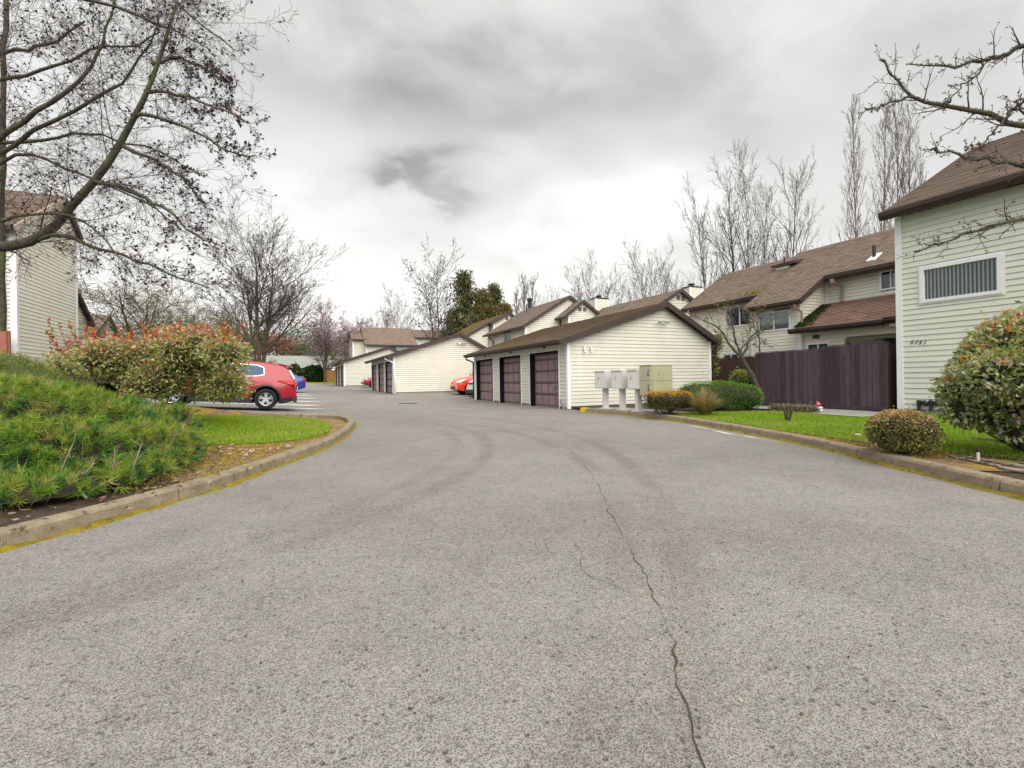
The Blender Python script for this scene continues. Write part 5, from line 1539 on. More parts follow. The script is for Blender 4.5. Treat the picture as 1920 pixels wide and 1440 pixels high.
def bare_tree(label, base, h, levels, trunk_r, name='bare_tree', seed=1, group=None, bark=None, twig=None, lean=(0, 0), tf=1., twr=.012, extra=None, stems=1, spread=0., cat='tree', K0=8, buds=None, wide=None):
    global RG
    RG = np.random.default_rng(seed)
    root = empty(name, base, label, cat, group)
    b = np.array(base, float); T = []; R = []
    for s in range(stems):
        a = 2 * math.pi * s / stems + seed; off = np.array([math.cos(a), math.sin(a), 0]) * spread * (1 if stems > 1 else 0)
        z = np.linspace(0, 1, K0)[:, None]
        top = np.array([lean[0] * h, lean[1] * h, h * tf * (1 - .12 * (s % 3))]) + off * h
        P = b + off * .12 * h * 0 + z * top[None] * np.array([1, 1, 1.]) + (z * (1 - z)) * np.array([off[0], off[1], 0]) * h * .2 + np.cumsum(RG.normal(size=(K0, 3)) * np.array([1, 1, 0]) * .008 * h, 0) * z
        T.append(P); R.append(trunk_r * (1 if stems == 1 else .7) * (1 - .82 * z[:, 0] ** .8))
    P = np.array(T); R = np.array(R); R[:, 0] *= 1.35
    big = [tubes(P, R, 8)]; small = []
    cur, cr = P, R
    allp = [cur]
    for li, lv in enumerate(levels):
        n, f0, f1, ang, ln, up, jit = lv[:7]
        cur, cr = grow(cur, cr, n, f0, f1, ang, ln, up, jit, K=6 if li == 0 else 5 if li < 3 else 4, rmin=twr, rr=.55 if li == 0 else .6, taper=lv[7] if len(lv) > 7 else .45)
        (big if li < 1 else small).append(tubes(cur, cr, 5 if li < 1 else 4 if li < 2 else 3)); allp.append(cur)
    Vb, Fb = merge(big); Vs, Fs = merge(small); q = cur.reshape(-1, 3)
    kz = h / (np.percentile(q[:, 2], 99.6) - b[2]); ctr = b[:2] + np.array(lean) * h * .5
    kx = 1. if wide is None else wide / np.percentile(np.abs((q[:, :2] - ctr - np.array(lean) * h * .25) @ np.array([math.cos(AZ), -math.sin(AZ)])), 96)

    def fit(V):
        V = V.copy(); V[:, 2] = b[2] + (V[:, 2] - b[2]) * kz; V[:, :2] = ctr + (V[:, :2] - ctr) * kx; return V
    if wide is not None:
        sh = (b[:2] - ctr) * (1 - kx); Vb, Vs, cur = fit(Vb), fit(Vs), fit(cur.reshape(-1, 3)).reshape(cur.shape)
        for A_ in (Vb, Vs): A_[:, :2] += -sh * 0
    else:
        for A_ in (Vb, Vs): A_[:, 2] = b[2] + (A_[:, 2] - b[2]) * kz
        cur = cur.copy(); cur[..., 2] = b[2] + (cur[..., 2] - b[2]) * kz
    npmesh('trunk', Vb, Fb, bark or BARK, parent=root, smooth=True)
    npmesh('crown', Vs, Fs, twig or TWIGF, parent=root, smooth=False)
    if buds:
        n_, ln_, wd_, mats_, pr_ = buds
        tips = cur[:, 1:].reshape(-1, 3); k = RG.choice(len(tips), n_); pos = tips[k] + RG.normal(size=(n_, 3)) * ln_ * .6
        V, F = leaves(pos, RG.normal(size=(n_, 3)), ln_, wd_)
        npmesh('blossom' if 'blossom' in name else 'buds', V, F, mats_, mi=np.repeat(RG.choice(len(mats_), n_, p=pr_), 2), parent=root)
    return root


def px_tree(label, px_, ybase, ytop, depth, levels, tr, pw=None, **kw):
    if pw: kw['wide'] = pw / FPX * depth
    b = at(px_, ybase, depth); t = at(px_, ytop, depth)
    z0 = hz(b.x, b.y); return bare_tree(label, (b.x, b.y, z0), t.z - z0, levels, tr, **kw)


MAPLE = [(11, .16, .95, .62, .72, .55, .07, .5), (8, .15, 1, .62, .5, .45, .09), (6, .1, 1, .65, .5, .3, .12), (5, .1, 1, .7, .55, .15, .15)]
VASE = [(8, .12, .9, .55, .85, .18, .06, .5), (7, .2, 1, .5, .5, .22, .09), (5, .15, 1, .55, .5, .15, .12), (3, .2, 1, .6, .5, .1, .14)]
POPLAR = [(34, .18, .97, .42, .26, .55, .05, .55), (7, .1, 1, .5, .42, .5, .08), (4, .1, 1, .5, .5, .3, .12)]
BUDM = mat('dark_seed', (.03, .02, .035), (.05, .035, .05))
# big rounded bare tree in the middle left
px_tree('large round bare tree with several upright trunks behind the red SUV', 487, 690, 392, 30, [(15, .24, .95, .85, .52, .62, .05, .30), (9, .15, 1, .6, .5, .35, .08), (7, .12, 1, .6, .5, .2, .11), (4, .15, 1, .65, .5, .1, .14)], .24, pw=94, seed=11, bark=BARK, twig=mat('dark_twig_bark', (.06, .048, .045), (.10, .08, .075), rough=.9), stems=3, spread=.10, twr=.0075)
# slender tree with seeds, by the middle garage
px_tree('slender tree dotted with dark seed pods behind the middle garage', 818, 640, 455, 46, [(16, .3, .95, .5, .42, .45, .07, .4), (7, .1, 1, .6, .4, .3, .12), (5, .1, 1, .7, .4, .1, .15)], .17, pw=44, seed=5, stems=2, spread=.06, twig=TWIG, twr=.012, buds=(900, .16, .10, [BUDM], [1.]))
px_tree('pale fan shaped bare tree behind the far brown roof', 735, 625, 534, 78, VASE, .26, pw=72, seed=6, group=TREES, twig=mat('pale_twig_bark', (.15, .125, .105), (.21, .18, .155)), stems=3, spread=.22, twr=.020)
px_tree('fan shaped bare tree behind the small vented gable', 1118, 600, 470, 60, VASE, .28, pw=60, seed=8, group=TREES, stems=4, spread=.22, twr=.019)
px_tree('wide bare tree behind the chimneys, next to the tall grove', 1232, 590, 447, 56, VASE, .28, pw=66, seed=9, group=TREES, stems=4, spread=.24, twr=.018)
px_tree('thin bare tree left of the fan shaped one', 1042, 590, 535, 70, VASE, .15, pw=24, seed=10, group=TREES, stems=2, spread=.15, twr=.014)
TALL = [(18, .22, .97, .60, .42, .40, .06, .5), (9, .1, 1, .6, .45, .3, .10), (7, .1, 1, .65, .45, .15, .13)]
for i, (px_, yt, dp, ln_, lab) in enumerate(((1352, 322, 48, (-.10, .08), 'leaning bare tree at the left of the grove over the stepped roof'), (1382, 272, 50, (0, .02), 'dark straight bare tree in the grove over the stepped roof'),
                                           (1413, 270, 49, (.02, -.02), 'forked bare tree in the middle of the grove'), (1478, 290, 47, (.10, -.06), 'bare tree leaning right at the right of the grove'))):
    px_tree(lab, (1352, 1380, 1408, 1462)[i], 600, yt, dp, TALL, .26, pw=46, seed=20 + i, group=TREES, lean=ln_, twr=.016, twig=mat('grove_twig_bark', (0.036, 0.0272, 0.024), (0.064, 0.0496, 0.0432)), stems=1 + (i in (2,)), spread=.09)
px_tree('thin bare tree between the grove and the poplars', 1530, 560, 395, 50, VASE, .16, pw=45, seed=31, group=TREES, stems=3, spread=.2, twr=.012, twig=TWIGP)
for i, (px_, yt, dp) in enumerate(((1606, 180, 52), (1655, 165, 54), (1684, 172, 53), (1706, 190, 52))):
    px_tree(('leftmost tall poplar with bare pinkish twigs', 'second poplar from the left, tallest of the row', 'third poplar of the row, crossed by the near branch', 'poplar nearest the right townhouse roof')[i], px_, 560, yt, dp, POPLAR, .22, pw=25, seed=40 + i, group='poplars behind the townhouse', name='poplar', twr=.018, twig=TWIGP, bark=mat('poplar_bark', (.20, .16, .16), (.30, .25, .25)))
px_tree('small poplar low behind the others by the roof edge', 1732, 540, 295, 50, POPLAR, .1, pw=22, seed=45, group='poplars behind the townhouse', name='poplar', twr=.011, twig=TWIGP)
for i, (px_, yt, dp) in enumerate(((985, 515, 95), (1003, 512, 96), (968, 535, 92))):
    px_tree(('faint far poplar left of the big gable', 'faint far poplar touching the big gable ridge', 'faint low poplar beside the conifers')[i], px_, 610, yt, dp, POPLAR, .2, pw=11, seed=50 + i, group='far poplars', name='poplar', twr=.022, twig=TWIGP)

# conifers
NG1 = leafmat('conifer_green', (.085, .13, .045), var=.4); NG2 = leafmat('conifer_brown', (.23, .165, .07), var=.4); NG3 = leafmat('conifer_dark', (.045, .085, .038), var=.4)


def conifer(label, px_, ytop, depth, width, seed, mix_, tiers=26, name='conifer'):
    global RG
    RG = np.random.default_rng(seed); b = at(px_, 640, depth); t = at(px_, ytop, depth); z0 = hz(b.x, b.y); h = t.z - z0
    root = empty(name, (b.x, b.y, z0), label, 'tree', 'conifers behind the garages')
    P = np.array([[(b.x, b.y, z0 + h * k / 7) for k in range(8)]]); R = np.array([np.linspace(.35, .05, 8)])
    v, f = tubes(P, R, 7); br, rr = grow(P, R, tiers * 3, .28, .99, 1.35, .0, .25, .06, K=5, rmin=.03, abslen=1.); 
    # branch lengths follow an uneven crown outline
    tt = (br[:, 0, 2] - z0) / h; Ls = width * np.clip((1.04 - tt) * 1.9, .12, 1) * (.55 + .6 * RG.random(len(br))); br = br[:, :1] + (br - br[:, :1]) * Ls[:, None, None]
    v2, f2 = tubes(br, rr * 1.2, 4); V, F = merge([(v, f), (v2, f2)]); npmesh('trunk', V, F, BARK, parent=root)
    n = 5200; k = RG.choice(len(br), n); s = .25 + .75 * RG.random(n); x = s * 4; i0 = np.minimum(x.astype(int), 3); fr = (x - i0)[:, None]
    pos = br[k, i0] * (1 - fr) + br[k, i0 + 1] * fr + RG.normal(size=(n, 3)) * np.array([.35, .35, .22]) * width / 4
    V, F = leaves(pos, RG.normal(size=(n, 3)) + np.array([0, 0, .3]), .50, .20)
    npmesh('crown', V, F, [NG1, NG2, NG3], mi=np.repeat(RG.choice(3, n, p=mix_), 2), parent=root, )
    return root


conifer('dark green conifer with the bluish top left of the gables', 872, 512, 70, 5.6, 1, [.45, .30, .25])
conifer('brownish conifer just left of the gable roofs', 905, 548, 68, 5.0, 2, [.3, .6, .1])
conifer('conifer with rusty lower foliage against the gable', 928, 536, 72, 4.4, 3, [.4, .4, .2])
conifer('low rusty conifer touching the vented gable', 948, 572, 66, 3.6, 4, [.1, .85, .05])
conifer('low green conifer under the slender tree', 850, 585, 74, 3.6, 5, [.6, .2, .2])

# blossom tree by the back fence
PK = [leafmat('blossom_pink', (.50, .32, .40), var=.25), leafmat('blossom_pale', (.60, .50, .54), var=.2), leafmat('blossom_dusty', (.30, .20, .25), var=.3)]
px_tree('pink blossoming plum tree in front of the orange fence', 610, 712, 566, 60, [(10, .14, .85, .75, .75, .5, .08, .4), (8, .15, 1, .7, .5, .3, .11), (6, .1, 1, .75, .5, .15, .15), (3, .1, 1, .8, .5, .1, .15)], .22, pw=50, seed=61, name='blossom_tree', stems=2, spread=.12, tf=.8, twr=.014, twig=mat('plum_twig', (.10, .065, .07), (.16, .11, .11)), buds=(5200, .15, .11, PK, [.3, .3, .4]))
px_tree('pinkish blossoming tree beside the far townhouse', 652, 690, 590, 72, [(10, .2, .9, .6, .6, .5, .08, .4), (8, .15, 1, .7, .5, .3, .11), (6, .1, 1, .75, .5, .15, .15)], .15, pw=26, seed=62, name='blossom_tree', stems=2, spread=.08, twr=.014, buds=(3500, .2, .15, PK, [.5, .2, .3]))
# tree masses at the back left
OLV = leafmat('hazy_olive', (.16, .19, .07), var=.3); GRN = leafmat('hazy_green', (.08, .13, .055), var=.35); RUS = leafmat('rust_buds', (.36, .15, .11), var=.3); TAN_ = leafmat('tan_buds', (.30, .24, .12), var=.3)


def leafy_tree(label, px_, yb, yt, depth, w, mats_, pr_, seed, n=5000, name='leafy_tree', sz=.35, zs=.42, group='trees behind the back fence'):
    global RG
    b = at(px_, yb, depth); t = at(px_, yt, depth); z0 = hz(b.x, b.y); h = t.z - z0
    r = bare_tree(label, (b.x, b.y, z0), h * .95, [(10, .15, .9, .7, .6, .4, .08, .4), (6, .15, 1, .7, .5, .3, .12)], .2, seed=seed, name=name, group=group, twr=.03)
    g = np.random.default_rng(seed); bl = []
    for i in range(16):
        a = g.random() * 6.3; q = g.random() ** .5; zz = .35 + .55 * g.random(); rad = w * q * (1.15 - zz * .6)
        s = w * (.28 + .22 * g.random()); bl.append((b.x + math.cos(a) * rad * .7, b.y + math.sin(a) * rad * .7, z0 + h * zz, s, s, s * .8))
    P, N_ = blob_pts(bl, n, shell=.9); V, F = leaves(P, N_, sz, sz * .6)
    npmesh('crown', V, F, mats_, mi=np.repeat(RG.choice(len(mats_), len(P), p=pr_), 2), parent=r, kind=None)
    return r


leafy_tree('green conifer mass behind the grey roof', 560, 690, 600, 95, 7.5, [GRN, OLV], [.6, .4], 70)
leafy_tree('rusty red budding tree behind the grey roof', 520, 690, 618, 92, 5.5, [RUS, TAN_], [.8, .2], 71, n=4500)
leafy_tree('rusty red budding tree left of the big trunks', 462, 690, 622, 92, 5.5, [RUS, OLV], [.75, .25], 72, n=4500)
leafy_tree('olive tree beyond the blossom tree', 640, 700, 625, 95, 6, [OLV, GRN], [.6, .4], 73, n=4000)
leafy_tree('hazy olive tree behind the hedge top', 400, 690, 590, 80, 7, [OLV, TAN_], [.6, .4], 74, n=4000, sz=.3)
leafy_tree('dark green tree far behind the hedge', 330, 690, 600, 95, 8, [GRN, OLV], [.7, .3], 75, n=4000)
leafy_tree('green tree rising behind the big trunks', 590, 690, 625, 105, 8, [GRN, OLV], [.7, .3], 76)
px_tree('twiggy olive tree with two mossy trunks behind the hedge', 262, 640, 455, 24, [(12, .2, .95, .8, .6, .2, .10, .35), (8, .12, 1, .75, .5, .1, .13), (6, .08, 1, .8, .5, -.05, .16), (4, .1, 1, .8, .5, -.1, .18)], .17, pw=125, seed=77, stems=2, spread=.34, twig=TWIGY, bark=BARKM, twr=.0075)
px_tree('low spreading twiggy tree between the hedge and the big tree', 370, 680, 545, 24, [(20, .1, .95, 1.0, .9, .25, .10, .35), (9, .12, 1, .8, .5, .1, .13), (6, .08, 1, .8, .5, -.05, .16), (6, .1, 1, .8, .5, 0, .18)], .10, pw=125, seed=78, stems=3, spread=.4, twig=TWIGY, bark=BARKM, twr=.0055)
# arborvitae
DG = [leafmat('arborvitae_green', (.020, .060, .014), var=.4), leafmat('arborvitae_deep', (.010, .034, .010), var=.4)]


def shrub(label, cat, root_loc, blobs, n, ln, wd, mats_, pr_, top=None, name='shrub', group=None, coreS=.8, stem=True, shell=.25, jit=.6, zmin=None, droop=0., seed=1, fold=.25, corem=None, toprange=(.25, .9), part='foliage'):
    """mats_ for the body; top = (mats, probabilities) for the newest growth on the upper side"""
    global RG
    RG = np.random.default_rng(seed)
    root = empty(name, root_loc, label, cat, group); zmin = root_loc[2] + .02 if zmin is None else zmin
    P, N_ = blob_pts(blobs, n, shell, zmin); st_ = RG.random(len(P)) < .07; P[st_] += N_[st_] * np.abs(RG.normal(size=(int(st_.sum()), 1))) * max(ln * 1.1, .03)
    V, F = leaves(P, N_, ln, wd, jit=jit, droop=droop, fold=fold)
    mi = RG.choice(len(mats_), len(P), p=pr_); ml = list(mats_)
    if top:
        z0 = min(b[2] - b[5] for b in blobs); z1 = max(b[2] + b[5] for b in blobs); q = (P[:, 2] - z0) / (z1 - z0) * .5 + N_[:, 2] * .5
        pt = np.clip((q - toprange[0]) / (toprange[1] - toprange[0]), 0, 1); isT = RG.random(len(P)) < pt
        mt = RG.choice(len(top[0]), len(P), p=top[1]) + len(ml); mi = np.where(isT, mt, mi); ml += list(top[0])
    npmesh(part, V, F, ml, mi=np.repeat(mi, 2), parent=root)
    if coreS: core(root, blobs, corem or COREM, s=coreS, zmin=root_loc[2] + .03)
    if stem:
        m = []
        for i in range(7):
            b = blobs[i % len(blobs)]; a = i * 2.4
            m.append(poly([(root_loc[0] + math.cos(a) * .04, root_loc[1] + math.sin(a) * .04, root_loc[2] - .05), (root_loc[0] * .6 + b[0] * .4 + math.cos(a) * .1, root_loc[1] * .6 + b[1] * .4 + math.sin(a) * .1, root_loc[2] * .6 + b[2] * .4), (b[0] + math.cos(a) * b[3] * .6, b[1] + math.sin(a) * b[4] * .6, b[2] + b[5] * .2)], 6))
        Pm = np.array(m); Rm = np.tile(np.linspace(.02, .006, 6), (len(m), 1)); P2, R2 = grow(Pm, Rm, 8, .1, 1, .7, .45, .2, .12, rmin=.003)
        V, F = merge([tubes(Pm, Rm, 5), tubes(P2, R2, 3)]); npmesh('stems', V, F, BARK, parent=root)
    return root


for i, (px_, yt, wd_, lab) in enumerate(((553, 684, 1.0, 'leftmost dark arborvitae in front of the orange fence'), (575, 690, .5, 'narrow arborvitae beside the broad pair'), (585, 686, 1.1, 'left of the broad arborvitae pair by the fence'), (597, 686, .7, 'right arborvitae of the pair, nearest the blossom tree'))):
    b = at(px_, 713, 62 - i * .4); t = at(px_, yt, 62 - i * .4); h = t.z - 1.2
    shrub(lab, 'arborvitae', (b.x, b.y, 1.2), [(b.x, b.y, 1.2 + h * .38, wd_, wd_, h * .42), (b.x, b.y, 1.2 + h * .68, wd_ * .62, wd_ * .62, h * .33)], 1600, .26, .16, DG, [.6, .4], name='arborvitae', group='arborvitae by the back fence', stem=False, seed=80 + i)

# ---- near tree whose limbs reach in from the left edge
def near_tree(label, name, trunk, limbs, levels, seed, bark, twig, twr, buds=None, moss=None, upv=None, mosslimbs=99, msz=.022, tr=(.26, .12)):
    global RG
    RG = np.random.default_rng(seed)
    root = empty(name, trunk[0], label, 'tree')
    V = []; tp = poly(trunk, 10)[None]; V.append(tubes(tp, np.linspace(tr[0], tr[1], 10)[None], 12))
    LP = np.array([poly([at(*p) for p in l[0]], 16) for l in limbs]); LR = np.array([np.linspace(l[1], l[2], 16) for l in limbs])
    LP[:, 1:-1] += RG.normal(size=LP[:, 1:-1].shape) * .012
    V.append(tubes(LP, LR, 8)); v, f = merge(V); npmesh('trunk', v, f, bark, parent=root, smooth=True)
    cur, cr = LP, LR; small = []
    for li, lv in enumerate(levels):
        cur, cr = grow(cur, cr, *lv[:7], K=6, rr=lv[7], rmin=twr, out=upv, rt=.35, taper=.5); small.append(tubes(cur, cr, 4 if li == 0 else 3))
        if li == 1: mid = cur
    v, f = merge(small); npmesh('twigs', v, f, twig, parent=root)
    if buds:
        n_, ln_, wd_, mats_, pr_, frac = buds
        src = cur[:, 1:].reshape(-1, 3); k = RG.choice(len(src), n_); pos = src[k] + RG.normal(size=(n_, 3)) * ln_ * .12
        V, F = leaves(pos, RG.normal(size=(n_, 3)), ln_, wd_, fold=.6); npmesh('buds', V, F, mats_, mi=np.repeat(RG.choice(len(mats_), n_, p=pr_), 2), parent=root)
    if moss:
        k = RG.choice(min(mosslimbs, len(LP)), moss); s = RG.random(moss) * 15; i0 = np.minimum(s.astype(int), 14); fr = (s - i0)[:, None]
        pos = LP[k, i0] * (1 - fr) + LP[k, i0 + 1] * fr; rad = LR[k, i0][:, None]; d = nrmz(RG.normal(size=(moss, 3)) + np.array([0, 0, .8]))
        V, F = leaves(pos + d * rad * .9, d, msz, msz * .8); npmesh('moss', V, F, [leafmat('branch_moss', (.085, .11, .022), var=.5)], parent=root)
    return root


tb = at(-330, 900, 6.8); tb = (tb.x, tb.y, hisl(tb.x, tb.y) - .1)
tt = at(-250, 60, 6.8)
D_ = 6.6
near_tree('large bare tree leaning in from the left edge with mossy limbs and dark seed clusters', 'bare_tree', [tb, tuple((Vector(tb) + tt) / 2 + Vector((.1, 0, 0))), tuple(tt), tuple(at(-240, -300, 6.8))],
          [([(-260, 420, 6.8), (-120, 455, 6.7), (0, 466, 6.6), (60, 452, 6.5), (120, 408, 6.4), (165, 350, 6.3), (205, 300, 6.2), (240, 250, 6.2), (268, 190, 6.1), (290, 130, 6.1), (308, 80, 6.1), (330, 10, 6.1)], .078, .014),
           ([(60, 450, 6.5), (110, 440, 6.4), (160, 458, 6.3), (220, 475, 6.2), (280, 500, 6.1), (330, 520, 6.0), (390, 540, 5.9)], .030, .006),
           ([(-240, 200, 6.9), (-100, 330, 6.8), (0, 290, 6.7), (60, 245, 6.6), (130, 215, 6.5), (180, 180, 6.5), (232, 155, 6.4), (255, 115, 6.4), (285, 70, 6.3), (300, 20, 6.3)], .038, .006),
           ([(-240, 150, 7.1), (-100, 170, 7.0), (0, 148, 6.9), (60, 138, 6.9), (120, 118, 6.8), (190, 88, 6.8), (250, 85, 6.8), (300, 60, 6.8)], .032, .008),
           ([(-220, 180, 6.4), (-60, 290, 6.3), (20, 240, 6.3), (80, 200, 6.2), (140, 160, 6.2), (180, 110, 6.2), (200, 60, 6.2), (215, 0, 6.2)], .040, .010),
           ([(-240, 260, 7.3), (-80, 275, 7.2), (20, 268, 7.1), (90, 262, 7.0), (150, 250, 7.0), (220, 262, 6.9), (300, 285, 6.8), (380, 330, 6.7)], .032, .006),
           ([(-240, 340, 7.4), (-60, 330, 7.3), (40, 290, 7.2), (100, 305, 7.1), (170, 332, 7.0), (240, 365, 6.9), (290, 390, 6.8), (340, 430, 6.7)], .030, .006),
           ([(-200, 420, 6.4), (-60, 420, 6.3), (10, 412, 6.3), (70, 400, 6.2), (120, 402, 6.2), (170, 425, 6.1), (215, 470, 6.0), (250, 520, 6.0)], .028, .005),
           ([(175, 340, 6.25), (215, 350, 6.2), (270, 372, 6.1), (320, 400, 6.0), (365, 440, 5.9), (410, 460, 5.8)], .032, .006),
           ([(232, 275, 6.15), (290, 300, 6.1), (340, 335, 6.0), (385, 385, 6.0)], .026, .005),
           ([(258, 215, 6.1), (310, 225, 6.1), (370, 250, 6.0), (430, 285, 6.0), (480, 292, 6.0)], .024, .004),
           ([(272, 170, 6.1), (330, 178, 6.0), (400, 200, 6.0), (470, 232, 6.0)], .022, .004),
           ([(285, 120, 6.1), (340, 110, 6.1), (390, 135, 6.1), (425, 155, 6.1)], .022, .004),
           ([(-250, 60, 7.1), (-80, 110, 7.0), (20, 96, 7.0), (90, 84, 7.0), (160, 40, 7.0)], .035, .012),
           ([(5, 620, 7.4), (6, 420, 7.4), (6, 250, 7.4), (8, 80, 7.4), (8, -60, 7.4)], .042, .03),
           ([(-220, 20, 6.0), (-40, -10, 6.0), (120, -10, 6.0), (260, 30, 6.0), (330, 60, 6.0), (390, 92, 6.0)], .03, .005),
           ([(-220, -40, 6.6), (40, -90, 6.5), (240, -60, 6.5), (360, 30, 6.4), (440, 95, 6.3)], .03, .005)],
          [(17, .15, 1, .75, .27, .0, .10, .15), (9, .12, 1, .7, .42, .0, .14, .6), (6, .1, 1, .75, .5, .05, .16, .7)], 90, BARKM, TWIG, .0019,
          buds=(2700, .042, .034, [BUDM, leafmat('red_bud', (.16, .03, .05))], [.93, .07], 1), moss=5000, upv=(.35, -.1, -.45), msz=.02)

# ---- near tree whose limbs reach in from the right edge
tr0 = at(2080, 890, 4.3); tr0 = (tr0.x, tr0.y, hyard(tr0.x, tr0.y) - .05)
near_tree('bare budding tree reaching in from the right edge', 'bare_tree', [tr0, tuple(at(2085, 600, 4.4)), tuple(at(2100, 300, 4.5)), tuple(at(2110, 0, 4.6))],
          [([(2090, 280, 4.5), (2000, 250, 4.6), (1920, 236, 4.7), (1860, 217, 4.8), (1800, 205, 4.8), (1750, 195, 4.9), (1710, 181, 4.9), (1690, 155, 5.), (1665, 130, 5.), (1650, 112, 5.)], .034, .005),
           ([(2090, 60, 4.5), (2000, 70, 4.6), (1920, 88, 4.7), (1880, 103, 4.7), (1850, 113, 4.8), (1800, 123, 4.8), (1760, 124, 4.9), (1700, 120, 4.9)], .030, .005),
           ([(2090, 350, 4.4), (2000, 322, 4.5), (1920, 316, 4.6), (1880, 305, 4.6), (1840, 297, 4.7), (1800, 292, 4.7), (1765, 286, 4.7), (1745, 282, 4.7)], .022, .004),
           ([(2090, 420, 4.4), (1990, 408, 4.5), (1920, 411, 4.6), (1880, 420, 4.6), (1840, 432, 4.7), (1790, 446, 4.7), (1750, 462, 4.7), (1715, 473, 4.7)], .022, .003),
           ([(1710, 181, 4.9), (1670, 195, 4.9), (1640, 205, 5), (1612, 213, 5.)], .012, .003),
           ([(1845, 115, 4.8), (1830, 140, 4.8), (1800, 165, 4.8), (1780, 190, 4.8), (1765, 205, 4.8)], .010, .004),
           ([(1885, 225, 4.7), (1860, 250, 4.7), (1835, 280, 4.7), (1812, 272, 4.7)], .010, .003),
           ([(1885, 225, 4.7), (1898, 205, 4.7), (1915, 195, 4.6), (1950, 160, 4.6)], .018, .008),
           ([(2100, 380, 4.4), (1990, 290, 4.5), (1925, 215, 4.5), (1900, 190, 4.5)], .02, .006)],
          [(16, .22, 1, .95, .16, .25, .09, .4), (4, .15, 1, .7, .5, .3, .12, .65)], 91, BARKM, mat('bud_twig', (.07, .05, .055), (.12, .085, .09)), .0022,
          buds=(700, .020, .016, [leafmat('bud_brown', (.10, .05, .05)), leafmat('branch_moss', (.085, .11, .022))], [.8, .2], 1), moss=2600, mosslimbs=4, msz=.016)

# ---- pruned small tree in front of the townhouse
PM = BARKM
RGs = np.random.default_rng(3)
yl = 12.6
pr = near_tree('small pruned leaning tree with knobby mossy branches by the purple fence', 'pruned_tree', [tuple(at(1428, 745, 14.0)), tuple(at(1410, 705, 14.0)), tuple(at(1398, 685, 14.0)), tuple(at(1390, 668, 14.0))],
          [([(1390, 668, 14.0), (1375, 655, 14.0), (1364, 640, 14.0), (1355, 625, 14.0), (1340, 610, 14.0), (1322, 602, 14.0), (1300, 592, 14.0)], .045, .008),
           ([(1390, 668, 14.0), (1384, 650, 14.0), (1378, 637, 13.9), (1375, 615, 13.9), (1370, 590, 13.9), (1362, 575, 13.9), (1350, 569, 13.9)], .04, .008),
           ([(1392, 665, 14.0), (1402, 650, 14.0), (1402, 640, 14.1), (1412, 628, 14.1), (1420, 622, 14.1), (1432, 615, 14.1), (1448, 600, 14.1), (1462, 592, 14.1)], .04, .008),
           ([(1390, 660, 14.0), (1394, 648, 14.0), (1410, 637, 13.9), (1422, 632, 13.9), (1440, 648, 13.9)], .025, .006),
           ([(1418, 623, 14.1), (1410, 600, 14.1), (1403, 590, 14.1), (1394, 580, 14.1)], .02, .006),
           ([(1425, 660, 16.2), (1424, 640, 16.2), (1420, 615, 16.2), (1422, 590, 16.2), (1425, 572, 16.2)], .03, .008)],
          [(9, .25, 1, .7, .32, .25, .10, .4), (4, .15, 1, .7, .5, .15, .14, .65)], 92, PM, TWIGY, .006, buds=(260, .06, .045, [leafmat('knob_green', (.16, .16, .05)), leafmat('knob_tan', (.30, .25, .15))], [.6, .4], 1), moss=400, tr=(.075, .05))

# ------------------------------------------------------------------ shrubs
GL = leafmat('leaf_green', (.18, .27, .06), var=.35, rough=.35); GL2 = leafmat('leaf_deep_green', (0.0585, 0.1365, 0.0494), var=.4, rough=.35); GL3 = leafmat('leaf_pale_green', (.46, .50, .22), var=.25, rough=.35)
GLY = leafmat('leaf_yellow_green', (.40, .38, .05), var=.3); GLR = leafmat('leaf_red', (.55, .085, .05), var=.3, rough=.4); GLO = leafmat('leaf_orange', (.60, .24, .07), var=.3, rough=.4)
GLP = leafmat('leaf_pinkish', (.66, .46, .40), var=.2, rough=.4); GLW = leafmat('leaf_silver', (.52, .54, .42), var=.2, rough=.3); OLD = leafmat('olive_leaf', (.40, .36, .10), var=.35)


def zat(x, y, side_='l'): return hisl(x, y) if side_ == 'l' else hyard(x, y)


# left photinia hedge
bl = []
g = np.random.default_rng(12)
for i in range(34):
    t = (i + g.random()) / 34; t = (t * 7.3) % 1.; pxx = 125 + 310 * t; base = 745 if t > .35 else 700
    top = 612 if .3 < t < .9 else (628 + 30 * (.3 - t) / .3 if t <= .3 else 640); yy = top + 22 + (base - top - 40) * g.random()
    c = at(pxx, yy, 10. + g.normal() * .5); s = .30 + .20 * g.random(); bl.append((c.x, c.y, c.z, s * 1.2, s, s * .8))
hx, hy = -2.7, 12.2
shrub('large leafy photinia hedge with red and pink new growth at its top and right end', 'hedge', (hx, hy, hisl(hx, hy)), bl, 26000, .085, .042, [GL, GL2, GL3, OLD, GLP], [.20, .03, .36, .31, .10], top=([GLO, GLR, GLP, GLY, GLW], [.26, .16, .28, .16, .14]), toprange=(.38, .95), name='hedge', coreS=.55, shell=.55, jit=1.0, seed=12, zmin=.3, corem=mat('hedge_core_shade', (.045, .038, .018), (.09, .07, .03), rough=1, scale=14, bump=1., bscale=40))  # hedge core: inner shade put into a dark brown colour
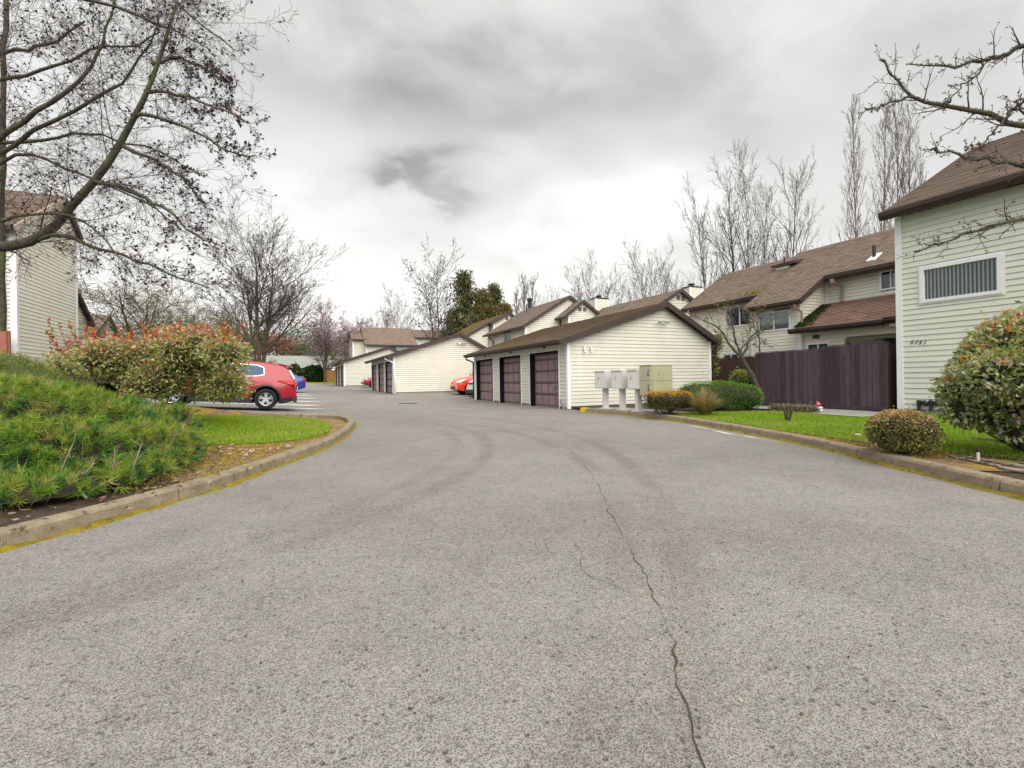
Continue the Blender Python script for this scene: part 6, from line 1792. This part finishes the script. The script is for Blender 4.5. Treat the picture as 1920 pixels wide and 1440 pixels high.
# loose reaching stems at its left end
RG = np.random.default_rng(77)
lr = []
for i in range(16):
    p0 = at(120 + 40 * RG.random(), 650 + 30 * RG.random(), 9.9); p1 = at(85 + 60 * RG.random(), 600 + 60 * RG.random(), 9.7); lr.append(poly([tuple(p0), tuple((p0 + p1) / 2 + Vector((0, 0, -.06))), tuple(p1)], 6))
for i in range(40):
    t = RG.random(); p0 = at(150 + 300 * t, 632 + 12 * RG.random(), 9.9); p1 = p0 + Vector((RG.normal() * .08, RG.normal() * .08, .18 + .14 * RG.random())); lr.append(poly([tuple(p0), tuple((p0 + p1) / 2), tuple(p1)], 6))
LPm = np.array(lr); V, F = tubes(LPm, np.tile(np.linspace(.006, .003, 6), (len(lr), 1)), 4)
hroot = [o for o in bpy.data.objects if o.name == 'hedge'][0]
npmesh('shoots', V, F, GLO, parent=hroot)
ps = LPm[:, 2:].reshape(-1, 3); k = RG.choice(len(ps), 420); V, F = leaves(ps[k], RG.normal(size=(420, 3)) + np.array([0, 0, .8]), .10, .045); npmesh('shoot_leaves', V, F, [GLR, GLO, GL, OLD], mi=np.repeat(RG.choice(4, 420, p=[.35, .3, .2, .15]), 2), parent=hroot)

# right photinia
bl = []
for (pxx, yy, dp, s) in ((1840, 700, 5.5, .42), (1880, 640, 5.6, .42), (1920, 610, 5.7, .42), (1800, 720, 5.5, .30), (1825, 650, 5.6, .22), (1795, 760, 5.4, .20), (1850, 760, 5.3, .28), (1900, 750, 5.2, .36), (1940, 700, 5.4, .5), (1985, 650, 5.5, .6), (1985, 760, 5.3, .5), (1870, 610, 5.7, .22), (1850, 690, 5.1, .3), (1900, 690, 5.0, .34), (1895, 800, 5.1, .13), (1935, 800, 5.1, .2)):
    c = at(1940 + (pxx - 1940) * .92, 14 + 700 + (yy - 700) * .92, dp); bl.append((c.x, c.y, c.z, s * .9, s * .9, s * .85))
c0 = at(1930, 840, 5.4)
shrub('large photinia bush with broad green and pink leaves at the right edge', 'bush', (c0.x, c0.y, hyard(c0.x, c0.y)), bl, 20000, .074, .034, [GL, GL2, GL3, GLP, GLW], [.36, .06, .38, .08, .12], top=([GLO, GLY, GLP, GLR, GL3], [.14, .28, .22, .06, .30]), toprange=(.35, 1.15), name='bush', coreS=.66, shell=.40, jit=.9, droop=.12, seed=13, zmin=.30)
# ball shrub
c0 = at(1692, 846, 5.5); bz = hyard(c0.x, c0.y)
shrub('clipped ball shrub with rusty leaf tips by the right kerb', 'bush', (c0.x, c0.y, bz), [(c0.x, c0.y, bz + .27, .34, .34, .24), (c0.x + .06, c0.y, bz + .23, .33, .33, .22), (c0.x - .12, c0.y - .05, bz + .30, .22, .22, .19)], 11000, .026, .018, [OLD, GL2, leafmat('brown_green_leaf', (0.221, 0.182, 0.078))], [.4, .25, .35], top=([leafmat('rusty_tip', (.50, .28, .09)), OLD, GLP], [.45, .35, .2]), toprange=(.3, 1.), name='ball_shrub', coreS=.88, shell=.14, seed=14, zmin=bz + .05)
# flat topiary
c0 = at(1252, 776, 12.0); bz = hyard(c0.x, c0.y)
bl = [(c0.x + dx_, c0.y + dy_, bz + .36, .30, .30, .22) for dx_ in (-.28, 0, .28) for dy_ in (-.2, .12)]
shrub('flat topped clipped yew with orange top beside the parcel locker', 'topiary', (c0.x, c0.y, bz), bl, 9000, .035, .022, [leafmat('yew_bronze', (0.182, 0.117, 0.039)), GL2, leafmat('yew_olive', (0.117, 0.117, 0.026))], [.4, .3, .3], top=([leafmat('yew_orange', (.58, .30, .03)), leafmat('yew_gold', (.48, .34, .04))], [.6, .4]), toprange=(.55, .8), name='topiary', coreS=.8, shell=.2, seed=15, zmin=bz + .12)
# low green mounded juniper
c0 = at(1350, 764, 13.2); bz = hyard(c0.x, c0.y)
RTV = Vector((math.cos(AZ), -math.sin(AZ), 0))
bl = []
for t in np.linspace(-.75, .72, 7):
    c = c0 + RTV * float(t); bl.append((c.x, c.y, bz + .40 - .09 * max(0, float(t)), .45, .45, .42 - .08 * abs(float(t))))
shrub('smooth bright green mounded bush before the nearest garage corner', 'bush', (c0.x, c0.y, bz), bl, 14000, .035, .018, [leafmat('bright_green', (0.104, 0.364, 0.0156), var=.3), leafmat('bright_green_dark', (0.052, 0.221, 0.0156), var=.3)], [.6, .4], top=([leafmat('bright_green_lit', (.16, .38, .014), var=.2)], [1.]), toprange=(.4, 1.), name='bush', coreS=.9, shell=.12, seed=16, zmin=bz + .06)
# round variegated bush behind
c0 = at(1398, 750, 15.9); bz = hyard(c0.x, c0.y)
shrub('round glossy bush with yellow green top behind the leaning tree', 'bush', (c0.x, c0.y, bz), [(c0.x, c0.y, bz + .62, .50, .5, .44), (c0.x + .25, c0.y, bz + .5, .5, .5, .4), (c0.x - .05, c0.y + .1, bz + .85, .36, .36, .28)], 5000, .065, .04, [GL2, GL], [.65, .35], top=([GLY, leafmat('lime_leaf', (.24, .28, .05))], [.5, .5]), toprange=(.45, .85), name='bush', coreS=.8, seed=17)
# vine at the garage corner
c0 = at(1342, 672, 20.8)
shrub('leafy vine climbing at the far right corner of the nearest garage', 'vine', (15.1, 14.6, .13), [(15.6, 14.2, 2.3, .22, .3, .28), (15.55, 14.3, 1.9, .18, .25, .35), (15.4, 14.1, 2.6, .35, .3, .12), (15.5, 14.2, 1.45, .14, .2, .4)], 2200, .08, .05, [GL2, GL, OLD, GLP], [.4, .25, .2, .15], name='vine', coreS=0, shell=.9, seed=18)
# heather strip
bl = []
for i in range(9):
    c = at(1452 + i * 9, 770, 12.6 - i * .13); bl.append((c.x, c.y, hyard(c.x, c.y) + .07, .14, .14, .11))
c0 = at(1490, 775, 12.3)
shrub('low dry heather in front of the purple brown fence', 'heather', (c0.x, c0.y, hyard(c0.x, c0.y)), bl, 6000, .04, .014, [leafmat('dry_pink', (.42, .32, .24)), leafmat('dry_tan', (.36, .30, .18)), GL2], [.45, .35, .2], name='heather', coreS=.7, shell=.3, seed=19, stem=False)

# ornamental grass: arching blades
def tussock(label, c0, h, w, n, mats_, pr_, seed, name='ornamental_grass'):
    global RG
    RG = np.random.default_rng(seed); root = empty(name, tuple(c0), label, 'grass')
    a = RG.random(n) * 6.283; sp = RG.random(n) ** .7; d = np.stack([np.cos(a), np.sin(a), np.zeros(n)], 1); L = h * (.6 + .6 * RG.random(n))
    p = np.array(c0)[None] + d * (RG.random(n) * w * .25)[:, None]; P = [p]; dr = nrmz(d * (sp * .9)[:, None] + np.array([0, 0, 1.]))
    for k in range(4): p = p + dr * (L / 4)[:, None]; P.append(p); dr = nrmz(dr + d * (.25 * sp)[:, None] - np.array([0, 0, .16])[None] * sp[:, None] * k)
    P = np.stack(P, 1); s = nrmz(np.cross(d, [0, 0, 1.])) * .004; wv = np.array([1, 1, .8, .6, .15]); A = P - s[:, None] * wv[None, :, None]; B = P + s[:, None] * wv[None, :, None]
    V = np.concatenate([A, B], 1); i = np.arange(n)[:, None, None] * 10; j = np.arange(4)[None, :, None]; F = (i + np.concatenate([j, j + 1, j + 6, j + 5], 2)).reshape(-1, 4)
    npmesh('blades', V.reshape(-1, 3), F, mats_, mi=np.repeat(RG.choice(len(mats_), n, p=pr_), 4), parent=root)
    return root


c = at(1322, 784, 11.4); tussock('dry tan ornamental grass clump at the kerb before the green bush', (c.x, c.y, hyard(c.x, c.y)), .62, .4, 1700, [leafmat('dry_blade', (.44, .33, .17)), leafmat('green_blade', (.14, .20, .04)), leafmat('brown_blade', (.20, .12, .05))], [.55, .28, .17], 30)
# cut back stump shrub
c = at(1478, 807, 9.6); cz = hyard(c.x, c.y)
st = empty('cut_back_shrub', (c.x, c.y, cz), 'cut back woody shrub stump at the right lawn edge', 'shrub')
RG = np.random.default_rng(33); m = []
for i in range(8):
    a = i * .9; m.append(poly([(c.x + math.cos(a) * .03, c.y + math.sin(a) * .03, cz - .02), (c.x + math.cos(a) * .06, c.y + math.sin(a) * .06, cz + .15), (c.x + math.cos(a) * (.08 + .05 * RG.random()), c.y + math.sin(a) * .1, cz + .22 + .16 * RG.random())], 6))
V, F = tubes(np.array(m), np.tile(np.linspace(.018, .010, 6), (8, 1)), 6); npmesh('stems', V, F, BARK, parent=st)
P2, R2 = grow(np.array(m), np.tile(np.linspace(.018, .010, 6), (8, 1)), 5, .3, 1, .9, .7, .2, .15, rmin=.002); V, F = tubes(P2, R2 * .35, 3); npmesh('twigs', V, F, TWIGY, parent=st)

# ---- mugo pine bank on the left
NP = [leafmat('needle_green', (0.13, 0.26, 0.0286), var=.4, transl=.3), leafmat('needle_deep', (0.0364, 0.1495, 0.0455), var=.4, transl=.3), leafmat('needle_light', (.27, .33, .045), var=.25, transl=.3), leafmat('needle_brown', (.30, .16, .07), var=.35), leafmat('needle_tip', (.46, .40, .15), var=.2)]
PINEC = []
g = np.random.default_rng(21)
for (pxx, yy, dp, s, sz_) in ((30, 790, 4.9, .55, .42), (110, 800, 5.0, .5, .42), (190, 810, 5.3, .5, .40), (250, 820, 5.7, .42, .34), (310, 830, 6.2, .36, .33), (20, 740, 6.0, .7, .5), (130, 760, 6.2, .65, .42), (230, 790, 6.6, .55, .32), (60, 880, 4.3, .34, .26), (150, 870, 4.7, .34, .24), (-60, 800, 4.8, .6, .5), (-120, 880, 4.2, .5, .4), (0, 920, 4.15, .28, .18), (290, 800, 7.2, .5, .28), (180, 745, 7.4, .7, .34), (80, 725, 7.4, .8, .40), (215, 880, 5.2, .30, .2), (275, 880, 5.7, .3, .2), (-40, 730, 6.6, .8, .5), (330, 795, 6.6, .26, .3), (341, 850, 6.2, .22, .22), (-50, 870, 4.1, .42, .36), (15, 866, 4.25, .42, .36), (80, 862, 4.4, .42, .36), (145, 858, 4.6, .40, .34), (205, 855, 4.8, .38, .32), (262, 850, 5.1, .36, .30), (312, 846, 5.5, .32, .27), (70, 930, 4.05, .26, .16), (140, 920, 4.2, .26, .16), (205, 907, 4.4, .26, .17), (262, 892, 4.75, .26, .17), (315, 874, 5.15, .25, .17), (0, 945, 3.95, .28, .17), (-60, 965, 3.8, .3, .2), (345, 855, 5.8, .2, .16), (-10, 965, 3.7, .26, .13), (50, 955, 3.75, .24, .13), (110, 943, 3.9, .24, .13), (170, 928, 4.1, .22, .12), (225, 912, 4.35, .20, .12)):
    if dp > 5.6 and pxx < 240: yy += 34; sz_ *= .85
    c = at(pxx, yy, dp); PINEC.append((c.x, c.y, max(c.z, hisl(c.x, c.y) + sz_ * .3), s, s, sz_))
c0 = (-2.3, 6.2)
RG = np.random.default_rng(22)
pine = empty('mugo_pine', (c0[0], c0[1], hisl(*c0)), 'broad bank of mugo pine with long green needles behind the left kerb', 'shrub')
P, N_ = blob_pts(PINEC, 6500, shell=.42, zmin=.14)
gzv = np.array([hisl(a, b) for a, b in P[:, :2]]); okk = P[:, 2] > gzv + .04; P, N_ = P[okk], N_[okk]
T = len(P); NN = 40
dirn = nrmz(N_ + np.array([0, 0, .35]) + RG.normal(size=(T, 3)) * .35)
D = nrmz(dirn[:, None, :] * (RG.random((T, NN, 1)) * 1.1 + .25) + RG.normal(size=(T, NN, 3)) * .50)
base = P[:, None, :] + dirn[:, None, :] * (RG.random((T, NN, 1)) * .05); L = .075 + .045 * RG.random((T, NN, 1))
tip = base + D * L; sd = nrmz(np.cross(D, RG.normal(size=(T, NN, 3)))) * .0034
V = np.stack([base - sd, base + sd, tip], 2).reshape(-1, 3); F = np.arange(T * NN * 3).reshape(-1, 3)
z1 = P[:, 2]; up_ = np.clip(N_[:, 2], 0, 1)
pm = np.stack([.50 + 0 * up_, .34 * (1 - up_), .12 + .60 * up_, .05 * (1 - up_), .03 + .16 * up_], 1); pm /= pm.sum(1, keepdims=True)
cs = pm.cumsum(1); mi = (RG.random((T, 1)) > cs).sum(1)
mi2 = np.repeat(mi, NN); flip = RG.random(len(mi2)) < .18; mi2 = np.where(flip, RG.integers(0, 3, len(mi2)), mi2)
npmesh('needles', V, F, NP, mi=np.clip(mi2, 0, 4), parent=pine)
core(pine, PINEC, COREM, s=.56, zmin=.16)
m = []
for i in range(60):
    b = PINEC[i % len(PINEC)]; a = RG.random() * 6.28; gz_ = hisl(b[0], b[1])
    m.append(poly([(b[0] + RG.normal() * .1, b[1] + RG.normal() * .1, gz_), (b[0] + math.cos(a) * b[3] * .5, b[1] + math.sin(a) * b[4] * .5, gz_ + .12), (b[0] + math.cos(a) * b[3] * .95, b[1] + math.sin(a) * b[4] * .95, gz_ + .15 + RG.random() * .3)], 7))
mp_ = np.array(m); mr = np.tile(np.linspace(.012, .005, 7), (len(m), 1)); P2, R2 = grow(mp_, mr, 5, .3, 1, .7, .4, .1, .15, rmin=.002)
V, F = merge([tubes(mp_, mr, 5), tubes(P2, R2, 3)]); npmesh('branches', V, F, mat('pale_branch', (.16, .13, .10), (.30, .26, .22)), parent=pine)
# smooth juniper mound behind it
bl = []
for (pxx, yy, dp, s, sz_) in ((-20, 712, 9.0, .9, .55), (35, 722, 9.0, .7, .45), (75, 735, 9.0, .5, .36), (-90, 712, 8.6, 1., .6)):
    c = at(pxx, yy, dp); bl.append((c.x, c.y, c.z, s, s, sz_))
c0 = at(30, 760, 9.0)
shrub('low smooth light green juniper mound behind the pine', 'shrub', (c0.x, c0.y, hisl(c0.x, c0.y)), bl, 16000, .055, .016, [leafmat('juniper_green', (.20, .27, .05), var=.3), leafmat('juniper_pale', (.34, .38, .10), var=.25), OLD], [.5, .4, .1], name='juniper', coreS=.9, shell=.12, jit=.8, seed=23, stem=False, corem=mat('juniper_core_shade', (.05, .07, .02), (.08, .10, .03)))

def roof_moss(pts, label, seed, col_):
    global RG
    RG = np.random.default_rng(seed); P = np.array(pts); V, F = leaves(P, RG.normal(size=P.shape) * .5 + np.array([0, 0, 1.]), .07, .06)
    npmesh('roof_moss', V, F, [leafmat('roof_moss_green' + str(seed), col_, var=.5)], parent=h3, kind='stuff')


g = np.random.default_rng(5)
q = [(17.9 + a * 1.75, 12.42 - abs(b) * (.75 - a * .35), 2.93 + a * .945 + .0) for a, b in zip(g.random(1500), g.random(1500) * g.random(1500))]
roof_moss(q, '', 101, (.045, .060, .016))
q = [(19.0 + a * .7, 15.1 + b * .5, 3.99 + .65 * (1.1 + a * .7) + .06) for a, b in zip(g.random(260) ** 2, g.normal(size=260))]
roof_moss([p for p in q if p[1] > 14.85], '', 102, (.20, .20, .03))
# ------------------------------------------------------------------ lawns, litter, small things
GM = [leafmat('grass_green', (.20, .36, .010), var=.25), leafmat('grass_lime', (.36, .46, .015), var=.2), leafmat('grass_deep', (.11, .24, .012), var=.3), leafmat('grass_straw', (.46, .44, .14), var=.2)]


def inpoly(px_, py_, pl):
    c = np.zeros(len(px_), bool); j = len(pl) - 1
    for i in range(len(pl)):
        xi, yi = pl[i][:2]; xj, yj = pl[j][:2]
        c ^= ((yi > py_) != (yj > py_)) & (px_ < (xj - xi) * (py_ - yi) / ((yj - yi) or 1e-9) + xi); j = i
    return c


def turf(pl, hf, n, h, wd, mats_, pr_, seed, label, box_=None):
    global RG
    RG = np.random.default_rng(seed); xs = [p[0] for p in pl]; ys = [p[1] for p in pl]
    x0, x1, y0, y1 = (min(xs), max(xs), min(ys), max(ys)) if box_ is None else box_
    x = RG.uniform(x0, x1, n * 2); y = RG.uniform(y0, y1, n * 2); k = inpoly(x, y, pl); x, y = x[k][:n], y[k][:n]; N = len(x)
    hv = np.vectorize(hf); z = hv(x, y); b = np.stack([x, y, z], 1)
    a = RG.random(N) * 6.283; s = np.stack([np.cos(a), np.sin(a), np.zeros(N)], 1) * wd * .5; t = nrmz(RG.normal(size=(N, 3)) * .35 + np.array([0, 0, 1.])) * (h * (.5 + .8 * RG.random(N)))[:, None]
    V = np.stack([b - s, b + s, b + t], 1).reshape(-1, 3); F = np.arange(N * 3).reshape(-1, 3)
    pat = np.sin(x * 1.9 + np.sin(y * 2.3) * 1.4) * np.sin(y * 1.7 + 1) ; r = RG.random(N) + pat * .30 + RG.normal(size=N) * .05
    mi = np.digitize(r, [pr_[0], pr_[0] + pr_[1], pr_[0] + pr_[1] + pr_[2]])
    return npmesh('grass', V, F, mats_, mi=np.clip(mi, 0, len(mats_) - 1), kind='stuff', label=label)


turf(LL, hisl, 60000, .05, .009, GM, [.4, .35, .15], 40, 'bright mown grass on the left island')
turf(LR, hyard, 80000, .045, .008, GM, [.5, .2, .22], 41, 'bright mown grass of the right lawn')
FARG = [(-5.8, 61.5), (3., 61.5), (4.2, 61.8), (5.2, 69), (-5.8, 69)]
MSS = [leafmat('moss_gold', (.36, .26, .015), var=.3), leafmat('moss_green', (.20, .20, .02), var=.3), leafmat('litter_brown', (.20, .12, .06), var=.4)]
turf([(-6, 6.3), (-3, 5.9), (-1.9, 5.7), (-1.25, 5.2), (-.95, 5.3), (-.5, 6.3), (.1, 8.1), (.6, 9.5), (.5, 9.8), (0, 8.5), (-.5, 8.3), (-1.2, 8.4), (-2.2, 8.7), (-6, 9.2)], hisl, 14000, .018, .022, MSS, [.5, .3, .2], 42, 'golden moss and litter on the left bed')
turf([(7.95, 7.1), (8.4, 8.9), (8.1, 8.1), (7.6, 6.1), (7.2, 4.9), (6.7, 3.9), (6.2, 2.9), (6.9, 2.6), (7.0, 3.1), (7.1, 3.9), (7.3, 4.8), (7.6, 5.9)], hyard, 9000, .02, .02, MSS, [.5, .3, .2], 43, 'golden moss along the right lawn edge')


def litter(name, pts, size, mats_, pr_, seed, label, hf, flatz=.006):
    global RG
    RG = np.random.default_rng(seed); n = len(pts); z = np.array([hf(a, b) for a, b in pts]) + flatz; b = np.column_stack([pts, z])
    a = RG.random(n) * 6.283; L = size * (.5 + RG.random(n)); W_ = L * (.3 + .4 * RG.random(n)); d = np.stack([np.cos(a), np.sin(a), RG.random(n) * .3], 1) * L[:, None]; s = np.stack([-np.sin(a), np.cos(a), RG.random(n) * .2], 1) * W_[:, None]
    V = np.stack([b - d / 2, b + s / 2, b + d / 2, b - s / 2], 1).reshape(-1, 3); F = np.arange(n * 4).reshape(-1, 4)
    return npmesh(name, V, F, mats_, mi=RG.choice(len(mats_), n, p=pr_), kind='stuff', label=label)


RG = np.random.default_rng(50)
q = []
while len(q) < 520:
    u_, v_ = RG.uniform(0, 1920), RG.uniform(0, 1) ** 1.5 * 560 + 800; x, y = gpt(u_, v_)
    if inpoly(np.array([x]), np.array([y]), [(a.x, a.y) for a in QL[::5]] + [(-2.5, 15.0)])[0]: continue
    if x < -2.2 or x > 5.2 and y < 3.5 or x > 7.6: continue
    q.append((x, y))
LIT = [leafmat('litter_rust', (.24, .10, .05)), leafmat('litter_dark', (.04, .028, .02)), leafmat('litter_pale', (.45, .38, .30)), leafmat('litter_green', (.10, .11, .02))]
litter('leaf_litter', np.array(q), .0125, LIT, [.3, .4, .2, .1], 51, 'tiny leaf scraps scattered over the drive', hz)
q = [(a - 1.6 + RG.normal() * .8, 7.4 + RG.normal() * .4) for a in RG.random(260) * 1.6]
q = [p for p in q if p[0] < .2 - (8 - p[1]) * .6]
litter('leaf_litter', np.array(q), .06, [GLP, leafmat('petal_pink', (.55, .30, .32)), leafmat('petal_red', (.40, .12, .12))], [.5, .3, .2], 52, 'fallen pink and tan leaves on the left bed', hisl, .02)
q = []
for i in range(700):
    j = RG.integers(0, len(QL) - 60); w_ = -abs(RG.normal()) * .05 - .07; q.append((QL[j].x + NL[j].x * w_, QL[j].y + NL[j].y * w_))
litter('leaf_litter', np.array(q), .014, LIT, [.3, .1, .5, .1], 53, 'fine scraps along the left gutter', hz)
q = [(6.3 + RG.random() * 1.0, 2.2 + RG.random() * .7) for i in range(300)]
litter('leaf_litter', np.array(q), .035, LIT, [.4, .3, .25, .05], 54, 'bark scraps under the ball shrub', hyard, .015)
# bark debris under the pine
q = [(b[0] + RG.normal() * .4, b[1] + RG.normal() * .4) for b in PINEC for _ in range(40)]
litter('leaf_litter', np.array(q), .05, LIT, [.35, .4, .2, .05], 55, 'needle and bark litter under the pine', hisl, .012)

# sprinkler, flags, lights, surface roots
c = at(1834, 868, 5.05); cz = hyard(c.x, c.y)
sp = empty('sprinkler_riser', (c.x, c.y, cz), 'white sprinkler riser with black head by the right kerb', 'sprinkler')
MB().tube([(c.x, c.y, cz - .03), (c.x, c.y, cz + .085)], .014, 10).build('riser', WHITEP, sp)
MB().tube([(c.x, c.y, cz + .085), (c.x, c.y, cz + .12), (c.x, c.y, cz + .13)], [.016, .016, .010], 10).build('head', DARK, sp)
c = at(1609, 823.5, 7.2); cz = hyard(c.x, c.y)
MB().tube([(c.x, c.y, cz - .02), (c.x, c.y, cz + .02), (c.x, c.y, cz + .03)], [.045, .045, .02], 12).build('sprinkler', WHITEP, label='flat white sprinkler cap in the moss by the kerb', cat='sprinkler')
for (px_, yy, dp, lab) in ((1422, 747, 14.6, 'pink marker flag left, before the tall fence end'), (1531, 757, 12.2, 'pink marker flag right of the heather')):
    c = at(px_, yy, dp); z0 = hyard(c.x, c.y)
    f = empty('marker_flag', (c.x, c.y, z0), lab, 'flag', 'pink marker flags')
    MB().tube([(c.x, c.y, z0 - .02), (c.x, c.y, c.z + .05)], .004, 4).build('wire', DARK, f)
    MB().prism([(c.x, c.y, c.z + .06), (c.x, c.y, c.z - .04), (c.x + .11, c.y - .05, c.z - .02), (c.x + .05, c.y - .02, c.z + .05)], (.002, .004, .0)).build('flag', PINKF, f)
c = at(1538, 773, 12.0); z0 = hyard(c.x, c.y)
MB().tube([(c.x, c.y, z0), (c.x, c.y, z0 + .09), (c.x, c.y, z0 + .10), (c.x, c.y, z0 + .13)], [.05, .05, .07, .02], 10).build('path_light', BOXM, label='small grey path light at the end of the heather', cat='garden light')
rts = empty('tree_roots', (tr0[0], tr0[1], tr0[2] + .05), 'pale surface roots spreading over the right kerb bed', 'roots')
RG = np.random.default_rng(60)
for pth, r0 in (([(2060, 880, 4.3), (1960, 885, 4.45), (1890, 872, 4.75), (1850, 862, 5.0), (1800, 860, 5.3)], .035), ([(2060, 900, 4.2), (1960, 905, 4.3), (1900, 895, 4.5), (1850, 876, 4.8), (1770, 862, 5.4)], .03), ([(2060, 860, 4.6), (1990, 868, 4.8), (1930, 862, 5.1), (1870, 858, 5.3)], .03)):
    pts = [at(*p) for p in pth]; pts = [Vector((p.x, p.y, hyard(p.x, p.y) + .004)) for p in pts]
    P = poly([tuple(p) for p in pts], 16)[None]; P[:, :, :2] += RG.normal(size=(1, 16, 2)) * .015
    V, F = tubes(P, np.linspace(r0, .008, 16)[None], 8); npmesh('root', V, F, mat('pale_root', (.22, .19, .15), (.34, .31, .26), bump=.5), parent=rts, smooth=True)
# black edging strips
MB().tube([tuple(Vector((8.6, 1.2, hyard(8.6, 1.2) + .03))), tuple(Vector((8.3, 2.6, hyard(8.3, 2.6) + .02))), tuple(Vector((8.6, 3.4, hyard(8.6, 3.4))))], .03, 6).build('garden_edging', TRIMD, label='dark edging hose on the grass under the photinia', cat='edging')
